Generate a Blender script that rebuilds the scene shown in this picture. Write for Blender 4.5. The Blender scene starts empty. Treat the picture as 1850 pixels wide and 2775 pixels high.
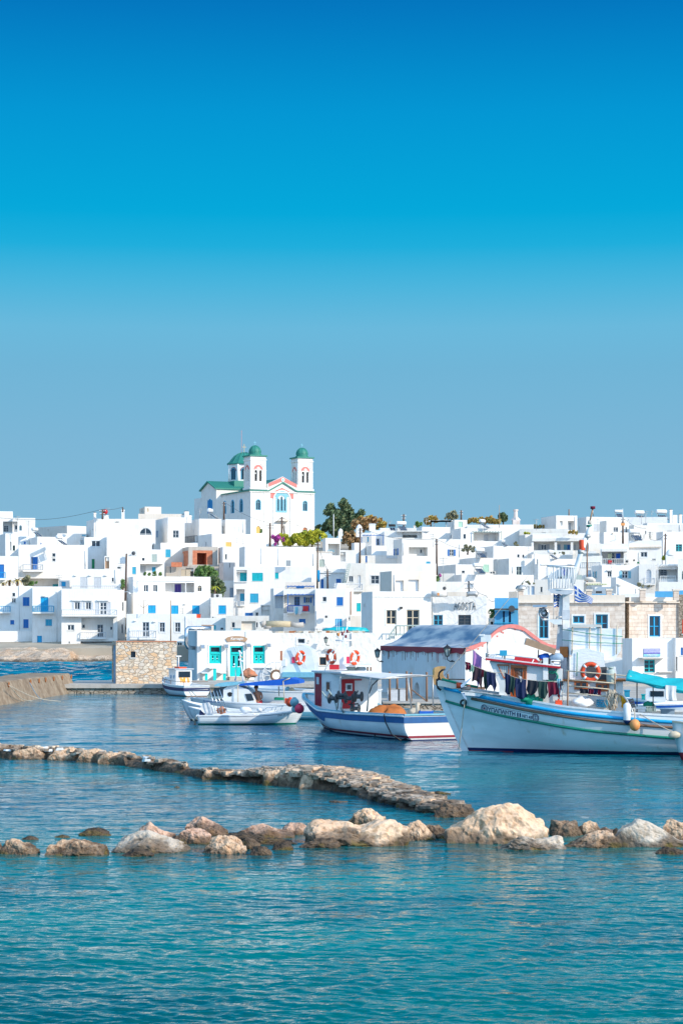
import bpy,math,random
import numpy as np
from mathutils import Vector,Matrix,noise
random.seed(7)
R=math.radians
SC=bpy.context.scene
COL=SC.collection
# ------------------------------------------------------------------ camera
F=5400.0;CX=925.0;HY=1700.0;CZ=4.6
cam_d=bpy.data.cameras.new("camera");cam=bpy.data.objects.new("camera",cam_d);COL.objects.link(cam)
cam_d.sensor_fit='HORIZONTAL';cam_d.sensor_width=24.0;cam_d.lens=24.0*F/1850.0
cam_d.shift_y=(HY-1387.5)/1850.0
cam_d.clip_start=0.5;cam_d.clip_end=12000
cam.location=(0,0,CZ);cam.rotation_euler=(R(90),0,0)
SC.camera=cam
# ------------------------------------------------------------------ light
SUN_AZ=56.0
SUN_EL=27.0
sd=Vector((math.sin(R(SUN_AZ))*math.cos(R(SUN_EL)),-math.cos(R(SUN_AZ))*math.cos(R(SUN_EL)),math.sin(R(SUN_EL))))
sl=bpy.data.lights.new("sun",'SUN');sl.energy=3.7;sl.angle=R(0.5);sl.color=(1.0,0.89,0.74)
so=bpy.data.objects.new("sun",sl);COL.objects.link(so);so.rotation_euler=sd.to_track_quat('Z','Y').to_euler();so.location=(60,-40,80)
w=bpy.data.worlds.new("World");SC.world=w;w.use_nodes=True
nt=w.node_tree;nt.nodes.clear()
def srgb(c):
 return tuple((x/255/12.92)if x/255<=0.04045 else(((x/255)+0.055)/1.055)**2.4 for x in c)
sky=nt.nodes.new('ShaderNodeTexSky');sky.sky_type='NISHITA';sky.sun_disc=False
sky.sun_elevation=R(SUN_EL);sky.sun_rotation=R(180-SUN_AZ)
sky.air_density=1.0;sky.dust_density=0.6;sky.ozone_density=2.0
tc=nt.nodes.new('ShaderNodeTexCoord');sx=nt.nodes.new('ShaderNodeSeparateXYZ')
nt.links.new(tc.outputs['Generated'],sx.inputs[0])
ramp=nt.nodes.new('ShaderNodeValToRGB');cr=ramp.color_ramp
SKYSTOPS=[(0.0,(140,189,220)),(0.055,(133,187,218)),(0.092,(126,185,218)),(0.129,(114,184,219)),(0.148,(108,188,224)),
   (0.169,(76,184,225)),(0.188,(28,177,224)),(0.204,(0,171,222)),(0.25,(0,153,215)),(0.30,(0,120,194)),(0.40,(10,104,180)),(0.7,(90,150,205)),(1.0,(120,170,215))]
SKYLEV=[1.0]*len(SKYSTOPS)
TINT=1.0
while len(cr.elements)<len(SKYSTOPS):cr.elements.new(0.5)
for e,(p,c),l in zip(cr.elements,SKYSTOPS,SKYLEV):
 e.position=p;e.color=tuple(v*l for v in srgb(c))+(1,)
nt.links.new(sx.outputs[2],ramp.inputs[0])
mul=nt.nodes.new('ShaderNodeMix');mul.data_type='RGBA';mul.blend_type='MIX';mul.inputs[0].default_value=0.995
sc_=nt.nodes.new('ShaderNodeVectorMath');sc_.operation='SCALE';sc_.inputs[3].default_value=7.0
dt=nt.nodes.new('ShaderNodeVectorMath');dt.operation='DOT_PRODUCT';dt.inputs[1].default_value=(0.25,-0.85,0.46)
nt.links.new(tc.outputs['Generated'],dt.inputs[0])
mrs=nt.nodes.new('ShaderNodeMapRange');mrs.inputs[1].default_value=0.0;mrs.inputs[2].default_value=0.7;nt.links.new(dt.outputs['Value'],mrs.inputs[0])
glow=nt.nodes.new('ShaderNodeMix');glow.data_type='RGBA';glow.inputs[7].default_value=(0.68,1.08,1.62,1)
nt.links.new(mrs.outputs[0],glow.inputs[0]);nt.links.new(ramp.outputs[0],glow.inputs[6])
nt.links.new(glow.outputs[2],sc_.inputs[0])
nt.links.new(sky.outputs[0],mul.inputs[6]);nt.links.new(sc_.outputs[0],mul.inputs[7])
bg=nt.nodes.new('ShaderNodeBackground');bg.inputs[1].default_value=0.12
ow=nt.nodes.new('ShaderNodeOutputWorld')
nt.links.new(mul.outputs[2],bg.inputs[0]);nt.links.new(bg.outputs[0],ow.inputs[0])
vs=SC.view_settings;SC.display_settings.display_device='sRGB'
vs.view_transform='Standard';vs.look='None';vs.gamma=1.0;vs.exposure=0.20;vs.use_curve_mapping=False
SC.cycles.max_bounces=5;SC.cycles.diffuse_bounces=3;SC.cycles.glossy_bounces=3;SC.cycles.transmission_bounces=3
SC.cycles.caustics_reflective=False;SC.cycles.caustics_refractive=False
SC.cycles.use_denoising=True
# ------------------------------------------------------------------ materials
MATS={}
def newmat(name):
 m=bpy.data.materials.new(name);m.use_nodes=True
 return m,m.node_tree,m.node_tree.nodes['Principled BSDF']
def noise_ramp(nt_,coord,scale,c0,c1,p0=0.4,p1=0.6,detail=4,typ='NOISE',vec_scale=None):
 src=coord
 if vec_scale:
  mp=nt_.nodes.new('ShaderNodeMapping');mp.inputs['Scale'].default_value=vec_scale
  nt_.links.new(coord,mp.inputs[0]);src=mp.outputs[0]
 n=nt_.nodes.new('ShaderNodeTexNoise');n.inputs['Scale'].default_value=scale;n.inputs['Detail'].default_value=detail
 nt_.links.new(src,n.inputs['Vector'])
 r=nt_.nodes.new('ShaderNodeValToRGB');r.color_ramp.elements[0].position=p0;r.color_ramp.elements[1].position=p1
 r.color_ramp.elements[0].color=tuple(c0)+(1,);r.color_ramp.elements[1].color=tuple(c1)+(1,)
 nt_.links.new(n.outputs[0],r.inputs[0])
 return n,r
def mixmul(nt_,a,b,fac=1.0,typ='MULTIPLY'):
 m=nt_.nodes.new('ShaderNodeMix');m.data_type='RGBA';m.blend_type=typ;m.inputs[0].default_value=fac
 nt_.links.new(a,m.inputs[6]);nt_.links.new(b,m.inputs[7]);return m.outputs[2]
def coords(nt_,which='Object'):
 t=nt_.nodes.new('ShaderNodeTexCoord');return t.outputs[which]
def plain(name,col,rough=0.5,metal=0.0,var=0.12,scale=6.0,bump=0.0):
 if name in MATS:return MATS[name]
 m,t,b=newmat(name)
 co=coords(t)
 c1=tuple(min(1,x*(1+var*.3))for x in col);c0=tuple(x*(1-var)for x in col)
 n,r=noise_ramp(t,co,scale,c0,c1,0.3,0.65)
 t.links.new(r.outputs[0],b.inputs['Base Color'])
 b.inputs['Roughness'].default_value=rough;b.inputs['Metallic'].default_value=metal
 if bump:
  bp=t.nodes.new('ShaderNodeBump');bp.inputs['Strength'].default_value=bump;bp.inputs['Distance'].default_value=0.05
  t.links.new(n.outputs[0],bp.inputs['Height']);t.links.new(bp.outputs[0],b.inputs['Normal'])
 MATS[name]=m;return m
def plaster(name,col,stain=(0.62,0.54,0.45),amount=0.35,bump=0.18,bscale=3.0,tint=0.06):
 m,t,b=newmat(name)
 co=coords(t)
 n1,r1=noise_ramp(t,co,0.7,(1,1,1),tuple(1-amount*(1-s)for s in stain),0.50,0.78,9)
 n2,r2=noise_ramp(t,co,1.8,(1,1,1),(0.89,0.87,0.83),0.50,0.80,6,vec_scale=(3.0,3.0,0.35))
 oi=t.nodes.new('ShaderNodeObjectInfo')
 r3=t.nodes.new('ShaderNodeValToRGB');r3.color_ramp.elements[0].color=(1,1,1,1)
 r3.color_ramp.elements[1].color=(1-tint*.6,1-tint,1-tint*1.7,1)
 t.links.new(oi.outputs['Random'],r3.inputs[0])
 rgb=t.nodes.new('ShaderNodeRGB');rgb.outputs[0].default_value=tuple(col)+(1,)
 c=mixmul(t,rgb.outputs[0],r1.outputs[0]);c=mixmul(t,c,r2.outputs[0]);c=mixmul(t,c,r3.outputs[0])
 t.links.new(c,b.inputs['Base Color']);b.inputs['Roughness'].default_value=0.85
 n4=t.nodes.new('ShaderNodeTexNoise');n4.inputs['Scale'].default_value=bscale;n4.inputs['Detail'].default_value=5
 t.links.new(co,n4.inputs['Vector'])
 bp=t.nodes.new('ShaderNodeBump');bp.inputs['Strength'].default_value=bump;bp.inputs['Distance'].default_value=0.12
 t.links.new(n4.outputs[0],bp.inputs['Height']);t.links.new(bp.outputs[0],b.inputs['Normal'])
 MATS[name]=m;return m
plaster('white',(0.86,0.85,0.83));plaster('rough_white',(0.84,0.83,0.80),bump=0.9,bscale=2.2)
plaster('cream',(0.80,0.72,0.63));plaster('pinkish',(0.80,0.70,0.66),amount=0.6)
plaster('bluewall',(0.10,0.42,0.72),amount=0.3);plaster('concrete',(0.50,0.46,0.41),amount=0.8,bump=0.4)
plaster('streaked',(0.80,0.79,0.78),amount=0.5)
plaster('pale',(0.74,0.73,0.70),amount=0.5)  # greyer white; on some fronts labelled shaded, shade is put into this tone
def stonewall(name,sx_,sz_,cols,mortar,rnd=0.9,bumpd=0.06,brick=False,mort=0.02):
 m,t,b=newmat(name);co=coords(t)
 mp=t.nodes.new('ShaderNodeMapping');mp.inputs['Scale'].default_value=(sx_,sx_,sz_)
 t.links.new(co,mp.inputs[0])
 nz=t.nodes.new('ShaderNodeTexNoise');nz.inputs['Scale'].default_value=1.2;nz.inputs['Detail'].default_value=3
 t.links.new(mp.outputs[0],nz.inputs['Vector'])
 ad=t.nodes.new('ShaderNodeVectorMath');ad.operation='MULTIPLY_ADD';ad.inputs[1].default_value=(0.35,0.35,0.35)
 t.links.new(nz.outputs['Color'],ad.inputs[0]);t.links.new(mp.outputs[0],ad.inputs[2])
 v=t.nodes.new('ShaderNodeTexVoronoi');v.inputs['Scale'].default_value=1.0;v.inputs['Randomness'].default_value=rnd
 ve=t.nodes.new('ShaderNodeTexVoronoi');ve.feature='DISTANCE_TO_EDGE';ve.inputs['Scale'].default_value=1.0;ve.inputs['Randomness'].default_value=rnd
 t.links.new(ad.outputs[0],v.inputs['Vector']);t.links.new(ad.outputs[0],ve.inputs['Vector'])
 r=t.nodes.new('ShaderNodeValToRGB')
 while len(r.color_ramp.elements)<len(cols):r.color_ramp.elements.new(0.5)
 for i,c in enumerate(cols):r.color_ramp.elements[i].position=i/(len(cols)-1)*.8+.1;r.color_ramp.elements[i].color=c+(1,)
 sp=t.nodes.new('ShaderNodeSeparateColor');t.links.new(v.outputs['Color'],sp.inputs[0]);t.links.new(sp.outputs[0],r.inputs[0])
 rm=t.nodes.new('ShaderNodeValToRGB');rm.color_ramp.elements[0].position=mort;rm.color_ramp.elements[1].position=mort+0.05
 t.links.new(ve.outputs[0],rm.inputs[0])
 mx=t.nodes.new('ShaderNodeMix');mx.data_type='RGBA';mx.inputs[6].default_value=mortar+(1,)
 t.links.new(rm.outputs[0],mx.inputs[0]);t.links.new(r.outputs[0],mx.inputs[7])
 n2,r2=noise_ramp(t,co,4,(0.8,0.8,0.8),(1.05,1.05,1.05),0.3,0.7)
 t.links.new(mixmul(t,mx.outputs[2],r2.outputs[0]),b.inputs['Base Color'])
 b.inputs['Roughness'].default_value=0.9
 bp=t.nodes.new('ShaderNodeBump');bp.inputs['Distance'].default_value=bumpd;bp.inputs['Strength'].default_value=0.8
 t.links.new(rm.outputs[0],bp.inputs['Height']);t.links.new(bp.outputs[0],b.inputs['Normal'])
 MATS[name]=m
stonewall('rubble',3.0,4.6,[(0.72,0.47,0.27),(0.68,0.60,0.48),(0.74,0.52,0.33),(0.60,0.55,0.48),(0.78,0.66,0.52)],(0.52,0.42,0.32))
def brickwall(name,bw,bh,cols,mortar,msize=.02,off=.5):
 m,t,b=newmat(name);co=coords(t)
 sp=t.nodes.new('ShaderNodeSeparateXYZ');t.links.new(co,sp.inputs[0]);ad=t.nodes.new('ShaderNodeMath');t.links.new(sp.outputs[0],ad.inputs[0]);t.links.new(sp.outputs[1],ad.inputs[1])
 cb=t.nodes.new('ShaderNodeCombineXYZ');t.links.new(ad.outputs[0],cb.inputs[0]);t.links.new(sp.outputs[2],cb.inputs[1])
 nz=t.nodes.new('ShaderNodeTexNoise');nz.inputs['Scale'].default_value=1.0;t.links.new(cb.outputs[0],nz.inputs['Vector'])
 ma=t.nodes.new('ShaderNodeVectorMath');ma.operation='MULTIPLY_ADD';ma.inputs[1].default_value=(.22,.1,0);t.links.new(nz.outputs['Color'],ma.inputs[0]);t.links.new(cb.outputs[0],ma.inputs[2])
 k=t.nodes.new('ShaderNodeTexBrick');k.inputs['Scale'].default_value=1;k.inputs['Brick Width'].default_value=bw;k.inputs['Row Height'].default_value=bh;k.inputs['Mortar Size'].default_value=msize;k.inputs['Mortar Smooth'].default_value=.6
 k.inputs['Color1'].default_value=cols[0]+(1,);k.inputs['Color2'].default_value=cols[1]+(1,);k.inputs['Mortar'].default_value=mortar+(1,);k.offset=off;k.squash_frequency=3;k.squash=1.35
 t.links.new(ma.outputs[0],k.inputs['Vector']);n2,r2=noise_ramp(t,co,2.2,(0.84,0.80,0.76),(1.06,1.05,1.03),.35,.65,6)
 t.links.new(mixmul(t,k.outputs[0],r2.outputs[0]),b.inputs['Base Color']);b.inputs['Roughness'].default_value=.9
 bp=t.nodes.new('ShaderNodeBump');bp.invert=True;bp.inputs['Strength'].default_value=.6;bp.inputs['Distance'].default_value=.04;t.links.new(k.outputs['Fac'],bp.inputs['Height']);t.links.new(bp.outputs[0],b.inputs['Normal'])
 MATS[name]=m
brickwall('ashlar',.62,.34,((0.70,0.59,0.50),(0.80,0.72,0.64)),(0.58,0.46,0.37),.018)
brickwall('brick',.30,.12,((0.60,0.18,0.09),(0.70,0.26,0.13)),(0.50,0.34,0.26),.01)
stonewall('quaystone',2.6,5.5,[(0.38,0.30,0.22),(0.50,0.42,0.33),(0.44,0.36,0.28)],(0.10,0.08,0.06),mort=0.02)
m,t,b=newmat('rustpaint');co=coords(t);n,r=noise_ramp(t,co,4,(0.80,0.78,0.72),(0.80,0.36,0.04),.38,.52,5,vec_scale=(2,2,.6));t.links.new(r.outputs[0],b.inputs['Base Color']);b.inputs['Roughness'].default_value=.7;MATS['rustpaint']=m
def brushed(name,col):return plain(name,col,0.55,0,0.15,3.0)
for nme,c,rg in[('blue',(0.01,0.16,0.50),.5),('brightblue',(0.0,0.36,0.68),.5),('teal',(0.0,0.44,0.50),.45),('turq',(0.0,0.58,0.56),.4),
               ('cyanb',(0.03,0.38,0.60),.5),('paleblue',(0.20,0.50,0.62),.5),('green',(0.0,0.26,0.10),.5),('palegreen',(0.45,0.72,0.58),.6),
               ('ygreen',(0.62,0.64,0.42),.6),('greygreen',(0.42,0.50,0.46),.6),('grey',(0.42,0.46,0.50),.6),('whitepaint',(0.82,0.83,0.82),.5),
               ('palegrey',(0.60,0.63,0.66),.6),('beige',(0.62,0.52,0.38),.7),('yellow',(0.75,0.50,0.14),.6),('purple',(0.10,0.06,0.35),.6),
               ('darkgrey',(0.07,0.08,0.09),.6),('black',(0.015,0.015,0.018),.5),('rust',(0.36,0.13,0.04),.9),('brownwood',(0.24,0.14,0.09),.8),
               ('polewood',(0.13,0.085,0.065),.9),('oldwood',(0.42,0.27,0.17),.8),('domegreen',(0.03,0.235,0.18),.55),('bandblue',(0.015,0.12,0.33),.5),('pink',(0.72,0.23,0.20),.8),
               ('darkred',(0.30,0.02,0.04),.6),('red',(0.50,0.01,0.02),.5),('cherry',(0.85,0.045,0.12),.45),('orange',(0.78,0.075,0.015),.5),
               ('varnish',(0.50,0.13,0.03),.4),('royal',(0.0,0.10,0.52),.6),('navy',(0.005,0.02,0.10),.5),('turqcloth',(0.0,0.40,0.46),.8),
               ('orangecloth',(0.50,0.17,0.05),.95),('maroon',(0.16,0.005,0.03),.9),('darkcloth',(0.012,0.018,0.03),.9),('navycloth',(0.006,0.018,0.075),.9),
               ('mauve',(0.42,0.20,0.48),.9),('plumcloth',(0.04,0.02,0.035),.9),('mint',(0.30,0.50,0.42),.9),('forestcloth',(0.015,0.05,0.045),.9),
               ('whitecloth',(0.75,0.74,0.73),.9),('rope',(0.55,0.48,0.38),.9),('netgreen',(0.0,0.28,0.16),.8),('skin',(0.42,0.20,0.12),.6),
               ('hair',(0.05,0.03,0.025),.8),('redcloth',(0.60,0.04,0.05),.8),('denim',(0.03,0.07,0.18),.9),('terracotta',(0.55,0.22,0.12),.9),
               ('buoygrey',(0.22,0.46,0.52),.5),('buoyorange',(0.80,0.33,0.10),.6),('glossgreen',(0.0,0.22,0.14),.4),('flagblue',(0.01,0.12,0.50),.8),
               ('bluegrey',(0.30,0.42,0.55),.6),('lilac',(0.35,0.36,0.75),.7),('khaki',(0.58,0.47,0.30),.9),('yellowcloth',(0.75,0.42,0.02),.8)]:
 plain(nme,c,rg)
plain('metal',(0.62,0.62,0.62),.3,0.9);plain('steel',(0.75,0.76,0.78),.22,1.0,.05);plain('galv',(0.50,0.50,0.48),.5,0.7)
stonewall('paving',1.2,1.2,[(0.30,0.34,0.38),(0.42,0.45,0.48)],(0.75,0.75,0.75),mort=0.05)
m,t,b=newmat('glass');b.inputs['Base Color'].default_value=(0.02,0.035,0.05,1);b.inputs['Roughness'].default_value=0.08;b.inputs['Specular IOR Level'].default_value=0.6;MATS['glass']=m
m,t,b=newmat('panelglass');b.inputs['Base Color'].default_value=(0.05,0.08,0.13,1);b.inputs['Roughness'].default_value=0.25;MATS['panelglass']=m
m,t,b=newmat('interior');b.inputs['Base Color'].default_value=(0.04,0.035,0.035,1);b.inputs['Roughness'].default_value=0.9;MATS['interior']=m
m,t,b=newmat('plastic_sheet');co=coords(t);n,r=noise_ramp(t,co,5,(0.82,0.84,0.85),(0.92,0.92,0.92),.3,.7,vec_scale=(1,1,3))
t.links.new(r.outputs[0],b.inputs['Base Color']);b.inputs['Roughness'].default_value=0.25
bp=t.nodes.new('ShaderNodeBump');bp.inputs['Strength'].default_value=.35;bp.inputs['Distance'].default_value=.05;t.links.new(n.outputs[0],bp.inputs['Height']);t.links.new(bp.outputs[0],b.inputs['Normal']);MATS['plastic_sheet']=m
m,t,b=newmat('curtain');co=coords(t);wv=t.nodes.new('ShaderNodeTexWave');wv.inputs['Scale'].default_value=4;wv.bands_direction='X';t.links.new(co,wv.inputs[0])
r=t.nodes.new('ShaderNodeValToRGB');r.color_ramp.elements[0].color=(.30,.34,.34,1);r.color_ramp.elements[1].color=(.62,.66,.64,1);t.links.new(wv.outputs[0],r.inputs[0]);t.links.new(r.outputs[0],b.inputs['Base Color']);b.inputs['Roughness'].default_value=.35;MATS['curtain']=m
# ------------------------------------------------------------------ mesh builder
class MB:
 def __init__(s):s.v=[];s.f=[];s.m=[];s.mats=[];s.sm=[]
 def mi(s,mat):
  if mat is None:mat=s.mats[0]if s.mats else 'white'
  if mat not in s.mats:s.mats.append(mat)
  return s.mats.index(mat)
 def face(s,pts,mat=None,smooth=False):
  n=len(s.v);s.v+=[tuple(p)for p in pts];s.f.append(tuple(range(n,n+len(pts))));s.m.append(s.mi(mat));s.sm.append(smooth)
 def mesh(s,vs,fs,mat=None,smooth=False):
  n=len(s.v);s.v+=[tuple(p)for p in vs];k=s.mi(mat)
  for f in fs:s.f.append(tuple(i+n for i in f));s.m.append(k);s.sm.append(smooth)
  return s
 def box(s,x0,y0,z0,x1,y1,z1,mat=None,M=None):
  vs=[(x0,y0,z0),(x1,y0,z0),(x1,y1,z0),(x0,y1,z0),(x0,y0,z1),(x1,y0,z1),(x1,y1,z1),(x0,y1,z1)]
  if M is not None:vs=[tuple(M@Vector(v))for v in vs]
  return s.mesh(vs,[(0,3,2,1),(4,5,6,7),(0,1,5,4),(1,2,6,5),(2,3,7,6),(3,0,4,7)],mat)
 def tube(s,pts,r,mat=None,n=6,smooth=True,r1=None,cap=True,closed=False):
  pts=[Vector(p)for p in pts];k=len(pts);base=len(s.v);vs=[];prev=None
  for i,p in enumerate(pts):
   if closed:d=pts[(i+1)%k]-pts[i-1]
   else:d=(pts[min(i+1,k-1)]-pts[max(i-1,0)])
   if d.length<1e-9:d=Vector((0,0,1))
   d.normalize()
   a=prev if prev is not None else(Vector((0,0,1))if abs(d.z)<0.9 else Vector((1,0,0)))
   u=(a-d*a.dot(d));
   if u.length<1e-6:u=d.orthogonal()
   u.normalize();prev=u;w_=d.cross(u)
   rr=r if r1 is None else r+(r1-r)*i/max(1,k-1)
   if callable(r):rr=r(i/max(1,k-1))
   for j in range(n):
    an=2*math.pi*j/n;vs.append(p+u*(rr*math.cos(an))+w_*(rr*math.sin(an)))
  fs=[]
  for i in range(k if closed else k-1):
   for j in range(n):
    a=i*n+j;b_=i*n+(j+1)%n;c=((i+1)%k)*n+(j+1)%n;d_=((i+1)%k)*n+j
    fs.append((a,b_,c,d_))
  if cap and not closed:fs.append(tuple(range(n-1,-1,-1)));fs.append(tuple((k-1)*n+j for j in range(n)))
  return s.mesh(vs,fs,mat,smooth)
 def lathe(s,prof,mat=None,n=16,c=(0,0,0),axis='z',smooth=True,squash=(1,1)):
  vs=[];fs=[]
  for(r_,z_)in prof:
   for j in range(n):
    a=2*math.pi*j/n;p=(r_*math.cos(a)*squash[0],r_*math.sin(a)*squash[1],z_)
    if axis=='y':p=(p[0],p[2],p[1])
    if axis=='x':p=(p[2],p[0],p[1])
    vs.append((p[0]+c[0],p[1]+c[1],p[2]+c[2]))
  for i in range(len(prof)-1):
   for j in range(n):
    q=(i*n+j,i*n+(j+1)%n,(i+1)*n+(j+1)%n,(i+1)*n+j);fs.append(q if axis=='z' or axis=='x' else q[::-1])
  return s.mesh(vs,fs,mat,smooth)
 def ball(s,c,r,mat=None,n=12,squash=(1,1,1)):
  prof=[(r*math.sin(math.pi*i/(n//2)),-r*math.cos(math.pi*i/(n//2)))for i in range(n//2+1)]
  vs0=len(s.v);s.lathe(prof,mat,n,c)
  if squash!=(1,1,1):
   for i in range(vs0,len(s.v)):
    v=s.v[i];s.v[i]=tuple(c[k]+(v[k]-c[k])*squash[k]for k in range(3))
  return s
 def torus(s,c,R_,r_,axis='y',mat=None,n=24,k=8):
  pts=[]
  for i in range(n):
   a=2*math.pi*i/n;p=[R_*math.cos(a),0,R_*math.sin(a)]if axis=='y' else([0,R_*math.cos(a),R_*math.sin(a)]if axis=='x' else[R_*math.cos(a),R_*math.sin(a),0])
   pts.append((c[0]+p[0],c[1]+p[1],c[2]+p[2]))
  return s.tube(pts,r_,mat,k,closed=True)
 def prism(s,poly,y0,y1,mat=None,side=None):
  """poly in (x,z), extruded along y"""
  n=len(poly);vs=[(p[0],y0,p[1])for p in poly]+[(p[0],y1,p[1])for p in poly]
  s.mesh(vs,[tuple(range(n)),tuple(range(2*n-1,n-1,-1))],mat)
  return s.mesh(vs,[((i+1)%n,i,i+n,(i+1)%n+n)for i in range(n)],side or mat)
 def build(s,name,parent=None,loc=None,rot=None,fix=True):
  me=bpy.data.meshes.new(name);me.from_pydata(s.v,[],s.f)
  for k in s.mats:me.materials.append(MATS[k])
  me.polygons.foreach_set('material_index',s.m);me.polygons.foreach_set('use_smooth',s.sm)
  if fix:
   import bmesh
   bm=bmesh.new();bm.from_mesh(me);bmesh.ops.remove_doubles(bm,verts=bm.verts,dist=1e-5);bmesh.ops.recalc_face_normals(bm,faces=bm.faces);bm.to_mesh(me);bm.free()
  me.update()
  o=bpy.data.objects.new(name,me);COL.objects.link(o)
  if parent:o.parent=parent
  if loc:o.location=loc
  if rot:o.rotation_euler=rot
  return o
def tag(o,label=None,cat=None,group=None,kind=None):
 if label:o['label']=label
 if cat:o['category']=cat
 if group:o['group']=group
 if kind:o['kind']=kind
 return o
def empty(name,loc,label=None,cat=None,group=None,rz=0):
 o=bpy.data.objects.new(name,None);COL.objects.link(o);o.location=loc;o.rotation_euler=(0,0,rz);o.empty_display_size=0.3
 return tag(o,label,cat,group)
def copy_tree(o,parent=None):
 c=o.copy();COL.objects.link(c);c.parent=parent
 for ch in list(o.children):copy_tree(ch,c)
 return c
# ------------------------------------------------------------------ photo geometry
REG={'A':(0,1340,4.238),'B':(330,1340,4.238),'C':(660,1340,4.238),'D':(0,1560,4.238),'E':(330,1560,4.238),'F':(660,1560,4.238),
       'G':(990,1340,4.238),'H':(1300,1340,5.227),'I':(1550,1340,5.227),'J':(520,1170,4.3556),'K':(960,1600,4.238),'L':(1280,1640,5.227),
       'M':(1550,1600,5.227),'N':(420,1780,3.733),'O':(760,1760,3.267),'P':(1160,1780,4.3556),'Q':(1490,1780,4.3556),'V':(0,1780,3.409),
       'S':(0,1990,2.376),'T':(500,2040,2.376),'U':(1000,2060,1.845),'W':(1350,1500,4.48),'X':(520,1850,4.9),'0':(0,0,1.0)}
def px(r,x,y):
 ox,oy,s=REG[r];return ox+x/s,oy+y/s
def at(r,x,y,Y):
 X_,Y_=px(r,x,y);return Vector(((X_-CX)/F*Y,Y,CZ-(Y_-HY)/F*Y))
def on_water(r,x,y):
 X_,Y_=px(r,x,y);d=CZ*F/(Y_-HY);return Vector(((X_-CX)/F*d,d,0))
def ground_z(x,y):
 h=0.6
 if y>175:h+=(min(y,262)-175)*0.030
 if y>262:h+=(min(y,460)-262)*0.108
 if y>460:h+=(y-460)*-0.02
 if x<-22 and y<300 and y>262:h=min(h,1.6+(y-262)*0.10)
 return h
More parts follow.
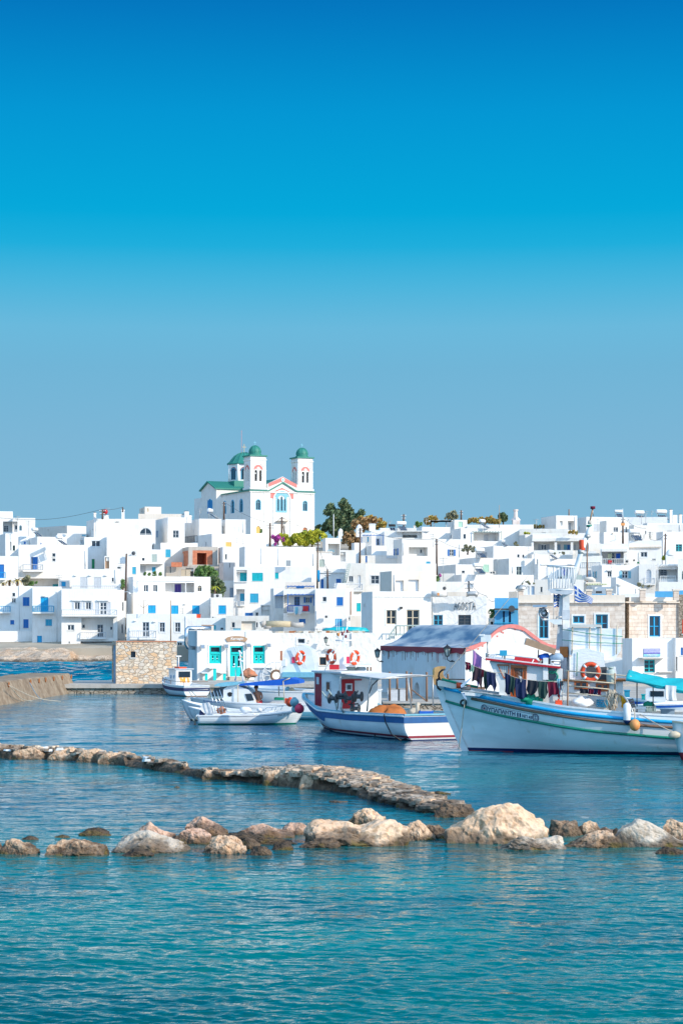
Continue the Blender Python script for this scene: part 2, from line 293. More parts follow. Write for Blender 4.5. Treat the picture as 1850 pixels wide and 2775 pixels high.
# ------------------------------------------------------------------ water
def wave_h(x,y,near):
 h=np.zeros_like(x);rng=np.random.RandomState(3)
 for i in range(60):
  lam=0.13*(1.054**i)
  a=0.0056*lam**0.85*(1.0 if lam<0.24 else(0.24/lam)**1.2)
  th=rng.normal(math.pi*0.54,0.95);k=2*math.pi/lam;ph=rng.uniform(0,6.28)
  arg=k*(x*math.cos(th)+y*math.sin(th))+ph
  fade=np.clip(1.6-3.0*near/lam,0,1)
  h+=a*(np.sin(arg)+0.28*np.cos(2*arg))*fade
 return h
def make_water():
 ys=[-30.0,0.0,12.0];y=17.0
 while y<150:ys.append(y);y+=0.030+(y/150)**1.5*0.55
 while y<275:ys.append(y);y+=0.5
 while y<300:ys.append(y);y+=2
 while y<9000:ys.append(y);y*=1.35
 ys.append(9500.0);ys=np.array(ys)
 nx=420;u=np.linspace(-1,1,nx)
 ext=np.array([-16.0,-4.0,-1.7]);extr=-ext[::-1]
 u=np.concatenate([ext,u,extr])
 half=3.5+np.abs(ys)*0.19
 X=u[None,:]*half[:,None];Y=np.repeat(ys[:,None],len(u),1)
 dx=np.abs(np.gradient(X,axis=1));dy=np.abs(np.gradient(Y,axis=0))
 near=np.maximum(dx,dy)
 calm=1.0+0.2*np.exp(-((Y-92)/28)**2)
 calm=np.where(Y>148,1.7,calm)
 Z=wave_h(X,Y,near)*calm
 chop=sum(.075*np.sin((X*math.cos(a)+Y*math.sin(a))*6.283/l_+p_)for a,l_,p_ in((1.4,2.2,0),(1.9,3.1,2),(1.1,3.9,4),(1.6,1.7,1),(2.3,2.6,3)))
 Z+=np.where((Y>147.5)&(Y<290),chop,0)*np.clip((Y-147.5)/6,0,1)
 rp=sum(.0075*np.sin((X*math.cos(a)+Y*math.sin(a))*6.283/l_+p_+.8*np.sin(X*.31+p_))for a,l_,p_ in((1.5,1.5,0),(1.75,2.1,2),(1.3,2.7,4),(1.62,1.2,1),(1.95,1.8,3),(1.1,3.4,5)))
 Z+=np.clip((Y-45)/30,0,1)*np.where(Y<147.5,rp,0)*(1-.55*np.clip((Y-75)/25,0,1))
 nr,ncol=X.shape
 co=np.stack([X,Y,Z],-1).reshape(-1,3)
 idx=np.arange(nr*ncol).reshape(nr,ncol)
 f=np.stack([idx[:-1,:-1],idx[:-1,1:],idx[1:,1:],idx[1:,:-1]],-1).reshape(-1,4)
 me=bpy.data.meshes.new('water');me.vertices.add(len(co));me.vertices.foreach_set('co',co.ravel())
 me.loops.add(f.size);me.loops.foreach_set('vertex_index',f.ravel().astype(np.int32))
 me.polygons.add(len(f));me.polygons.foreach_set('loop_start',np.arange(0,f.size,4,dtype=np.int32))
 me.polygons.foreach_set('loop_total',np.full(len(f),4,dtype=np.int32));me.polygons.foreach_set('use_smooth',np.ones(len(f),dtype=bool))
 me.update(calc_edges=True);me.validate()
 m,t,b=newmat('water');co_=coords(t)
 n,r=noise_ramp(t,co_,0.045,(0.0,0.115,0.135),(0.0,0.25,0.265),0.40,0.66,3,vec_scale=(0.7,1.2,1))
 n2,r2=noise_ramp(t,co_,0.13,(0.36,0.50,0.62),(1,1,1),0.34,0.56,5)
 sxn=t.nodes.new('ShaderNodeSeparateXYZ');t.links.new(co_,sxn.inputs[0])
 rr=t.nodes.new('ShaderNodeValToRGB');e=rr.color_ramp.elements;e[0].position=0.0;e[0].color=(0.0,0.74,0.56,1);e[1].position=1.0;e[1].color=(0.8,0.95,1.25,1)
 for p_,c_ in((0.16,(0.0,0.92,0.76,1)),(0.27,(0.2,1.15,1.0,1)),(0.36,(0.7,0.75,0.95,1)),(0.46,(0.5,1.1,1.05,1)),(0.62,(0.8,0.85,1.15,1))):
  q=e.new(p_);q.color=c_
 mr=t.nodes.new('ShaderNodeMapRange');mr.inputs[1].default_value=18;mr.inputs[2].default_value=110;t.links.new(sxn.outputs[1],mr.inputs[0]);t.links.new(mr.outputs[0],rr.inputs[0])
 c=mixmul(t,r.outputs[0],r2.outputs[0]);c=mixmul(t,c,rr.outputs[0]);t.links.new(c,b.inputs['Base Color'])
 b.inputs['Roughness'].default_value=0.06;b.inputs['IOR'].default_value=1.26
 mp=t.nodes.new('ShaderNodeMapping');mp.inputs['Scale'].default_value=(0.55,1.0,1.0);t.links.new(co_,mp.inputs[0])
 a1=t.nodes.new('ShaderNodeTexNoise');a1.inputs['Scale'].default_value=5.0;a1.inputs['Detail'].default_value=3;t.links.new(mp.outputs[0],a1.inputs['Vector'])
 a2=t.nodes.new('ShaderNodeTexNoise');a2.inputs['Scale'].default_value=1.1;a2.inputs['Detail'].default_value=4;t.links.new(mp.outputs[0],a2.inputs['Vector'])
 b1=t.nodes.new('ShaderNodeBump');b1.inputs['Strength'].default_value=0.45;b1.inputs['Distance'].default_value=0.05;t.links.new(a1.outputs[0],b1.inputs['Height'])
 b2=t.nodes.new('ShaderNodeBump');b2.inputs['Strength'].default_value=0.65;b2.inputs['Distance'].default_value=0.17;t.links.new(a2.outputs[0],b2.inputs['Height']);t.links.new(b1.outputs[0],b2.inputs['Normal'])
 t.links.new(b2.outputs[0],b.inputs['Normal'])
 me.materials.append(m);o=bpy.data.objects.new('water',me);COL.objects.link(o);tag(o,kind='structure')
make_water()
# ------------------------------------------------------------------ ground
def sheet(name,xs,ys,zf,mat,skirt=None,sm=True):
 mb=MB();n=len(xs);vs=[(x,y,zf(x,y))for y in ys for x in xs]
 fs=[(j*n+i,j*n+i+1,(j+1)*n+i+1,(j+1)*n+i)for j in range(len(ys)-1)for i in range(n-1)]
 mb.mesh(vs,fs,mat,sm)
 if skirt is not None:
  mb.mesh([(x,ys[0],zf(x,ys[0]))for x in xs]+[(x,ys[0],skirt)for x in xs],[(i,i+n,i+n+1,i+1)for i in range(n-1)],mat)
  k=len(ys);mb.mesh([(xs[0],y,zf(xs[0],y))for y in ys]+[(xs[0],y,skirt)for y in ys],[(i+1,i+k+1,i+k,i)for i in range(k-1)],mat)
 return tag(mb.build(name,fix=False),kind='structure')
def lin(a,b,n):return[a+(b-a)*i/(n-1)for i in range(n)]
plain('earth',(0.42,0.36,0.28),.95,0,.3,.2,.3)
sheet('hill',lin(-2600,2600,60),lin(263,700,45)+[900,1500,3000],lambda x,y:ground_z(x,y)-0.05-max(0,abs(x)-220)*0.02+0.3*noise.noise(Vector((x*.05,y*.05,0))),'earth',-1)
QX=-11.2
sheet('quay_ground',[QX,-6,0,8,16,24,34,50,80,200],lin(138.5,262.9,22),lambda x,y:ground_z(x,y),'concrete',-1)
q=MB();q.box(QX-.05,138.1,-1,60,138.7,.42,'quaystone');q.box(QX-.1,138.0,.42,60,139.2,.66,'concrete');tag(q.build('quay_wall'),kind='structure')
q=MB();q.box(2.3,108.4,-1,60,137.98,.44,'quaystone');q.box(2.25,108.3,.44,60.05,137.97,.5,'concrete');tag(q.build('quay_platform'),kind='structure')
pr0=at('0',205,1855,137.0)
q=MB();q.box(pr0.x-1.2,137.4,-1,QX-.1,147,.40,'quaystone');q.box(pr0.x-1.2,137.2,.40,QX-.12,147.1,.66,'concrete');tag(q.build('pier_base'),kind='structure')
def shore():
 mb=MB();xs=lin(-75,-24,90);ys=lin(254,272,26);vs=[]
 for y in ys:
  for x in xs:
   tt=(y-254)/10
   z=-0.5+min(1,max(0,tt))**.7*(2.3 if x<-34 else 1.6)
   z+=0.55*noise.noise(Vector((x*.5,y*.6,1)))*(1 if tt<1 else.3)+.25*noise.noise(Vector((x*1.5,y*1.5,4)))
   if x>-35:z=min(z,.9)if y>260.5 else-1
   vs.append((x,y,z))
 n=len(xs);mb.mesh(vs,[(j*n+i,j*n+i+1,(j+1)*n+i+1,(j+1)*n+i)for j in range(len(ys)-1)for i in range(n-1)],'shorerock',False)
 tag(mb.build('rocky_shore',fix=False),kind='structure')
def rockmat(name,cols,wet=0.26,orange=0.5,band=(0.17,0.12,0.035),scale=1.2,tex=(0.50,0.42,0.36),bump=1.0):
 m,t,b=newmat(name);ob=coords(t);g=t.nodes.new('ShaderNodeNewGeometry')
 n,r=noise_ramp(t,ob,scale,cols[0],cols[1],.35,.65,7)
 n2,r2=noise_ramp(t,ob,scale*.8,(0,0,0),(1,1,1),.56,.66,4)
 mx=t.nodes.new('ShaderNodeMix');mx.data_type='RGBA';mx.inputs[7].default_value=(0.58,0.26,0.07,1)
 mm=t.nodes.new('ShaderNodeMath');mm.operation='MULTIPLY';mm.inputs[1].default_value=orange;t.links.new(r2.outputs[0],mm.inputs[0])
 t.links.new(mm.outputs[0],mx.inputs[0]);t.links.new(r.outputs[0],mx.inputs[6])
 n5,r5=noise_ramp(t,ob,9,tex,(1.06,1.05,1.04),.36,.50,7)
 c=mixmul(t,mx.outputs[2],r5.outputs[0])
 s=t.nodes.new('ShaderNodeSeparateXYZ');t.links.new(g.outputs['Position'],s.inputs[0])
 n3=t.nodes.new('ShaderNodeTexNoise');n3.inputs['Scale'].default_value=1.7;n3.inputs['Detail'].default_value=5;t.links.new(g.outputs['Position'],n3.inputs['Vector'])
 ma=t.nodes.new('ShaderNodeMath');ma.operation='MULTIPLY_ADD';ma.inputs[1].default_value=-0.9;t.links.new(n3.outputs[0],ma.inputs[0]);t.links.new(s.outputs[2],ma.inputs[2])
 rr=t.nodes.new('ShaderNodeValToRGB');rr.color_ramp.elements[0].position=0;rr.color_ramp.elements[1].position=1
 mr=t.nodes.new('ShaderNodeMapRange');mr.inputs[1].default_value=-0.55;mr.inputs[2].default_value=-0.45+wet*.9;t.links.new(ma.outputs[0],mr.inputs[0])
 e=rr.color_ramp.elements;e[0].color=(1,1,1,1);e[1].color=(0,0,0,1);q_=e.new(.62);q_.color=(.75,.75,.75,1)
 t.links.new(mr.outputs[0],rr.inputs[0])
 n6,r6=noise_ramp(t,ob,7,(0.025,0.018,0.013),(0.13,0.085,0.05),.38,.62,5)
 mx2=t.nodes.new('ShaderNodeMix');mx2.data_type='RGBA';t.links.new(rr.outputs[0],mx2.inputs[0]);t.links.new(c,mx2.inputs[6]);t.links.new(r6.outputs[0],mx2.inputs[7])
 m3=t.nodes.new('ShaderNodeMapRange');m3.inputs[1].default_value=-0.42;m3.inputs[2].default_value=-0.48;t.links.new(ma.outputs[0],m3.inputs[0])
 n7,r7=noise_ramp(t,g.outputs['Position'],3,(0,0,0),(1,1,1),.45,.6,4)
 mv=t.nodes.new('ShaderNodeMath');mv.operation='MULTIPLY';t.links.new(m3.outputs[0],mv.inputs[0]);t.links.new(r7.outputs[0],mv.inputs[1])
 mx3=t.nodes.new('ShaderNodeMix');mx3.data_type='RGBA';mx3.inputs[7].default_value=band+(1,);t.links.new(mv.outputs[0],mx3.inputs[0]);t.links.new(mx2.outputs[2],mx3.inputs[6])
 t.links.new(mx3.outputs[2],b.inputs['Base Color']);b.inputs['Roughness'].default_value=.85
 nb=t.nodes.new('ShaderNodeTexNoise');nb.inputs['Scale'].default_value=5;nb.inputs['Detail'].default_value=8;nb.inputs['Roughness'].default_value=.65;t.links.new(ob,nb.inputs['Vector'])
 bp=t.nodes.new('ShaderNodeBump');bp.inputs['Strength'].default_value=bump;bp.inputs['Distance'].default_value=.16;t.links.new(nb.outputs[0],bp.inputs['Height']);t.links.new(bp.outputs[0],b.inputs['Normal'])
 MATS[name]=m
rockmat('rock_tan',((0.64,0.40,0.24),(0.84,0.62,0.44)))
rockmat('rock_pale',((0.68,0.45,0.29),(0.82,0.60,0.42)),orange=.15,wet=.32,tex=(0.76,0.68,0.60),bump=.45)
rockmat('rock_grey',((0.52,0.43,0.34),(0.70,0.61,0.51)),tex=(.75,.70,.64),bump=.6,orange=.45)
rockmat('rock_pink',((0.68,0.40,0.27),(0.82,0.56,0.42)),orange=.8)
rockmat('rock_dark',((0.10,0.08,0.06),(0.24,0.19,0.14)),orange=.1,wet=.7)
rockmat('rock_brown',((0.42,0.28,0.18),(0.68,0.48,0.33)),orange=.15,wet=.55)
rockmat('shorerock',((0.44,0.33,0.24),(0.66,0.54,0.42)),orange=.3,wet=.6,scale=.6)
rockmat('slab',((0.52,0.38,0.27),(0.80,0.64,0.49)),orange=.05,wet=.45,scale=.9)
shore()
# ------------------------------------------------------------------ houses
class Frame:
 """local frame of a building: x along its front, y into it, z up; pixels are turned into real points on its planes"""
 def __init__(s,O,th):
  s.O=Vector(O);s.th=th;s.ex=Vector((math.cos(th),math.sin(th),0));s.ey=Vector((-math.sin(th),math.cos(th),0))
 def ray(s,r,x,y):
  X_,Y_=px(r,x,y);return Vector(((X_-CX)/F,1,-(Y_-HY)/F))
 def front(s,r,x,y,c=0.0):
  d=s.ray(r,x,y);C=Vector((0,0,CZ))-s.O;t_=(c-C.dot(s.ey))/d.dot(s.ey);P=C+d*t_;return P.dot(s.ex),P.z
 def side(s,r,x,y,c=0.0):
  d=s.ray(r,x,y);C=Vector((0,0,CZ))-s.O;t_=(c-C.dot(s.ex))/d.dot(s.ex);P=C+d*t_;return P.dot(s.ey),P.z
def grid_wall(mb,W,z0,z1,holes,P,mat,revmat=None):
 """wall in the plane P(u,z,depth) with real openings"""
 us=sorted(set([0,W]+[v for h in holes for v in(h[0],h[2])]));zs=sorted(set([z0,z1]+[v for h in holes for v in(h[1],h[3])]))
 for i in range(len(us)-1):
  for j in range(len(zs)-1):
   cu=(us[i]+us[i+1])/2;cz=(zs[j]+zs[j+1])/2
   if any(h[0]<cu<h[2]and h[1]<cz<h[3]for h in holes):continue
   mb.face([P(us[i],zs[j],0),P(us[i+1],zs[j],0),P(us[i+1],zs[j+1],0),P(us[i],zs[j+1],0)],mat)
 for h in holes:
  u0,a0,u1,a1,d=h[:5];arch=len(h)>5 and h[5]
  mm=revmat or mat
  top=a1
  if arch:
   rr=min((u1-u0)/2,a1-a0);cu=(u0+u1)/2;ks=10;sy=rr
   pts=[(cu-(u1-u0)/2*math.cos(math.pi*k/ks),a1-sy+sy*math.sin(math.pi*k/ks))for k in range(ks+1)]
   for k in range(ks):
    c_=(u0,a1)if k<ks//2 else(u1,a1)
    mb.face([P(pts[k][0],pts[k][1],0),P(pts[k+1][0],pts[k+1][1],0),P(c_[0],c_[1],0)],mat)
    mb.face([P(pts[k][0],pts[k][1],0),P(pts[k][0],pts[k][1],d),P(pts[k+1][0],pts[k+1][1],d),P(pts[k+1][0],pts[k+1][1],0)],mm)
   mb.face([P(cu-.01,a1,0),P(cu+.01,a1,0),P(cu,a1-.001,0)],mat)
   top=a1-sy
  else:mb.face([P(u0,a1,0),P(u0,a1,d),P(u1,a1,d),P(u1,a1,0)],mm)
  mb.face([P(u0,a0,0),P(u1,a0,0),P(u1,a0,d),P(u0,a0,d)],mm)
  mb.face([P(u0,a0,0),P(u0,a0,d),P(u0,top,d),P(u0,top,0)],mm)
  mb.face([P(u1,a0,0),P(u1,top,0),P(u1,top,d),P(u1,a0,d)],mm)
def bars(mb,P,u0,z0,u1,z1,d,t_,nv,nh,mat,th=0.05):
 def bx(a,b,c,e,dd=0.0):
  vs=[P(a,b,d-th-dd),P(c,b,d-th-dd),P(c,e,d-th-dd),P(a,e,d-th-dd),P(a,b,d),P(c,b,d),P(c,e,d),P(a,e,d)]
  mb.mesh(vs,[(0,1,2,3),(7,6,5,4),(0,4,5,1),(1,5,6,2),(2,6,7,3),(3,7,4,0)],mat)
 bx(u0,z0,u0+t_,z1);bx(u1-t_,z0,u1,z1);bx(u0+t_,z0,u1-t_,z0+t_);bx(u0+t_,z1-t_,u1-t_,z1)
 for k in range(1,nv+1):c=u0+(u1-u0)*k/(nv+1);bx(c-t_*.6,z0+t_,c+t_*.6,z1-t_,.004)
 for k in range(1,nh+1):c=z0+(z1-z0)*k/(nh+1);bx(u0+t_,c-t_*.35,u1-t_,c+t_*.35,-.006)
def slab_on(mb,P,u0,z0,u1,z1,d0,d1,mat):
 vs=[P(u0,z0,d0),P(u1,z0,d0),P(u1,z1,d0),P(u0,z1,d0),P(u0,z0,d1),P(u1,z0,d1),P(u1,z1,d1),P(u0,z1,d1)]
 mb.mesh(vs,[(0,1,2,3),(7,6,5,4),(0,4,5,1),(1,5,6,2),(2,6,7,3),(3,7,4,0)],mat)
def opening(kind,root,P,u0,z0,u1,z1,col,base=0.0):
 """window or door with frame, pane, shutters; base is the depth of the wall plane. Returns depth of the hole"""
 w_,h_=u1-u0,z1-z0;nm='door' if kind in('d','g','ad','D')else 'window'
 t_=min(0.09,w_*.09)
 f=MB()
 if kind in('w','o','g','W'):
  dep=base+0.16;nh=1 if h_>1.0 else 0
  if kind=='g':nh=2
  fc=col if kind in('w','g','W')and col else 'whitepaint'
  bars(f,P,u0,z0,u1,z1,dep,t_,1 if w_>.55 else 0,nh,fc)
  if kind=='W':bars(f,P,u0-.14,z0-.14,u1+.14,z1+.14,base+.01,.14,0,0,'whitepaint')
  else:slab_on(f,P,u0-.06,z0-.07,u1+.06,z0,base-.07,base+.1,'pale')
  o=f.build(nm,root)
  p=MB();slab_on(p,P,u0+.01,z0+.01,u1-.01,z1-.01,dep,dep+.03,'glass');p.build('pane',o)
  if kind=='o':
   sw=w_*.48
   for a in(u0-sw,u1):
    s_=MB();slab_on(s_,P,a+.02,z0,a+sw-.02,z1,base-.06,base-.01,col)
    for k in range(1,5):zz=z0+h_*k/5;slab_on(s_,P,a+.06,zz-.02,a+sw-.06,zz+.02,base-.075,base-.06,col)
    s_.build('shutter',o)
  return dep+.05
 if kind in('s','d','D'):
  dep=base+(0.10 if kind=='s' else.14);c=col or 'blue'
  bars(f,P,u0,z0,u1,z1,dep-.01,t_,0,0,c if kind!='D' else 'whitepaint')
  if kind=='s':slab_on(f,P,u0-.06,z0-.07,u1+.06,z0,base-.06,base+.1,'pale')
  o=f.build(nm,root)
  nl=2 if w_>.7 else 1
  for k in range(nl):
   a=u0+t_+(w_-2*t_)*k/nl;b_=u0+t_+(w_-2*t_)*(k+1)/nl
   s_=MB();slab_on(s_,P,a+.008,z0+.03,b_-.008,z1-.03,dep-.03,dep+.02,c)
   nb=max(2,int((b_-a)/.14))
   if kind=='s':
    for i in range(nb):aa=a+.02+(b_-a-.04)*i/nb;slab_on(s_,P,aa+.006,z0+.05,aa+(b_-a-.04)/nb-.006,z1-.05,dep-.045,dep-.03,c)
   else:
    for(f0,f1)in((.06,.45),(.52,.94)):slab_on(s_,P,a+.07,z0+h_*f0,b_-.07,z0+h_*f1,dep-.045,dep-.03,c)
   s_.build('shutter' if kind=='s' else 'door_leaf',o)
  return dep+.05
 if kind in('a','ad'):
  dep=base+.16;rr=w_/2;ks=10;cu=(u0+u1)/2;zc=z1-min(rr,h_)
  pts=[(cu+rr*math.cos(math.pi*k/ks),zc+min(rr,h_)*math.sin(math.pi*k/ks))for k in range(ks+1)]+[(u0,z0),(u1,z0)]
  c=col or 'whitepaint'
  def ring(ins):
   return[(cu+(a-cu)*(1-ins/rr),(zc+(b_-zc)*(1-ins/rr))if b_>z0+.001 else z0+ins)for a,b_ in pts]
  a_,b_=ring(0),ring(t_)
  n=len(a_)
  for i in range(n):
   j=(i+1)%n
   f.face([P(*a_[i],dep-.06),P(*a_[j],dep-.06),P(*b_[j],dep-.06),P(*b_[i],dep-.06)],c)
   f.face([P(*b_[i],dep-.06),P(*b_[j],dep-.06),P(*b_[j],dep),P(*b_[i],dep)],c)
  slab_on(f,P,cu-t_*.5,z0+t_,cu+t_*.5,z1-t_,dep-.055,dep,c)
  slab_on(f,P,u0+t_,zc-t_*.4,u1-t_,zc+t_*.4,dep-.05,dep,c)
  o=f.build(nm,root)
  p=MB();p.mesh([P(*q_,dep)for q_ in a_]+[P(*q_,dep+.03)for q_ in a_],[tuple(range(n)),tuple(range(2*n-1,n-1,-1))],'glass' if kind=='a' else c);p.build('pane' if kind=='a' else 'door_leaf',o)
  return dep+.05
 return base+.1
def railing(mb,pts,h,mat,step=0.28,t_=0.035):
 for i in range(len(pts)-1):
  a,b_=Vector(pts[i]),Vector(pts[i+1]);L_=(b_-a).length;n=max(1,int(L_/step))
  for zz,q_ in((h,1.3),(.08,1)):mb.tube([a+Vector((0,0,zz)),b_+Vector((0,0,zz))],t_*q_,mat,4,False)
  for k in range(n+1):
   p=a+(b_-a)*k/n;mb.tube([p+Vector((0,0,0)),p+Vector((0,0,h))],t_*(.8 if 0<k<n else 1.4),mat,4,False)
def house(label,r,Y,xl,xr,yt,s=0,wins=(),side=(),mat='white',yb=None,D=8.0,th=None,smat=None,name='house',cat='house',xtra=None,z0=None,roundc=False,grp='whitewashed houses of the hillside town',wedge=0):
 XL,YT=px(r,xl,yt);XR,_=px(r,xr,yt);sp=s/REG[r][2]
 X=(XL-CX)/F*Y;X2=(XR-CX)/F*Y
 zt=CZ-(YT-HY)/F*Y
 if sp<=0:th_=min(0.16,max(-.22,math.atan2(-X2,Y)if X2<0 else math.atan2(-X,Y)))if th is None else R(th)
 else:
  for tdeg in([th]if th is not None else(14,18,22,28,34,42,50)):
   th_=R(tdeg);k=XL-CX-sp
   D=(X*F-k*Y)/(k*math.cos(th_)+math.sin(th_)*F)
   if 0<D<=11:break
  D=max(2.0,min(D,30))
 kk=XR-CX
 W=(kk*Y-X*F)/(math.cos(th_)*F-kk*math.sin(th_))
 zg=(ground_z(X,Y)-1.5)if z0 is None else z0
 if yb is not None:zg=CZ-(px(r,xl,yb)[1]-HY)/F*Y
 root=empty(name,(X,Y,zg),label,cat,grp,th_)
 fr=Frame((X,Y,zg),th_);H_=zt-zg
 wall=MB()
 PF=lambda u,z,d:(u,d,z)
 PS=lambda u,z,d:(d,u,z)
 def do(plane,P,items,base=0.0,lim=None):
  holes=[]
  for it in items:
   k=it[0]
   (u0,a1),(u1,a0)=plane(r,it[1],it[2],base),plane(r,it[3],it[4],base)
   if u0>u1:u0,u1=u1,u0
   if k=='l':
    e=.02;u0=max(u0,e);u1=min(u1,lim-e);dd=base+it[5]
    holes.append((u0,a0,u1,a1,dd))
    inner=do(plane,P,it[6]if len(it)>6 else(),dd,lim)
    inner=[(max(h[0],u0+.01),max(h[1],a0+.01),min(h[2],u1-.01),min(h[3],a1-.01))+tuple(h[4:])for h in inner]
    inner=[h for h in inner if h[2]>h[0]and h[3]>h[1]]
    Q=lambda u,z,d:P(u+u0,z,d if d else dd)
    grid_wall(wall,u1-u0,a0,a1,[(h[0]-u0,h[1],h[2]-u0,h[3])+tuple(h[4:])for h in inner],Q,mat)
   elif k in('b','r'):
    pr=1.0 if k=='b' else.06
    if len(it)>6:pr=it[6]
    (u0,a1),(u1,a0)=plane(r,it[1],it[2],base-pr),plane(r,it[3],it[4],base-pr)
    if u0>u1:u0,u1=u1,u0
    ra=MB();hh=a1-a0;B=lambda u,d:tuple(P(u,a0,d))
    if k=='b':railing(ra,[B(u0,base-.02),B(u0,base-pr),B(u1,base-pr),B(u1,base-.02)],hh,it[5])
    else:railing(ra,[B(u0,base-pr),B(u1,base-pr)],hh,it[5])
    if k=='b':
     sl_=MB();slab_on(sl_,P,u0-.05,a0-.22,u1+.05,a0,base-pr-.05,base+.001,mat);bo=sl_.build('balcony',root);ra.build('railing',bo)
    else:ra.build('railing',root)
   elif k=='p':
    pr=it[6]if len(it)>6 else 1.6
    (u0,a1),(u1,a0)=plane(r,it[1],it[2],base-pr),plane(r,it[3],it[4],base-pr)
    pg=MB();slab_on(pg,P,u0,a1-.12,u1,a1,base-pr,base-pr+.1,it[5])
    n=max(3,int((u1-u0)/.5))
    for i in range(n+1):uu=u0+(u1-u0-.07)*i/n;slab_on(pg,P,uu,a1+.003,uu+.07,a1+.08,base-pr-.15,base-.003,it[5])
    for uu in(u0+.02,u1-.12):slab_on(pg,P,uu,a0,uu+.1,a1-.12,base-pr+.002,base-pr+.1,it[5])
    pg.build('pergola',root)
   elif k=='h':
    pr=it[6]if len(it)>6 else.25
    g=MB();slab_on(g,P,u0,a0,u1,a1,base-pr,base+.002,it[5]or mat);g.build('ledge',root)
   elif k=='q':
    g=MB();g.tube([P(u0,a1,base-.08),P(u0,a0,base-.08)],.05,it[5]if len(it)>5 else 'whitepaint',5);g.build('drainpipe',root)
   elif k=='n':
    holes.append((u0,a0,u1,a1,base+.35));g=MB();slab_on(g,P,u0,a0,u1,a1,base+.35,base+.4,it[5]if len(it)>5 else mat);g.build('niche',root)
   else:
    dep=opening(k,root,P,u0,a0,u1,a1,it[5]if len(it)>5 else None,base)
    holes.append((u0,a0,u1,a1,dep)+((True,)if k in('a','ad')else()))
  return holes
 hf=[h for h in do(fr.front,PF,wins,0.0,W)]
 hf=[(max(h[0],.02),max(h[1],.02),min(h[2],W-.02),min(h[3],H_-.02))+tuple(h[4:])for h in hf];hf=[h for h in hf if h[2]-h[0]>.02 and h[3]-h[1]>.02]
 hs=[(max(h[0],.02),max(h[1],.02),min(h[2],D-.02),min(h[3],H_-.02))+tuple(h[4:])for h in do(fr.side,PS,side,0.0,D)];hs=[h for h in hs if h[2]-h[0]>.02 and h[3]-h[1]>.02]
 grid_wall(wall,W,0,H_,hf,PF,mat);grid_wall(wall,D,0,H_,hs,PS,smat or mat)
 wall.face([(W,0,0),(W,D,0),(W,D,H_),(W,0,H_)],mat);wall.face([(0,D,0),(0,D,H_),(W,D,H_),(W,D,0)],mat)
 p_=.22;a=[(0,0),(W,0),(W,D),(0,D)];b_=[(p_,p_),(W-p_,p_),(W-p_,D-p_),(p_,D-p_)]
 if W>1 and D>1:
  for i in range(4):
   j=(i+1)%4;wall.face([a[i]+(H_,),a[j]+(H_,),b_[j]+(H_,),b_[i]+(H_,)],mat);wall.face([b_[i]+(H_,),b_[j]+(H_,),b_[j]+(H_-.5,),b_[i]+(H_-.5,)],mat)
  rf=MB();rf.box(p_+.003,p_+.003,H_-.75,W-p_-.003,D-p_-.003,H_-.45,'pale');rf.build('roof',root)
 else:wall.face([q_+(H_,)for q_ in a],mat)
 ww=wall.build('wall',root,fix=False)
 if yb is None and wedge==0:pass
 if xtra:xtra(root,fr,W,D,H_)
 return root,fr,W,D,H_
def chimney(h,r,x0,y0,x1,y1,mat='white',setback=1.0,cap=True):
 root,fr,W,D,H_=h
 (u0,a1),(u1,a0)=fr.front(r,x0,y0,setback),fr.front(r,x1,y1,setback);w_=u1-u0
 c=MB();c.box(u0,setback,min(a0,H_)-.4,u1,setback+w_,a1-.12,mat)
 if cap:c.box(u0-.06,setback-.06,a1-.30,u1+.06,setback+w_+.06,a1-.2,mat);c.box(u0+.06,setback+.06,a1-.12,u1-.06,setback+w_-.06,a1,'darkgrey')
 else:c.box(u0+.01,setback+.01,a1-.12,u1-.01,setback+w_-.01,a1,mat)
 c.build('chimney',root)
# ------------------------------------------------------------------ the town, left part
HS={}
def H(key,*a,**k):HS[key]=house(*a,**k);return HS[key]
H('h1','waterside white house with small dark windows and deep blue shutters at the left photo edge','D',276,-60,374,120,0,
  [('w',140,198,175,240),('w',135,260,182,313),('s',262,248,338,348,'blue'),('s',118,512,163,562,'blue'),('s',268,502,328,602,'blue'),('b',-60,352,115,415,'cyanb'),('q',222,120,228,620)],D=9,z0=.5)
H('h1b','low blank white terrace wall on the rocky shore below the small dark windows','D',273,-60,383,637,0,[],D=3,z0=.5)
H('h2','white waterside house with one turquoise balcony, tall blue door above and narrow blue door below','D',272,372,708,125,0,
  [('d',467,248,555,418,'brightblue'),('b',378,350,615,418,'cyanb'),('s',522,502,597,577,'cyanb'),('d',427,692,482,808,'brightblue'),('q',652,180,658,830),('h',488,228,520,240,None)],D=9,z0=.5)
H('h3','three-storey white waterside house with a long grey balcony over an open loggia','D',269,706,1350,150,0,
  [('o',857,305,917,388,'palegrey'),('o',985,305,1045,388,'palegrey'),('g',1148,308,1225,450,'whitepaint'),('s',1090,306,1138,450,'palegrey'),('s',1230,306,1268,450,'palegrey'),('b',712,392,1342,452,'palegrey'),
   ('l',935,488,1300,712,1.3,[('w',945,562,975,602),('g',1118,563,1185,710,'grey')]),('b',922,655,1215,712,'palegrey',.35),('w',1265,588,1292,625),('w',773,565,853,630,'whitepaint'),('w',787,757,802,780),
   ('l',925,757,1290,912,.8,[('d',957,782,1048,908,'palegrey')]),('h',822,278,940,290,None),('h',955,278,1062,290,None),('h',1112,278,1250,290,None)],D=9,z0=.4)
H('h3b','narrow white tower-like house corner beside the wooden pole by the waterside','D',272.5,1346,1436,165,0,[('w',1403,305,1420,403),('w',1395,560,1412,662)],D=8,z0=.4)
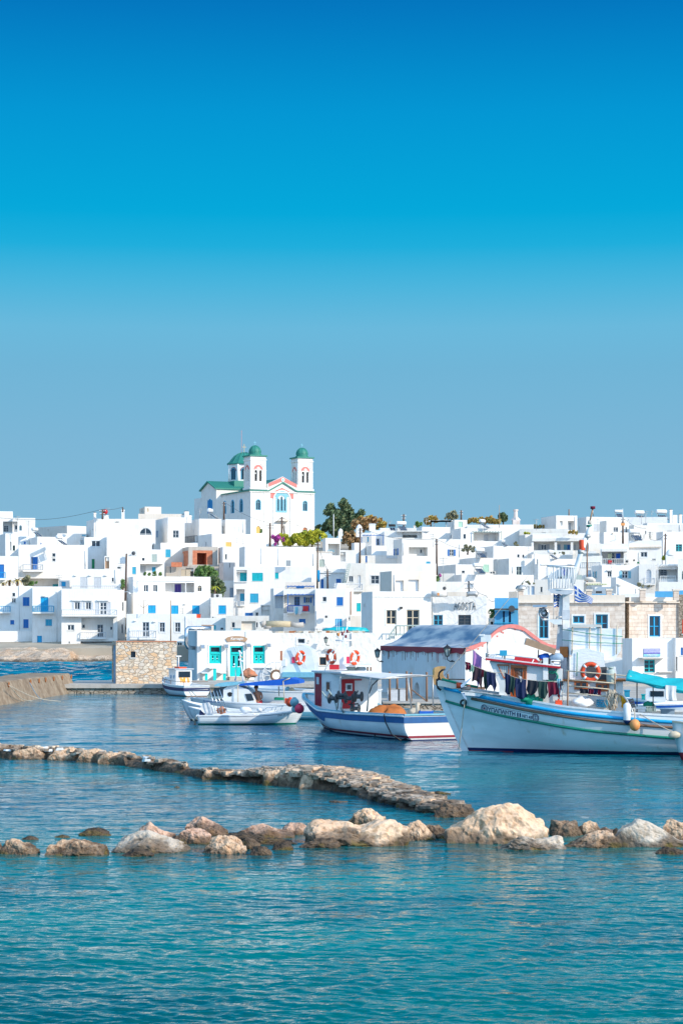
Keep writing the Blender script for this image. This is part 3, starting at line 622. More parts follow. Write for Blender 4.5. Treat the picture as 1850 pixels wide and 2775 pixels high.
H('h4','white terrace house with two pale closed garage-like shutters behind a long railing','A',285,820,1388,857,0,
  [('s',920,948,1003,1088,'palegrey'),('s',1077,948,1162,1088,'palegrey'),('w',1283,957,1307,1002),('r',826,1050,1365,1090,'palegrey',2.5),('h',850,925,880,936,None),('h',1020,925,1050,936,None),('h',1200,925,1230,936,None),('q',1325,865,1330,1020)],D=6)
H('h5','broad white house with a blue-shuttered balcony door and two tiny stacked windows','A',293,213,1000,577,0,
  [('o',360,718,376,866,'blue'),('d',376,718,433,866,'blue'),('b',265,805,490,870,'grey'),('w',598,675,637,716),('w',598,735,637,768),('l',335,964,672,1060,2.0,[('s',605,1030,670,1060,'teal')]),('q',982,645,988,855)],D=7)
H('h5b','little white cube house with one bright blue square shutter beside the shaded underpass','A',288,678,800,988,0,[('s',705,1003,755,1057,'brightblue')],D=3)
H('h6','white house with a bright blue balcony door cut by the left photo edge','A',286,-60,210,707,0,[('d',-25,803,47,962,'blue'),('b',-60,895,60,965,'brightblue')],D=5)
H('h7','white house with a wide four-pane window above a green door','A',305,968,1228,490,52,[('W',1050,530,1153,602,'whitepaint'),('d',1054,742,1087,853,'green'),('q',1195,680,1200,850)],[('w',925,525,940,570),('w',943,525,960,570)])
H('h8','tall blank white wall house right of the wide four-pane window','A',303,1226,1740,462,0,[('h',1230,700,1420,706,'cream',.1)],D=4)
H('h8b','low white annex with a slatted wooden gate beside the blank white wall','A',297,1200,1500,708,0,[('n',1207,720,1255,852,'oldwood'),('w',1345,830,1385,855)],D=4)
h=H('h9','topmost white house with a step roof and small loggia at the far left skyline','A',336,-60,146,192,0,[('l',35,310,205,430,1.5,[('g',42,358,97,430,'whitepaint')])],D=9)
H('h9b','white block with two narrow windows and one arched window at the far left skyline','A',335,144,405,268,0,[('l',146,310,200,430,.6,[('w',172,355,200,403)]),('a',222,355,250,415,'paleblue')],D=9)
H('h9c','plain white house under the far left skyline block with one narrow dark window','A',322,62,405,447,66,[('w',147,585,173,645,'green'),('n',115,545,132,645)])
H('h10','low white house with rounded roof corners carrying a solar boiler on the left','A',318,430,765,485,128,[('s',463,553,478,570,'blue')],[('w',325,530,345,570)])
H('h10b','small shaded white block left of the rounded roof corners','A',316,222,305,482,10,[('s',275,540,297,570,'blue')],D=4)
H('h11','far grey-walled block with one sunlit white face on the left skyline','A',350,770,990,358,355,[],[('w',550,402,560,410)],smat='pale')
H('h11b','low shaded white house between two chimneys below the left skyline block','A',330,660,990,447,0,[('s',940,460,985,480,'paleblue')],D=4)
h=H('h12','white skyline house with tall corner chimney and a stepped gable','A',326,1105,1316,278,112,[],[('w',1000,440,1006,480),('w',1035,415,1042,450),('w',1062,390,1068,402)])
chimney(h,'A',1078,202,1105,480,setback=.1);chimney(h,'A',1195,238,1248,300,setback=.6,cap=False)
h=H('h12b','white skyline house with a slim chimney and a big arched window','A',327.5,1318,1785,280,0,[('a',1600,383,1742,520,'whitepaint'),('h',1318,305,1375,312,None)],D=9)
chimney(h,'A',1395,165,1430,300,setback=.8)
H('h13','long low cream skyline house behind the big arched window house','B',348,190,712,222,0,[],D=9,mat='cream')
h=H('h13b','small cream penthouse box, highest on the left skyline','B',352,265,453,140,62,[('d',290,160,308,198,'beige')],[('w',225,178,240,222)],mat='cream')
h=H('h14','shaded white house with one barred window left of the church','B',333,530,722,262,142,[('w',587,412,655,497,'grey')],[('s',392,420,418,490,'bluegrey')])
chimney(h,'B',690,222,718,300,setback=1);chimney(h,'B',722,187,770,300,setback=.5);chimney(h,'B',772,232,801,300,setback=1.2)
H('h15','big blank sunlit white cube house directly below the church flank','B',334,888,1146,278,168,[],[('w',728,420,733,485),('w',822,405,828,485)])
H('h16','white cube house with a wide white shuttered opening beside the church corner','B',336,1190,1422,285,45,[('s',1243,370,1350,440,'whitepaint'),('q',1390,305,1394,440)],[('w',1152,365,1165,440)])
H('h17','long white house with one yellow shuttered window below the church','B',318,1035,1655,450,195,[('s',1192,547,1260,600,'yellow')],[('w',870,555,880,597),('w',958,548,972,590),('b',727,488,835,550,'darkgrey',.5)])
H('h18','white house with a square blue window left of the unfinished brick house','B',311,500,872,555,50,[('s',500,630,562,722,'cyanb')],[])
H('h18b','shaded white roof room beside the slim roof pipe, left of the blue window','B',309,446,500,555,100,[],[('w',345,565,368,628)],D=3)
H('h19','white house with a jade green shutter over a planted balcony','B',301,170,490,632,0,[('s',343,687,403,775,'greygreen'),('w',230,727,263,762),('s',347,835,390,890,'cyanb'),('n',213,820,275,935,'palegrey'),('h',215,795,470,803,'cream',1.2)],D=6)
H('h19b','white house with one narrow blue-grey window behind the wooden pole','B',299,-110,211,710,0,[('s',120,832,163,915,'cyanb')],D=5)
def brickx(root,fr,W,D,H_):
 c=MB()
 for a,b_ in((0,.55),(W*.83,W)):c.box(a-.03,-.03,0,b_+.03,.5,H_+.004,'concrete')
 c.box(-.04,-.035,H_-.55,W+.04,.6,H_+.01,'concrete');c.box(-.035,.3,H_-.55,.3,D,H_+.008,'concrete');c.box(-.2,-.25,0,W+.3,-.02,.3,'concrete');c.build('concrete_frame',root)
H('brickhouse','unfinished bare brick and concrete house without doors above the dark green trees','B',306,770,1100,600,120,[('l',865,672,973,826,3.0),('l',1035,692,1070,735,.5)],[('l',683,680,710,828,.8)],mat='brick',name='unfinished_house',xtra=brickx,yb=828,grp=None)
H('brickbase','bare grey concrete plinth house carrying the unfinished brick rooms','B',304.5,505,1115,826,0,[('l',735,845,822,940,1.0),('s',680,862,790,940,'beige'),('w',552,830,565,905)],D=5,mat='concrete',grp=None)
H('bricklow','low red brick parapet left of the unfinished house','B',303.5,567,693,778,0,[],D=.3,mat='brick',yb=832,name='brick_parapet',cat='brick wall',grp=None)
H('h20','white house with two cross-framed windows and an open loggia with a purple door','B',282,130,1018,942,78,
  [('W',252,1040,304,1118,'whitepaint'),('W',360,1040,410,1118,'whitepaint'),('l',500,1015,733,1127,1.8,[('d',607,1030,682,1124,'purple')]),('l',740,1015,835,1127,1.8),('a',870,1045,918,1115,'beige'),('h',130,985,840,994,None,.15),('q',182,1000,188,1180)],[('w',65,1025,75,1100)])
H('h21','white house with three sky blue square shutters in a row, behind the bare tree','E',279,132,1020,198,75,[('s',302,340,390,432,'brightblue'),('s',568,342,650,443,'brightblue'),('s',808,342,893,443,'brightblue'),('q',1014,255,1019,445),('h',712,322,735,332,None)],[('w',62,260,70,400)])
H('h22','lower white house with a single sky blue square shutter at its centre','E',278,1020,1282,252,0,[('s',1110,342,1197,441,'brightblue')],D=7)
H('h23','white house with grey french windows and a white-railed balcony behind the stone block building','E',264,55,858,440,0,
  [('g',237,535,315,702,'palegrey'),('W',435,540,494,648,'palegrey'),('W',612,540,672,648,'palegrey'),('W',640,768,693,836,'whitepaint'),('b',97,635,392,716,'palegrey'),('q',735,465,741,880),('h',140,515,165,525,None),('h',360,525,388,535,None)],D=9,z0=.2)
H('h24','low white house with two tiny windows behind the waterside bar roof','E',258,852,1192,487,0,[('s',1047,570,1080,620,'teal'),('w',1133,598,1167,623)],D=3)
H('h25','low grey-white house with a peach roof panel behind the waterside bar','E',256,1192,1690,462,0,[('w',1262,537,1298,597),('n',1375,525,1537,628,'cream'),('w',1542,537,1562,597),('s',1278,605,1365,628,'paleblue')],D=5,mat='pale')
H('h26','largest white house of the middle, upper storey with two pilasters and no windows','C',297,15,830,598,66,[('q',203,615,210,800),('q',395,615,402,815),('q',800,680,804,820)],[],D=8)
H('h27','large white house with turquoise roller shutters and a narrow white-railed loggia','B',290,1285,2178,832,0,
  [('l',1318,868,1436,1000,1.0,[('s',1357,900,1436,997,'teal')]),('s',1495,900,1620,996,'teal'),('s',1758,898,1800,968,'teal'),('l',1316,1088,1410,1268,1.0,[('s',1357,1138,1407,1228,'cyanb')]),('b',1318,1230,1408,1268,'whitepaint',.2),('s',1472,1138,1568,1243,'cyanb'),('h',1285,1000,1440,1010,None,.2),('s',1415,1360,1505,1400,'blue'),('w',1535,1355,1568,1400)],D=7)
H('h27b','shaded white side wing with a blue door by the dark palm leaves','B',292,1186,1286,990,8,[('d',1240,1072,1282,1180,'bluegrey')],D=4)
H('h27c','narrow pale pink rendered house between palms and the turquoise shutters','B',300,1168,1300,780,50,[('w',1235,790,1245,840)],D=5,mat='pinkish')
H('h27d','shaded white stepped house wall with two slit windows above the pink house','B',305,1160,1256,602,50,[('w',1188,685,1207,745)],D=5)
H('h28','white house with blue pergola balcony hung with laundry','F',262,457,822,155,0,
  [('l',462,222,816,432,1.2,[('g',582,243,645,350,'blue'),('o',712,248,760,312,'blue')]),('p',503,215,812,345,'blue',1.0),('b',505,345,750,415,'royal',.9),('s',635,498,710,550,'blue')],D=6)
H('h28b','small shaded white house with a blue-framed porch, left of the laundry balcony','F',266,345,458,147,20,[('n',362,232,455,375,'palegrey'),('h',355,225,456,234,'blue',.3)],D=5)
H('h28c','white lean-to house wall below the big diagonal shadow','F',270,195,346,335,0,[('n',205,345,300,455,'pale')],D=4)
H('h28d','tiny white roof hut with a cream parapet above the laundry balcony','F',272,475,822,75,0,[('p',500,118,812,146,'blue',1.2),('s',603,128,695,146,'blue')],D=3,mat='cream')
H('h29','white house with one blue shutter over another and a rusty ventilator between','F',258,820,1187,150,0,[('w',905,243,952,298),('s',1067,247,1142,345,'blue'),('s',1052,497,1130,583,'brightblue'),('q',838,405,844,580)],D=6)
H('h29b','narrow white house with rusty streaks beside the double blue shutters','F',260,1187,1262,150,0,[('q',1230,180,1235,450,'rust')],D=5)
H('h30','small white house with a turquoise framed window behind the white alley','F',262,1262,1360,218,0,[('s',1295,315,1345,412,'teal')],D=5)
H('h30b','low cream garden wall block under the turquoise framed window','F',256,1225,1345,462,0,[],D=2,mat='cream')
H('h31','white house with one mint green shutter beside the sloping alley','C',302,822,1015,660,0,[('s',868,747,928,830,'greygreen'),('h',825,655,1020,668,'cream',.1)],D=6)
H('h32','shaded white house with a blue door and a small blue shutter by the electricity pole','C',283,872,1180,855,0,[('d',888,975,918,1078,'blue'),('s',1063,970,1118,1016,'blue'),('h',872,895,1150,900,None,.2)],D=6)
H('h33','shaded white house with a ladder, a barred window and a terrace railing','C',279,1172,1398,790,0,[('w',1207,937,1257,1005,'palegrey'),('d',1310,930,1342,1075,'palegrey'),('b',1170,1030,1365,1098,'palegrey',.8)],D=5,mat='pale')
H('h33b','low shaded white block at the foot of the ladder','C',277,1040,1170,1018,0,[],D=3)
H('h34','white chapel-like house with an open portal beside the cross pole','C',318,940,1110,500,28,[('l',970,565,1102,700,1.5),('r',972,640,1035,662,'paleblue')],D=6)
H('h35','white parapet wall with a parked scooter nook, left of the brown tree','C',330,1100,1290,640,0,[('l',1112,660,1170,770,.6)],D=4)
# ------------------------------------------------------------------ town, right part
h=H('g1','white house with a bright blue pergola, blue posts and a stout chimney','G',351,60,216,412,0,[('o',132,507,153,583,'blue'),('s',-8,480,20,545,'blue')],D=7)
H('g1b','white wing left of the blue pergola house','C',349,1345,1470,440,0,[('s',1420,485,1435,545,'cyanb'),('p',1350,465,1606,580,'blue',3.0)],D=6);chimney(h,'G',42,328,115,440,setback=.5)
H('g2','white house with a covered roof terrace and a solar boiler on its roof','G',350,215,740,418,0,[('l',425,432,592,498,2.0),('h',355,418,730,430,'pale',1.0)],D=6)
H('g2b','low white skyline strip house right of the stout chimney','G',357,168,585,385,0,[],D=5)
H('g3','low white house with blue door and terracotta pipe left of the outside stairs','C',341,1270,1395,555,20,[('o',1385,707,1398,785,'blue')],[],D=5)
H('g3b','shaded white terrace wall with a blue double shutter beside the brown pole','G',338,70,242,588,75,[],D=5)
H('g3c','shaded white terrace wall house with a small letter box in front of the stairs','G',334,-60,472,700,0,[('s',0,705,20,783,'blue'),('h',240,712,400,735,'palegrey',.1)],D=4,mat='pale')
H('g4','long white house with two blue-shuttered windows and a shaded recessed balcony','G',331,420,1096,508,100,[('l',497,604,713,707,1.6,[('w',628,632,650,673)]),('o',965,632,1012,706,'blue'),('q',432,555,437,700),('q',1078,570,1082,720),('s',695,770,745,795,'cyanb')],[('o',338,625,365,697,'blue')],D=6)
H('g5','white skyline house with a pipe chimney right of the covered terrace','G',349,650,972,372,60,[],[('w',975,460,985,505)],D=6)
chimney(HS['g2b'],'G',552,350,573,420,'cream',setback=.2)
H('g6','small white skyline hut with a pale green door beside a thatched pergola','G',356,1020,1166,292,78,[('d',1064,312,1115,378,'palegreen')],D=5)
H('g7','white house with a grey pergola terrace and a yellow-green window','G',344,1093,1930,388,110,
  [('w',1123,455,1152,508,'grey'),('l',1236,430,1530,538,2.0,[('s',1358,460,1410,538,'palegrey')]),('p',1236,425,1562,537,'greygreen',.4),('s',1778,492,1836,573,'ygreen'),('w',1430,375,1470,386)],[('w',970,460,985,505)])
H('g7b','low white skyline wall of the house behind the pergola terrace','G',352,1165,1930,348,0,[],D=5)
H('g8','white house with three tiny square windows in a row','G',326,1468,1928,592,205,[('w',1742,688,1768,724),('w',1800,690,1822,724),('w',1852,690,1880,724)],[('s',1335,670,1395,720,'grey')])
H('g9','white house with a pale mint green door beside a solar boiler','G',316,1245,1508,727,170,[('s',1345,805,1418,892,'palegreen'),('q',1260,735,1266,800)])
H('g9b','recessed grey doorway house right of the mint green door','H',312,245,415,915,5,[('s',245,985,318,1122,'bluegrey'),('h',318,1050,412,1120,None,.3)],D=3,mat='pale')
H('g10','small white house with one tiny window behind a solar boiler','G',309,1035,1250,803,205,[('w',1105,875,1140,905)],[])
H('g11','broad blank white wall house above the sign with thin green letters','H',296,-260,762,1135,150,[],D=8)
H('g11b','long blank white parapet house with a fine roof pipe, middle of the hill','G',287,0,812,795,0,[('W',62,932,157,1027,'grey')],D=7)
H('g12','peach rendered house with two plastic-wrapped openings','G',225,300,812,880,135,[('n',343,988,438,1112,'plastic_sheet'),('n',490,978,612,1112,'plastic_sheet'),('q',330,920,336,1110)],mat='cream')
H('g13','low white wall house with air conditioners left of the insulated roof duct','G',235,812,1130,1003,0,[],D=5)
H('g13b','shaded white wall between bougainvillea and the roof antenna','G',300,858,1022,908,0,[],D=4,mat='pale')
H('g14','white portico house with square pillars and shuttered doors under a deep white roof','H',336,743,1502,550,0,
  [('l',762,672,1490,792,2.2,[('o',862,707,945,787,'grey'),('s',1093,707,1140,787,'bluegrey'),('s',1187,710,1232,785,'paleblue'),('s',1234,712,1280,785,'blue'),('s',1320,712,1360,785,'palegrey')]),('h',740,620,1502,662,None,.5),('h',1055,675,1090,850,None,.3),('h',1283,675,1320,850,None,.3),('h',728,672,760,800,None,.3)],D=6)
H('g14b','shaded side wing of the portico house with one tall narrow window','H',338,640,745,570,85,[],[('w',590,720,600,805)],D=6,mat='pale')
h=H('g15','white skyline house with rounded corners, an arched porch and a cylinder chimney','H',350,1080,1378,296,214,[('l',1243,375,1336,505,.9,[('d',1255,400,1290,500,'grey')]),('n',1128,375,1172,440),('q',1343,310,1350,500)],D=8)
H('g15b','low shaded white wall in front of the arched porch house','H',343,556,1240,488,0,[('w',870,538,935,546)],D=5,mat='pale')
H('g16','white terrace house with a white corner pillar below the portico','H',322,733,1312,850,70,[],D=6)
H('g16b','white terrace parapet with small planted pots below the portico pillars','H',326,768,1310,792,0,[],D=3)
H('g17','white house with a tall two-pane window and a stepped shadow','H',306,412,785,905,165,[('W',515,1022,590,1143,'greygreen'),('q',460,1020,466,1115)],[])
h=H('g18','white house with lilac shutters behind the crow nest of the big boat','H',305,825,1392,910,45,[('s',925,1035,965,1165,'palegrey'),('o',1205,1060,1240,1150,'lilac'),('s',1155,1040,1195,1150,'lilac'),('w',1105,1165,1170,1205),('h',860,985,1390,1000,None,.2)],D=6)
chimney(h,'H',780,835,808,950,setback=.2,cap=False)
H('g19','shaded white house with one narrow window behind the left mast flag','H',282,775,1010,1205,0,[('w',855,1310,885,1385)],D=5,mat='pale')
H('g19b','sunlit low white wall house with round openings behind the crow nest rails','H',284,960,1400,1195,0,[('l',1045,1330,1240,1370,1.0)],D=5)
H('g20','small white garden pavilion with dry vines above the blue wall','H',262,620,772,1270,0,[('d',660,1300,700,1420,'whitepaint'),('d',728,1300,770,1420,'bluegrey')],D=3)
H('i1','long white skyline house with three roof solar boilers at the right','I',362,755,1348,322,0,[('s',790,350,800,365,'grey')],D=6)
H('i2','white skyline house with a louvered porch, right of the rounded arched porch house','I',360,200,758,316,122,[('s',298,420,395,520,'palegrey')],[('g',90,455,103,510,'grey')],D=6)
H('i3','far right white skyline house with long flat roof and chimney pillars','I',347,1196,1640,422,0,[('n',1340,515,1410,522,'bluegrey'),('q',1528,430,1533,520)],D=8)
h=H('i3b','white skyline block behind the chimney pillars at the far right','I',353,1063,1640,405,60,[],D=6)
chimney(h,'I',1385,208,1418,420,setback=.3);chimney(h,'I',1520,275,1556,420,setback=.3);chimney(h,'I',1430,290,1488,420,setback=.5,cap=False)
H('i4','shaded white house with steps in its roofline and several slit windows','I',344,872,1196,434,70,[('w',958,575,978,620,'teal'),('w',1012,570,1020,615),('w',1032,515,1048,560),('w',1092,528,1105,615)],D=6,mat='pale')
H('i5','white house with a grey-framed terrace door under the skyline','I',346,485,802,370,95,[('g',583,465,650,530,'grey'),('w',755,462,775,545)],D=6)
H('i6','white house with white closed shutters and a peeling plaster patch','I',327,447,796,535,50,[('s',537,570,612,655,'whitepaint'),('h',560,548,580,556,'beige')],[],D=6)
H('i6b','tall sunlit right-edge house with a teal four-pane window','I',331,1285,1700,527,95,[('g',1466,705,1556,806,'teal')],D=7)
H('i7','white house with a scalloped cornice and a white sliding window','I',313,805,1268,655,0,[('W',968,815,1063,887,'palegrey'),('h',805,738,1262,752,'cream',.35),('w',1130,910,1182,930),('s',918,955,955,980,'green'),('q',950,820,955,980)],D=6)
H('i7b','white house with a shaded balcony hung with green and dark blue towels','I',311,398,802,700,0,[('l',418,812,728,985,2.0,[('g',505,820,605,980,'whitepaint'),('d',735,820,775,905,'palegrey')]),('b',415,915,728,988,'whitepaint',.5),('h',415,772,780,810,None,.8),('h',728,843,778,985,None,.3)],D=6)
H('i7c','shaded white house between the thin dark pole and the towel balcony','I',318,232,400,690,120,[],[('s',218,715,226,775,'navy')],D=5,mat='pale')
H('i8','white house with open light blue shutters and a grey side window','I',294,420,944,1003,150,[('w',500,1090,558,1168,'palegrey'),('o',706,1088,790,1188,'paleblue'),('h',480,1070,570,1080,None,.4),('h',690,1068,800,1078,None,.2)],[('o',308,1092,335,1182,'paleblue')],D=6)
H('i9','white house with an arched pale door and a small railed stair landing','I',292.5,944,1182,990,0,[('ad',1043,1062,1120,1258,'palegrey'),('b',1022,1185,1166,1264,'palegrey',.8)],D=6)
H('i10','white house with a railed veranda and sliding doors under a slatted roof','I',293,1182,1505,990,0,[('l',1222,1022,1496,1192,2.0,[('g',1245,1058,1342,1160,'grey')]),('b',1245,1158,1465,1235,'whitepaint',.8),('p',1215,992,1500,1025,'whitepaint',.9)],D=6)
H('i10b','white house with a rounded archway cut by the right photo edge','I',291,1494,1700,905,0,[('a',1548,1068,1640,1210,'greygreen')],D=6)
def gab(root,fr,W,D,H_):
 g=MB();g.prism([(0,H_-.01),(W,H_-.01),(0.0,H_+W*.40)],0.0,D,'white');g.build('gable',root)
H('i11','white shed with a single sloping roof below the light blue shutters','I',279,622,970,1322,70,[('q',900,1330,905,1400)],[('s',572,1208,600,1308,'cyanb')],D=5,xtra=gab,name='shed',cat='shed')
H('i11b','low white garden wall house left of the sloping roof shed','I',281,320,560,1310,0,[('w',330,1370,420,1398,'brownwood')],D=4)
H('i12','white walled court with a white post in front of the shed','I',240,520,1172,1405,0,[],D=4)
H('i12b','white lane house under the veranda with dark roof hatch','I',285,1225,1700,1240,0,[],D=5)
H('i12c','shaded white house behind the flag and crane arm with a pale cornice','I',300,110,425,870,0,[('r',125,960,400,1040,'whitepaint'),('s',210,1075,262,1180,'bluegrey'),('h',60,810,340,835,'pale',.4)],D=5)
H('i12d','low white block under the horizontal white flue pipe','I',262,40,172,1208,0,[('n',55,1140,135,1205,'greygreen')],D=3)
H('bw1','long blue terrace wall left piece between two stone roof pillars','I',205,278,590,1410,0,[],D=.4,mat='bluewall',name='terrace_wall',cat='terrace wall',grp='blue terrace walls')
H('bw2','blue terrace wall with a sloped left end between two stone roof pillars','I',205,1172,1437,1372,0,[],D=.4,mat='bluewall',name='terrace_wall',cat='terrace wall',grp='blue terrace walls')
H('bw3','short blue terrace wall right of the last stone roof pillar','I',205,1512,1620,1360,0,[],D=.4,mat='bluewall',name='terrace_wall',cat='terrace wall',grp='blue terrace walls')
# ------------------------------------------------------------------ the church
def strokes_text(mb,txt,u0,z0,w_,h_,P,r_,mat,adv=None):
 G={'A':[[(0,0),(.5,1),(1,0)],[(.05,.45),(.95,.45)]],'G':[[(.95,.85),(.6,1),(.15,.75),(.05,.4),(.3,0),(.8,.05),(.9,.45),(.55,.45)]],
         'O':[[(.5,1),(.1,.75),(.1,.25),(.5,0),(.9,.25),(.9,.75),(.5,1)]],'S':[[(.9,.85),(.5,1),(.15,.75),(.45,.5),(.85,.28),(.5,0),(.1,.12)]],
         'T':[[(-.1,.8),(.4,.98),(1.5,1.08)],[(.6,1),(.35,0)]]}
 for i,ch in enumerate(txt):
  for st in G[ch]:mb.tube([P(u0+w_*(i+.82*a)/len(txt),z0+h_*b_,0)for a,b_ in st],r_,mat,5)
def text_mesh(txt,size,depth=0.01,bold=0.0):
 cu=bpy.data.curves.new('text','FONT');cu.body=txt;cu.size=size;cu.extrude=depth;cu.offset=bold;cu.align_x='LEFT'
 o=bpy.data.objects.new('text',cu);COL.objects.link(o);bpy.context.view_layer.update()
 me=bpy.data.meshes.new_from_object(o.evaluated_get(bpy.context.evaluated_depsgraph_get()))
 vs=[tuple(v.co)for v in me.vertices];fs=[tuple(p.vertices)for p in me.polygons]
 bpy.data.objects.remove(o);bpy.data.curves.remove(cu);bpy.data.meshes.remove(me)
 return vs,fs
def put_text(mb,txt,u0,z0,width,height,P,mat,depth=0.012,map_=None,bold=0.0):
 vs,fs=text_mesh(txt,1.0,.5,bold)
 x0=min(v[0]for v in vs);x1=max(v[0]for v in vs);y0=min(v[1]for v in vs);y1=max(v[1]for v in vs)
 out=[P(u0+(v[0]-x0)/(x1-x0)*width,z0+(v[1]-y0)/(y1-y0)*height,-(v[2]+.5)*depth)for v in vs]
 mb.mesh(out,fs,mat)
def disc(mb,P,cu,cz,r0,r1,a0,a1,d0,d1,mat,ks=16):
 for k in range(ks):
  t0,t1=a0+(a1-a0)*k/ks,a0+(a1-a0)*(k+1)/ks
  q=[(cu+r0*math.cos(t0),cz+r0*math.sin(t0)),(cu+r1*math.cos(t0),cz+r1*math.sin(t0)),(cu+r1*math.cos(t1),cz+r1*math.sin(t1)),(cu+r0*math.cos(t1),cz+r0*math.sin(t1))]
  vs=[P(a,b,d0)for a,b in q]+[P(a,b,d1)for a,b in q]
  mb.mesh(vs,[(0,1,2,3),(7,6,5,4),(0,4,5,1),(1,5,6,2),(2,6,7,3),(3,7,4,0)],mat)
def church():
 Y=440.0;X_,YT=px('J',690,690);X=(X_-CX)/F*Y;zt=CZ-(YT-HY)/F*Y;zg=20.0;th=R(26)
 root=empty('church',(X,Y,zg),'large white church with green domes, twin bell towers and pink gable trim on the hilltop','church',None,th)
 fr=Frame((X,Y,zg),th);H_=zt-zg;f=lambda x,y,c=0.0:fr.front('J',x,y,c)
 W=f(1435,710)[0];L=fr.side('J',335,730)[0];tw=f(875,690)[0];L2=L+16
 PF=lambda u,z,d:(u,d,z);PS=lambda u,z,d:(d,u,z)
 wall=MB();holes=[];sh=[]
 def arched(x0,y0,x1,y1,kind='a',col='paleblue',frame=True):
  (u0,a1),(u1,a0)=f(x0,y0),f(x1,y1);opening(kind,root,PF,u0,a0,u1,a1,col);holes.append((u0,a0,u1,a1,.22,True))
  if frame:
   g=MB();r_=(u1-u0)/2;disc(g,PF,(u0+u1)/2,a1-r_,r_,r_+.16,0,math.pi,-.05,.03,col)
   slab_on(g,PF,u0-.16,a0,u0,a1-r_,-.05,.03,col);slab_on(g,PF,u1,a0,u1+.16,a1-r_,-.05,.03,col);slab_on(g,PF,u0-.3,a0-.15,u1+.3,a0,-.12,.03,'white');g.build('window_surround',root)
 arched(757,802,808,925);arched(1312,818,1358,938)
 arched(757,1112,808,1200,'ad','yellow',False);arched(1308,1128,1362,1205,'ad','terracotta',False);arched(1040,1095,1100,1230,'ad','pale',False)
 for q in((1006,785,1028,935),(1046,762,1071,935),(1086,785,1106,935)):arched(*q,'a','paleblue',False)
 grid_wall(wall,W,0,H_,holes,PF,'white')
 for q in((465,815,496,960),(566,803,598,948),(378,826,400,968)):
  (v0,a1),(v1,a0)=fr.side('J',q[0],q[1]),fr.side('J',q[2],q[3])
  if v0>v1:v0,v1=v1,v0
  opening('a',root,PS,v0,a0,v1,a1,'cyanb');sh.append((v0,a0,v1,a1,.22,True))
  g=MB();r_=(v1-v0)/2;disc(g,PS,(v0+v1)/2,a1-r_,r_,r_+.2,0,math.pi,-.05,.03,'cyanb');slab_on(g,PS,v0-.2,a0,v0,a1-r_,-.05,.03,'cyanb');slab_on(g,PS,v1,a0,v1+.2,a1-r_,-.05,.03,'cyanb');g.build('window_surround',root)
 grid_wall(wall,L2,0,H_,sh,PS,'white')
 wall.face([(W,0,0),(W,L2,0),(W,L2,H_),(W,0,H_)],'white');wall.face([(0,L2,0),(0,L2,H_),(W,L2,H_),(W,L2,0)],'white');wall.face([(0,0,H_-.01),(W,0,H_-.01),(W,L2,H_-.01),(0,L2,H_-.01)],'domegreen')
 g0,g1=f(905,690)[0],f(1238,690)[0];gm=(g0+g1)/2;hp=f(1065,600)[1];hq=f(1062,528)[1]
 wall.prism([(g0,H_),(g1,H_),(gm,hp)],-.003,1.2,'white')
 wall.build('wall',root,fix=False)
 par=MB();e0,e1=f(880,630)[1],f(910,620)[1]
 par.prism([(g0-.3,H_),(g1+.3,H_),(g1+.3,e1),(gm,hq),(g0-.3,e1)],.05,1.0,'white')
 for a,b_,s_ in((g0,gm,1),(gm,g1,-1)):
  l0,l1=(f(912,655)[1]+.1,hp+.35);top0,top1=l0+.75,l1+.9
  z=[l0,l1,top1,top0]if s_==1 else[l1,l0,top0,top1]
  par.prism([(a,z[0]),(b_,z[1]),(b_,z[2]),(a,z[3])],-.02,.3,'pink')
 disc(par,PF,gm,f(1062,568)[1],0,.42,0,2*math.pi,-.12,.1,'white');disc(par,PF,gm,f(1062,568)[1],0,.2,0,2*math.pi,-.15,.1,'paleblue');par.build('gable',root)
 c=MB();c.box(-.35,-.35,H_-.12,g0,.0,H_+.12,'domegreen');c.box(g1,-.35,H_-.12,W+.35,.0,H_+.12,'domegreen');c.box(-.36,.0,H_-.12,-.002,L,H_+.12,'domegreen');c.box(-.2,-.22,H_-.4,W+.2,-.004,H_-.13,'white')
 for a,za,b_,zb in((g0-.05,H_,gm,hp),(gm,hp,g1+.05,H_)):c.prism([(a,za-.14),(b_,zb-.14),(b_,zb+.14),(a,za+.14)],-.34,.04,'domegreen')
 c.build('cornice',root)
 o=MB();ca=f(1062,800);ra=f(1165,800)[0]-ca[0];zl=f(928,785)[1];zs_=f(928,722)[1];zp=f(1063,660)[1];u0,u1=f(928,785)[0],f(1197,785)[0];um=ca[0]
 ks=14;arc=[(um+ra*math.cos(math.pi*k/ks),ca[1]+ra*math.sin(math.pi*k/ks))for k in range(ks+1)]
 for k in range(ks):
  a,b_=arc[k],arc[k+1]
  def topz(u):return zs_+(zp-zs_)*(1-abs(u-um)/(u1-um))
  A=(min(u1,a[0]+.0),max(a[1],topz(a[0])));B=(b_[0],max(b_[1],topz(b_[0])))
  o.mesh([PF(*a,-.05),PF(*b_,-.05),PF(*B,-.05),PF(*A,-.05),PF(*a,.0),PF(*b_,.0),PF(*B,.0),PF(*A,.0)],[(0,1,2,3),(0,4,5,1),(2,6,7,3)],'pink')
 for a,b_ in((u0,um-ra),(um+ra,u1)):slab_on(o,PF,a,zl,b_,zs_,-.05,.0,'pink')
 disc(o,PF,um,ca[1],ra*.9,ra+.02,0,math.pi,-.16,.0,'white')
 slab_on(o,PF,um-ra,f(928,1230)[1],um-ra*.9,ca[1],-.16,.0,'white');slab_on(o,PF,um+ra*.9,f(928,1230)[1],um+ra,ca[1],-.16,.0,'white')
 for x in(690,850,1243,1405,1428):uu=f(x,900)[0];slab_on(o,PF,uu,.3,uu+.32,H_-.42,-.10,.0,'white')
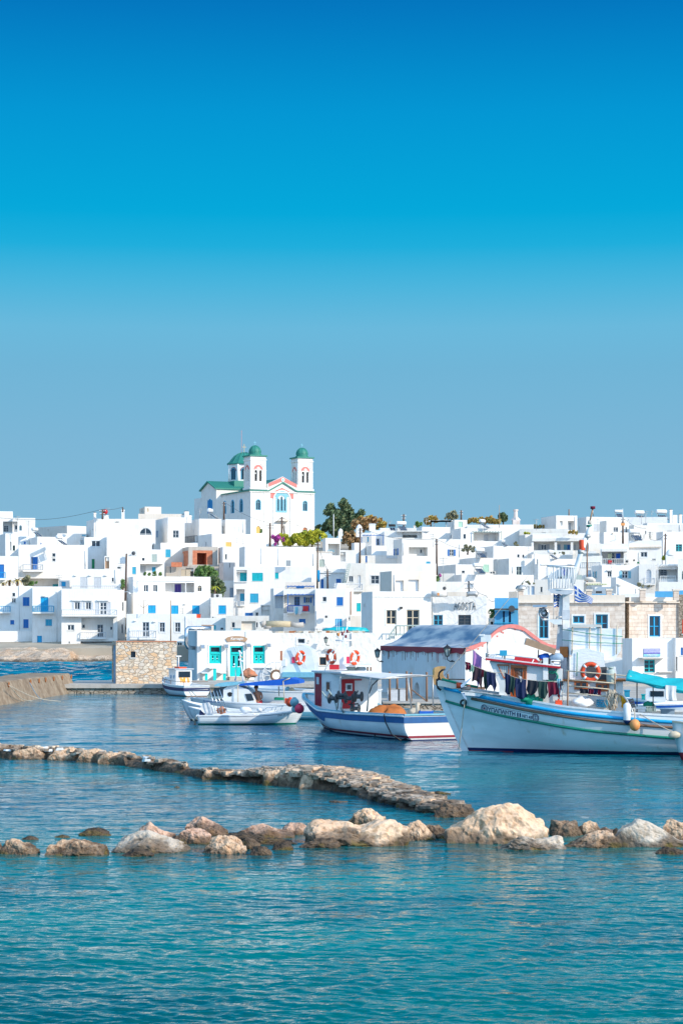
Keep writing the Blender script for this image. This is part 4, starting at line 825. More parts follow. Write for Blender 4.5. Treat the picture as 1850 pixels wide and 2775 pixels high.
 o.build('facade_trim',root)
 s_=MB();su0,su1=f(990,950)[0],f(1120,950)[0];sz0=f(1050,952)[1];szc=f(1050,795)[1];sm=(su0+su1)/2;rr=(su1-su0)/2
 ins=[(f(a,785)[0],f(b_,785)[0])for a,b_ in((1006,1028),(1046,1071),(1086,1106))];edges=[su0]+[v for p in ins for v in p]+[su1]
 for i in range(0,8,2):slab_on(s_,PF,edges[i],f(1050,935)[1],edges[i+1],f(1050,800)[1],-.07,.02,'paleblue')
 slab_on(s_,PF,su0,sz0,su1,f(1050,935)[1],-.07,.02,'paleblue')
 disc(s_,PF,sm,szc,rr*.62,rr,0,math.pi,-.08,.02,'paleblue');disc(s_,PF,sm,szc,rr,rr*1.35,.3,math.pi-.3,-.06,.0,'paleblue');s_.build('window_surround',root)
 d=MB();a,b_=f(985,1050)[0],f(1128,1050)[0];zc=f(1050,1058)[1];d.prism([(a,zc),(b_,zc),((a+b_)/2,zc+.9)],-1.1,-.002,'cream');d.build('door_canopy',root)
 def tower(x0,x1,ytop,yb,xd,ydt):
  T=MB();u0,zb=f(x0,yb,.15);u1=f(x1,yb,.15)[0];zt_=f(x0,ytop,.15)[1];w_=u1-u0;d0=.15
  hh=[]
  def aper(P,uu0,uu1,nm):
   hs=[]
   m_=(uu0+uu1)/2
   for a,b_ in((m_-w_*.235,m_-w_*.07),(m_+w_*.07,m_+w_*.235)):hs.append((a,zb+(zt_-zb)*.24,b_,zb+(zt_-zb)*.58,.5,True))
   return hs
  PF2=lambda u,z,d:(u0+u,d0+d,z);PS2=lambda u,z,d:(u0+d,d0+u,z)
  grid_wall(T,w_,H_+.05,zt_,aper(PF2,0,w_,''),PF2,'white');grid_wall(T,w_,H_+.05,zt_,aper(PS2,0,w_,''),PS2,'white')
  T.face([(u0+w_,d0,H_),(u0+w_,d0+w_,H_),(u0+w_,d0+w_,zt_),(u0+w_,d0,zt_)],'white');T.face([(u0,d0+w_,H_),(u0,d0+w_,zt_),(u0+w_,d0+w_,zt_),(u0+w_,d0+w_,H_)],'white')
  zc=zb+(zt_-zb)*.58;zk=zb+(zt_-zb)*.93
  T.box(u0-.14,d0-.14,zk-.35,u0+w_+.14,d0+w_+.14,zk-.1,'white');T.box(u0-.1,d0-.1,zc-.12,u0+w_*.25,d0+.3,zc+.04,'white');T.box(u0+w_*.75,d0-.1,zc-.12,u0+w_+.1,d0+.3,zc+.04,'white')
  T.box(u0-.2,d0-.2,zb-.1,u0+w_+.2,d0+w_+.2,zb+.35,'white')
  t_=T.build('bell_tower',root,fix=False)
  A=MB()
  for P in(PF2,PS2):
   disc(A,P,w_/2,zc+.05,w_*.22,w_*.30,0,math.pi,-.05,.03,'pink');disc(A,P,w_/2,zc+.05,w_*.0,w_*.22,.35,math.pi-.35,-.03,.02,'pink')
   disc(A,P,w_/2,zc+.05,w_*.38,w_*.45,0,math.pi,-.1,.03,'white');disc(A,P,w_/2,zc+.35,0,w_*.1,0,2*math.pi,-.08,.02,'white')
   slab_on(A,P,w_*.44,zb+.4,w_*.56,zc+.2,-.06,.05,'white');slab_on(A,P,w_*.0,zb+.5,w_*.12,zc,-.08,.02,'white');slab_on(A,P,w_*.88,zb+.5,w_,zc,-.08,.02,'white')
   B_=[(w_*.26,w_*.44),(w_*.56,w_*.74)]
   for a,b_ in B_:slab_on(A,P,a,zb+(zt_-zb)*.24,b_,zc-.05,.5,.55,'interior')
  A.build('arch_trim',t_)
  B=MB();B.lathe([(0,.5),(.12,.48),(.2,.25),(.32,0)],'galv',12,(u0+w_*.35,d0+.45,zc-.9));B.build('bell',t_)
  D=MB();D.box(u0-.3,d0-.3,zt_,u0+w_+.3,d0+w_+.3,zt_+.28,'domegreen');cxx,cyy=u0+w_/2,d0+w_/2;r_=w_*.37
  zd=zt_+.28;D.lathe([(r_*1.12,zd),(r_*1.12,zd+.25),(r_*.98,zd+.3),(r_*.98,zd+.7)],'domegreen',20,(cxx,cyy,0),smooth=False)
  ht=f(xd,ydt,d0+w_/2)[1]-zd-.7
  D.lathe([(r_*math.cos(math.pi/2*k/8),zd+.7+ht*math.sin(math.pi/2*k/8))for k in range(9)],'domegreen',20,(cxx,cyy,0),smooth=False)
  for j in range(10):
   an=2*math.pi*j/10;D.tube([(cxx+(r_+.02)*math.cos(math.pi/2*k/8)*math.cos(an),cyy+(r_+.02)*math.cos(math.pi/2*k/8)*math.sin(an),zd+.7+(ht+.02)*math.sin(math.pi/2*k/8))for k in range(9)],.05,'domegreen',4)
  D.build('dome',t_)
  cr_=MB();zz=zd+.7+ht;cr_.box(cxx-.04,cyy-.04,zz-.05,cxx+.04,cyy+.04,zz+1.0,'paleblue');cr_.box(cxx-.3,cyy-.03,zz+.6,cxx+.3,cyy+.03,zz+.68,'paleblue');cr_.build('cross',t_)
 tower(692,873,285,672,740,162);tower(1251,1425,308,690,1293,190)
 v=2.0
 while v<40:
  P_=fr.O+fr.ex*(W/2)+fr.ey*v
  if CX+P_.x/P_.y*F<=px('J',617,0)[0]:break
  v+=.1
 vd=v;R_=(617-414)/4.3556/(F/(Y+v*math.cos(th)));ff=lambda y:fr.front('J',617,y,vd)[1]
 D=MB();zr=ff(385);zb=ff(585);ztp=ff(242)
 D.lathe([(R_*1.0,zr-.15),(R_*1.0,zr+.05),(R_*.86,zr+(ztp-zr)*.16),(R_*.74,zr+(ztp-zr)*.40),(R_*.58,zr+(ztp-zr)*.66),(R_*.38,zr+(ztp-zr)*.85),(R_*.16,zr+(ztp-zr)*.97),(0,ztp)],'domegreen',16,(W/2,vd,0),smooth=False)
 for j in range(16):
  an=2*math.pi*(j+.0)/16;D.tube([(W/2+r_*R_*math.cos(an),vd+r_*R_*math.sin(an),zr+(ztp-zr)*q+.03)for r_,q in((1,.03),(.86,.16),(.74,.40),(.58,.66),(.38,.85),(.16,.97))],.06,'domegreen',4)
 dm=D.build('dome',root)
 dr=MB();rd=R_*.95;dr.lathe([(rd,zb-1.5),(rd,zr-.15)],'white',8,(W/2,vd,0),smooth=False)
 for j in range(8):
  an=2*math.pi*(j+.5)/8;n_=Vector((math.cos(an),math.sin(an),0));t_=Vector((-n_.y,n_.x,0));ap=rd*math.cos(math.pi/8)
  P=lambda u,z,d,n_=n_,t_=t_:tuple(Vector((W/2,vd,z))+n_*(ap-d)+t_*u)
  zc=zb+(zr-zb)*.55;r2=.62
  disc(dr,P,0,zc,r2*1.25,r2*1.5,0,math.pi,-.06,.02,'darkred',10);disc(dr,P,0,zc,r2,r2*1.2,0,math.pi,-.07,.02,'cyanb',10)
  disc(dr,P,0,zc,0,r2,0,math.pi,-.03,.02,'glass',10);slab_on(dr,P,-r2,zb+.2,r2,zc,-.03,.02,'glass');slab_on(dr,P,-r2*1.2,zb+.2,-r2,zc,-.07,.02,'cyanb');slab_on(dr,P,r2,zb+.2,r2*1.2,zc,-.07,.02,'cyanb');slab_on(dr,P,-.05,zb+.2,.05,zc+r2,-.06,-.03,'cyanb')
  dr.tube([(W/2+rd*math.cos(an-math.pi/8),vd+rd*math.sin(an-math.pi/8),z)for z in(zb-1,zr-.2)],.22,'white',6)
 dr.build('drum',dm)
 cr_=MB();cr_.box(W/2-.06,vd-.06,ztp-.1,W/2+.06,vd+.06,ztp+1.9,'khaki');cr_.box(W/2-.5,vd-.05,ztp+1.15,W/2+.5,vd+.05,ztp+1.28,'khaki');cr_.build('cross',dm)
 rf=MB();sq=R_*1.08;zq=zb-.1;rf.box(W/2-sq,vd-sq,H_,W/2+sq,vd+sq,zb-.25,'domegreen')
 rf.prism([(g0-.6,H_+.4),(g1+.6,H_+.4),(gm,hq-.25)],.9,L2,'domegreen')
 tx=-1.5
 sfr=lambda x,y:fr.side('J',x,y,tx)
 v0,z0_=sfr(287,665);v1,z1_=sfr(110,690);vm=(v0+v1)/2;zpk=sfr(203,596)[1];ze=z0_
 tr=MB();prof=[(v0,0),(v1,0),(v1,ze),(vm,zpk),(v0,ze)]
 vs=[(tx,a,b_)for a,b_ in prof]+[(W/2,a,b_)for a,b_ in prof]
 tr.mesh(vs,[(0,1,2,3,4),(9,8,7,6,5),(0,5,6,1),(0,4,9,5),(1,6,7,2)],'white');tr.build('transept',root,fix=False)
 for a,za,b_,zb_ in((v0-.35,ze-.25,vm,zpk),(vm,zpk,v1+.35,ze-.25)):
  rf.mesh([(tx-.45,a,za+.02),(tx-.45,b_,zb_+.02),(tx-.45,b_,zb_+.3),(tx-.45,a,za+.3),(W/2,a,za+.02),(W/2,b_,zb_+.02),(W/2,b_,zb_+.3),(W/2,a,za+.3)],[(0,1,2,3),(7,6,5,4),(3,2,6,7),(0,4,5,1),(0,3,7,4),(1,5,6,2)],'domegreen')
  n_=9
  for i in range(1,n_*2):xx=tx-.4+(W/2-tx)*i/(n_*2);rf.tube([(xx,a,za+.33),(xx,b_,zb_+.33)],.04,'domegreen',4)
 rf.tube([(tx*0-.06,L-.05,H_-.1),(-.08,L-.05,.5)],.1,'domegreen',5)
 rf.build('roof',root)
 w3=MB();PT=lambda u,z,d:(tx+d,u,z)
 for a,b_,t_ in((190,205,812),(209,223,798),(227,241,812)):
  (va,z1),(vb,z0)=sfr(a,t_),sfr(b_,962);
  if va>vb:va,vb=vb,va
  r_=(vb-va)/2;disc(w3,PT,(va+vb)/2,z1-r_,0,r_,0,math.pi,-.05,.02,'blue');slab_on(w3,PT,va,z0,vb,z1-r_,-.05,.02,'blue');disc(w3,PT,(va+vb)/2,z1-r_,r_,r_+.12,0,math.pi,-.1,.02,'cyanb');slab_on(w3,PT,va-.12,z0,va,z1-r_,-.1,.02,'cyanb');slab_on(w3,PT,vb,z0,vb+.12,z1-r_,-.1,.02,'cyanb')
 w3.build('window',root)
 am=MB();am.tube([(W*.43,vd-1,ztp-2),(W*.43,vd-1,ztp+5)],.04,'pink',4);am.build('antenna',root)
church()
# ------------------------------------------------------------------ front row
FR=None
H('stoneblock','square tan rubble stone building with one small dark window on the pier','E',139,-67,632,752,46,[('w',103,872,158,942,'darkgrey'),('h',-67,752,632,760,'terracotta',.06)],[('d',-108,800,-72,1245,'bluegrey')],mat='rubble',name='stone_building',cat='building',z0=.6,grp=None)
def karn(root,fr,W,D,H_):
 f=lambda x,y,c=0.0:fr.front('E',x,y,c);PF=lambda u,z,d:(u,d,z)
 for x0,y0,x1,y1,door in((1003,805,1143,1010,0),(1240,808,1393,1158,1),(1505,805,1643,1010,0)):
  (u0,a1),(u1,a0)=f(x0,y0),f(x1,y1);nm='door' if door else 'window';w_=u1-u0;h_=a1-a0;g=MB();t_=.13;zt_=a1-.55
  slab_on(g,PF,u0,a0,u0+t_,a1,.05,.2,'turq');slab_on(g,PF,u1-t_,a0,u1,a1,.05,.2,'turq');slab_on(g,PF,u0+t_,a1-t_,u1-t_,a1,.05,.2,'turq');slab_on(g,PF,u0+t_,zt_-.08,u1-t_,zt_+.08,.02,.2,'turq')
  if not door:slab_on(g,PF,u0+t_,a0,u1-t_,a0+t_,.03,.2,'turq')
  slab_on(g,PF,u0-.12,a0-.02,u0,a1+.1,-.05,.02,'white');slab_on(g,PF,u1,a0-.02,u1+.12,a1+.1,-.05,.02,'white')
  o=g.build(nm,root);p=MB();slab_on(p,PF,u0+t_,a0,u1-t_,a1-t_,.19,.22,'glass');p.build('pane',o)
  for k in(0,1):
   a=u0+t_+(w_-2*t_)*k/2+.01;b_=a+(w_-2*t_)/2-.02;l_=MB();zb=a0+(0 if door else t_);zm=zb+(zt_-.08-zb)*(.42 if door else.0)
   slab_on(l_,PF,a,zb,a+.11,zt_-.08,.10,.17,'turq');slab_on(l_,PF,b_-.11,zb,b_,zt_-.08,.10,.17,'turq');slab_on(l_,PF,a+.11,zt_-.2,b_-.11,zt_-.08,.10,.17,'turq');slab_on(l_,PF,a+.11,zb,b_-.11,max(zb+.11,zm),.10,.17,'turq')
   if not door:slab_on(l_,PF,a+.11,zb+(zt_-zb)*.32,b_-.11,zb+(zt_-zb)*.32+.05,.12,.16,'whitepaint')
   else:slab_on(l_,PF,a+.07,zm,b_-.07,zm+.05,.07,.10,'whitepaint')
   l_.build('door_leaf' if door else 'casement',o)
 fl=MB();zt_=f(865,605)[1];
 fl.tube([(1.2,.8,zt_),(.3,.8,zt_),(-.6,.5,zt_),(-.75,.3,zt_-.15),(-.78,.25,zt_-.5),(-.78,.3,f(780,790)[1]),(-.6,.5,f(780,825)[1]),(-.1,.8,f(780,835)[1])],.16,'steel',10);fl.build('flue_pipe',root)
 for x in(1210,1425):g=MB();g.tube([PF(*f(x,640 if x>1300 else 830),-.05),PF(*f(x,1150),-.05)],.04,'whitepaint',5);g.build('drainpipe',root)
 st=MB();a,z1=f(1218,1162);b_,z0=f(1440,1162);st.box(a,-.7,0,b_,-.002,z1,'concrete');st.build('step',root)
H('karnagio','white waterside bar with turquoise window frames, double door and a wooden name board','E',150,865,1722,635,100,[('n',1003,805,1143,1010),('n',1240,808,1393,1158),('n',1505,805,1643,1010)],xtra=karn,name='bar_building',cat='bar',z0=.5,grp=None)
kf=HS['karnagio'][1];kr=HS['karnagio'][0]
def kpos(x,y,c=0.0,r='E'):
 u,z=kf.front(r,x,y,c);return kf.O+kf.ex*u+kf.ey*c+Vector((0,0,z)),u,z
P0,u0,z0=kpos(1213,762);P1,u1,z1=kpos(1418,693)
t=empty('name_board',P0,'wooden name board with white script lettering above the turquoise double door','sign',None,kf.th)
g=MB();w_,h_=u1-u0,z1-z0;n_=14;top=[];bot=[]
for k in range(n_+1):
 s=k/n_;e=.12*math.sin(math.pi*s);top.append((w_*s,h_*(.78+.2*math.sin(math.pi*s)**.7)));bot.append((w_*s,h_*(.22*(1-math.sin(math.pi*s)**1.5)*0+.12*math.sin(math.pi*s)-.0)))
poly=[(-.12,h_*.3),(-.15,h_*.55)]+top+[(w_+.15,h_*.55),(w_+.12,h_*.3)]+bot[::-1]
g.prism(poly[::-1],-.09,-.02,'oldwood');g.build('board',t)
g=MB();put_text(g,'Karnagio',w_*.16,h_*.24,w_*.7,h_*.5,lambda u,z,d:(u+(z-h_*.3)*.25,d-.09,z),'whitepaint',.02,bold=.02);g.build('lettering',t)
for i,(x,y,xb,yb_,lab)in enumerate(((955,1128,985,1250,'white shelf bench with a turquoise leg, leftmost by the bar wall'),(1050,1072,1085,1250,'taller white wall table with a turquoise leg between the two low benches'),(1163,1128,1196,1220,'white shelf bench with a turquoise leg, nearest the bar door'))):
 c=-1.0;(pa,a,za),(pb,b_,zb)=kpos(x,y,c),kpos(xb,yb_,c);t=empty('wall_bench' if i!=1 else 'wall_table',pa-Vector((0,0,za-.02)),lab,'bench' if i!=1 else 'table',None,kf.th)
 g=MB();w_=b_-a;hz=za;g.box(0,0,.1,w_,.06,hz,'turq');g.build('leg',t);g=MB();g.box(-.25 if i!=1 else-.3,-.1,hz+.003,w_+.02,.99,hz+.07,'whitepaint');g.build('top',t)
for x,y,lab in((925,815,'grey spotlight on the bar wall left of the turquoise window'),(1195,810,'grey spotlight on the bar wall just left of the double door'),(1450,800,'grey spotlight on the bar wall between door and right window'),(1683,800,'grey spotlight on the bar wall at its right end')):
 p,u,z=kpos(x,y,-.3);t=empty('spotlight',p,lab,'wall lamp','spotlights on the bar wall',kf.th);g=MB();g.tube([(0,.3,0),(0,.05,0)],.04,'galv',6);g.build('arm',t);g=MB();g.box(-.17,-.16,-.16,.17,.1,.14,'galv');g.box(-.13,-.17,-.12,.13,-.161,.1,'steel');g.build('lamp_head',t)
for(r,x0,y0,x1,y1,Y,m_,lab)in(('E',918,568,1048,636,151.5,'cream','rusty cream ventilation box on the bar roof joined to the flue'),('E',832,442,902,490,265,'orange','small orange rusty box on a white parapet behind the bar'),('F',905,600,1025,628,153.5,'pale','pale crate on the flat roof beside the turquoise tarp'),('C',486,758,541,822,289,'galv','square metal extractor box on the big white terrace')):
 a=at(r,x0,y1,Y);b_=at(r,x1,y0,Y);g=MB();g.box(0,0,0,b_.x-a.x,(b_.x-a.x)*.8,b_.z-a.z,m_);g.box(-.02,-.02,(b_.z-a.z)*.92,b_.x-a.x+.02,(b_.x-a.x)*.8+.02,(b_.z-a.z)*1.02,'rust' if m_!='galv' else 'galv');tag(g.build('ventilation_box',loc=a),lab,'box')
h=H('longwall','long low white harbour building with a small high window and a wall lantern','F',152,322,1512,659,0,[('W',622,726,702,778,'grey'),('w',870,937,950,1030,'oldwood'),('w',738,742,748,765),('q',1240,660,1245,805),('h',928,845,1015,872,'galv',.2)],D=7,z0=.5,mat='rough_white')
g=MB()
for k in range(60):
 a,z_=h[1].front('F',332+k*17+random.uniform(-6,6),657,.4);s=random.uniform(.12,.3);g.box(a,.1+random.uniform(0,.4),z_-.02,a+s*1.6,.9,z_+s*.55,random.choice(['concrete','pale','rust','beige']))
o=g.build('roof_edge_stones',h[0])
def lantern(P,lab,side=1,scale=1.0,rz=0):
 t=empty('wall_lantern',P,lab,'lantern','black wall lanterns',rz);s=scale
 g=MB();g.tube([(.0,.0,-.55*s),(-.02*side*s,-.15*s,-.62*s),(-.1*side*s,-.3*s,-.5*s),(-.1*side*s,-.3*s,-.3*s)],.03*s,'black',6);g.tube([(-.3*side*s*-1,.0,-.6*s),(0,-.1*s,-.62*s)],.03*s,'black',6);g.build('bracket',t)
 g=MB();c=(-.1*side*s,-.3*s,0);g.lathe([(.02*s,.42*s),(.05*s,.36*s),(.24*s,.22*s),(.26*s,.16*s)],'black',6,c,smooth=False);g.lathe([(.12*s,-.32*s),(.13*s,-.27*s)],'black',6,c,smooth=False)
 for j in range(6):an=math.pi/3*j;g.tube([(c[0]+.22*s*math.cos(an),c[1]+.22*s*math.sin(an),.17*s),(c[0]+.12*s*math.cos(an),c[1]+.12*s*math.sin(an),-.28*s)],.015*s,'black',4)
 g.build('lantern_frame',t);g=MB();g.lathe([(.2*s,.16*s),(.11*s,-.27*s)],'greygreen',6,c,smooth=False);g.build('pane',t)
 return t
lantern(at('F',955,740,151.7),'black hexagonal lantern on the long white harbour wall, above the boats',1,.68)
def warehouse():
 Y=112.0;X_,YT=px('K',1272,690);X=(X_-CX)/F*Y;th=R(17);zg=.45
 root=empty('warehouse',(X,Y,zg),'whitewashed boat warehouse with a grey vaulted roof and salmon painted edge','warehouse',None,th);fr=Frame((X,Y,zg),th)
 H_=CZ-(YT-HY)/F*Y-zg;L=abs(fr.side('K',312,660)[0])
 prof=[(-105,622),(0,585),(60,565),(130,532),(190,490),(250,435),(300,390),(350,350),(400,318),(450,300),(500,290),(560,286),(620,292),(680,312),(730,338),(780,372),(840,415),(900,462),(950,500),(1000,532),(1050,556),(1100,572),(1180,583),(1250,585)]
 pts=[fr.front('L',a,b_)for a,b_ in prof];pts[0]=(0.0,pts[0][1]);W=pts[-1][0];n_=len(pts)
 wl=MB();wl.mesh([(a,0,b_)for a,b_ in pts]+[(W,0,0),(0,0,0)],[tuple(range(n_+2))[::-1]],'rough_white');wl.mesh([(a,L,b_)for a,b_ in pts]+[(W,L,0),(0,L,0)],[tuple(range(n_+2))],'rough_white')
 z0_=pts[0][1];nh=(fr.side('K',690,1055),fr.side('K',745,1215));(va,za),(vb,zb)=nh[0],nh[1];va,vb=sorted((va,vb))
 grid_wall(wl,L,0,z0_,[(va,max(zb,.05),vb,za,.3,True)],lambda u,z,d:(d,u,z),'streaked');wl.face([(W,0,0),(W,L,0),(W,L,pts[-1][1]),(W,0,pts[-1][1])],'white');wl.face([(.3,va-.1,0),(.3,vb+.1,0),(.3,vb+.1,za),(.3,va-.1,za)],'streaked')
 wl.build('wall',root,fix=False)
 rf=MB();k=14;vs=[]
 for j in range(k+1):
  for a,b_ in pts:vs.append((a,-.06+(L+.12)*j/k,b_+.03+.02*noise.noise(Vector((a*2,j*1.3,0)))))
 rf.mesh(vs,[(j*n_+i,j*n_+i+1,(j+1)*n_+i+1,(j+1)*n_+i)for j in range(k)for i in range(n_-1)],'roofsheet',True);rf.build('roof',root,fix=False)
 tr=MB()
 for i in range(n_-1):
  (a,b_),(c,d)=pts[i],pts[i+1];w0=.16+.03*math.sin(i*1.7);w1=.16+.03*math.sin((i+1)*1.7)
  tr.mesh([(a,-.1,b_-w0),(c,-.1,d-w1),(c,-.1,d+.06),(a,-.1,b_+.06),(a,.1,b_-w0),(c,.1,d-w1),(c,.1,d+.06),(a,.1,b_+.06)],[(0,1,2,3),(2,6,7,3),(0,4,5,1),(7,6,5,4)],'pink')
 for j in range(24):
  y0,y1=L*j/24,L*(j+1)/24;w0=.26+.05*math.sin(j*2.1);w1=.26+.05*math.sin((j+1)*2.1)
  tr.mesh([(-.08,y0,z0_-w0),(-.08,y1,z0_-w1),(-.08,y1,z0_+.05),(-.08,y0,z0_+.05),(.1,y0,z0_-w0),(.1,y1,z0_-w1),(.1,y1,z0_+.05),(.1,y0,z0_+.05)],[(3,2,1,0),(2,3,7,6),(0,1,5,4)],'darkred')  # same salmon band; shade of the long wall put into a dark red
 rnd=random.Random(4)
 for j in range(36):y_=rnd.uniform(.3,L-.3);l_=rnd.uniform(.08,.55);tr.box(-.012,y_,z0_-.3-l_,.01,y_+rnd.uniform(.03,.07),z0_-.26,'brownwood' if j%3 else 'darkred')
 for a,b_ in((78,620),(142,580),(350,443),(408,380),(432,392),(600,343),(706,360),(770,388)):u,z=fr.front('L',a,b_);disc(tr,lambda uu,zz,d:(uu,d,zz),u,z,0,.055,0,6.28,-.02,.0,'pink',8)
 tr.build('roof_edge_band',root)
 u,z=fr.side('K',355,835);
 v,z=fr.side('K',1130,700);P=fr.O+fr.ey*v+Vector((0,0,z));t=lantern(P-fr.ex*.02,'black curled-arm lantern on the shaded warehouse wall',1,.95,th-math.pi/2)
 v,z=fr.side('K',322,725);P=fr.O+fr.ey*(v+.1)+Vector((0,0,z));lantern(P-fr.ex*.02,'black lantern at the far corner of the shaded warehouse wall',1,.85,th-math.pi/2)
m,t,b=newmat('roofsheet');co=coords(t);n,r=noise_ramp(t,co,1.3,(0.17,0.26,0.36),(0.66,0.65,0.63),.38,.62,6,vec_scale=(1,.35,1));t.links.new(r.outputs[0],b.inputs['Base Color']);b.inputs['Roughness'].default_value=.55;MATS['roofsheet']=m
warehouse()
def agosta(root,fr,W,D,H_):
 g=MB();a,z0_=fr.front('K',1145,225);b_,z1_=fr.front('K',1400,138);strokes_text(g,'AGOSTA',a,z0_,b_-a,z1_-z0_,lambda u,z,d:(u,-.06,z),.028,'darkgrey');g.build('sign_lettering',root)
def rail_stair(root,fr,W,D,H_):
 g=MB();f=lambda x,y:fr.front('K',x,y,-1.2);P=lambda q:Vector((q[0],-1.2,q[1]))
 a,b_,c=P(f(405,620)),P(f(478,520)),P(f(755,520));h_=f(478,405)[1]-f(478,520)[1];railing(g,[a,b_],h_*.95,'greygreen',.35,.05);railing(g,[b_,c],h_,'greygreen',.35,.05);g.build('railing',root)
 s_=MB();zz=f(478,522)[1];s_.box(b_.x-.2,-1.5,0,c.x+2.0,-.002,zz,'white')
 for k in range(6):s_.box(b_.x-.2-.42*(k+1),-1.45,0,b_.x-.2-.42*k,-.002,zz-.28*(k+1),'white')
 s_.build('stairs',root)
H('agosta1','white rough stone house with taupe french door and railed steps, left of dark sign lettering','K',193,207,880,15,128,[('W',366,226,482,392,'beige'),('g',600,222,746,498,'beige'),('h',205,12,882,78,None,.06),('h',520,190,545,212,'black',.3)],[('w',110,155,120,175)],mat='rough_white',xtra=rail_stair,smat='white',z0=.8)
H('agosta2','white rough stone shop front with thin dark AGOSTA lettering','K',195.5,882,1516,68,0,[('w',908,283,1014,402,'cyanb'),('g',1192,283,1338,403,'darkgrey'),('q',903,75,908,400)],mat='rough_white',xtra=agosta,z0=.8,D=7)
H('agosta3','narrow white wall return at the right end of the lettered shop','K',197,1517,1545,85,0,[],z0=.8,D=5)
def bluex(root,fr,W,D,H_):
 g=MB();f=lambda x,y:fr.front('W',x,y,-.2);a,z_=f(-50,690);b_,z1=f(240,668);g.box(a,-.6,z_,b_,-.2,z1,'darkgrey');u,z=f(160,672);disc(g,lambda uu,zz,d:(uu,d,zz),u,z,.0,.3,0,6.28,-.72,-.61,'darkgrey',18);g.build('beam',root)
H('bluehouse','sky blue house with dark door panels and a black beam beside the tan stone house','W',183,-46,240,540,0,[('n',55,700,76,868,'navy'),('n',126,700,152,868,'navy'),('r',-50,845,178,870,'cyanb',.5)],mat='bluewall',xtra=bluex,D=6,grp=None,z0=.8)
H('cement','grey cement hut on the roof edge behind the blue house','H',196,408,530,1375,0,[],D=2,mat='concrete',name='roof_hut',cat='roof hut',grp=None)
H('niche','small cream wall shrine between the lettered shop and the blue house','L',184,222,328,185,0,[('n',258,235,290,280,'interior')],D=2,mat='cream',name='wall_shrine',cat='wall shrine',grp=None)
h=H('stone1','tan ashlar stone house with three blue windows and a cream parapet','W',172,242,1536,505,0,
  [('W',494,745,606,1030,'cyanb'),('W',905,758,1042,846,'cyanb'),('W',1180,740,1328,960,'cyanb'),('h',242,590,1536,602,'cream',.25),('h',242,507,1536,588,'cream',.05)],mat='ashlar',name='stone_house',cat='stone house',grp='tan ashlar stone houses',z0=.6)
h=H('stone2','tan ashlar stone house with one tall blue glazed door, rightmost on the harbour','M',172.6,805,1506,96,50,[('W',1090,362,1246,656,'brightblue'),('h',748,160,1508,178,'cream',.25),('h',806,97,1506,158,'cream',.05)],mat='ashlar',smat='quaystone',name='stone_house',cat='stone house',grp='tan ashlar stone houses',z0=.6,D=6)
H('stone3','dark grey stone side wall with an orange shutter edge at the right photo edge','M',173.5,1507,1640,60,0,[('s',1556,410,1600,615,'orange')],mat='quaystone',name='stone_house',cat='stone house',z0=.6,D=6,grp=None)
for i,(r,x0,y0,x1,y1)in enumerate((('W',240,432,305,508),('I',205,1345,276,1450),('I',487,1338,562,1455),('I',962,1332,1038,1455),('I',1437,1340,1512,1450))):
 a=at(r,x0,y1,172.1);b_=at(r,x1,y0,172.1);g=MB();w_=b_.x-a.x;h_=b_.z-a.z;t=empty('stone_pillar',a,['stone roof pillar nearest the blue house, with a grey cap hood','second stone roof pillar, right of the flag','third stone roof pillar, in the middle of the stone house roof','fourth stone roof pillar, above the tall blue glazed door','fifth stone roof pillar, nearest the right photo edge'][i],'stone pillar','stone pillars on the roof parapet')
 g.box(0,0,-.3,w_,w_,h_-.15,'ashlar');g.build('shaft',t);g=MB();g.box(-.08,-.08,h_-.15,w_+.08,w_+.08,h_,'cream')
 if i==0:g.lathe([(.5,h_),(.5,h_+.12),(.35,h_+.3),(0,h_+.36)],'galv',12,(w_/2+.05,w_/2,0))
 g.build('cap',t)
def shopx(root,fr,W,D,H_):
 g=MB();f=lambda x,y,c=0.:fr.front('M',x,y,c);a,z0_=f(930,963);b_,z1_=f(1292,955);g.box(a,-.9,z0_,b_,-.003,z1_+.03,'pale');g.build('awning_slab',root)
 q=MB();(a,z1_),(b_,z0_)=f(1010,823),f(1243,938);w_,h_=b_-a,z1_-z0_;q.box(a,-.08,z0_+h_*.45,b_,-.003,z1_,'lilac');q.box(a,-.082,z0_+h_*.33,b_,-.003,z0_+h_*.45,'purple');q.box(a,-.08,z0_,b_,-.003,z0_+h_*.33,'paleblue');o=q.build('sign_board',root)
 l=MB();P=lambda u,z,d:(u,-.085+d,z);rs=random.Random(8)
 for(zz,hh,n_,x0_,x1_,mt)in((.76,.15,10,.15,.87,'palegrey'),(.50,.17,12,.06,.96,'palegrey'),(.08,.22,8,.2,.8,'whitepaint')):
  for k in range(n_):
   u_=a+w_*(x0_+(x1_-x0_)*k/n_);c_=w_*(x1_-x0_)/n_*.72;z_=z0_+h_*zz;e_=h_*hh
   l.tube([P(u_,z_,0),P(u_+c_*rs.choice((0,.5)),z_+e_,0)],.012,mt,4);l.tube([P(u_+c_,z_,0),P(u_+c_*rs.choice((1,.5)),z_+e_,0)],.012,mt,4);q_=z_+e_*rs.choice((.05,.5,.95));l.tube([P(u_,q_,0),P(u_+c_,q_,0)],.011,mt,4)
 l.build('lettering',o)
H('shop','small white harbour shop with a lilac sign board over its open teal door','M',150,850,1462,682,48,[('g',1020,985,1172,1165,'teal'),('h',1200,1150,1400,1160,'white',.3)],xtra=shopx,name='shop',cat='shop',grp=None,z0=.5)
H('shopr','white harbour annex with a narrow barred window right of the lilac sign','M',150.3,1464,1700,676,0,[('w',1470,940,1492,1140,'grey'),('s',1535,810,1570,920,'blue')],th=12,D=5,grp=None,z0=.5)
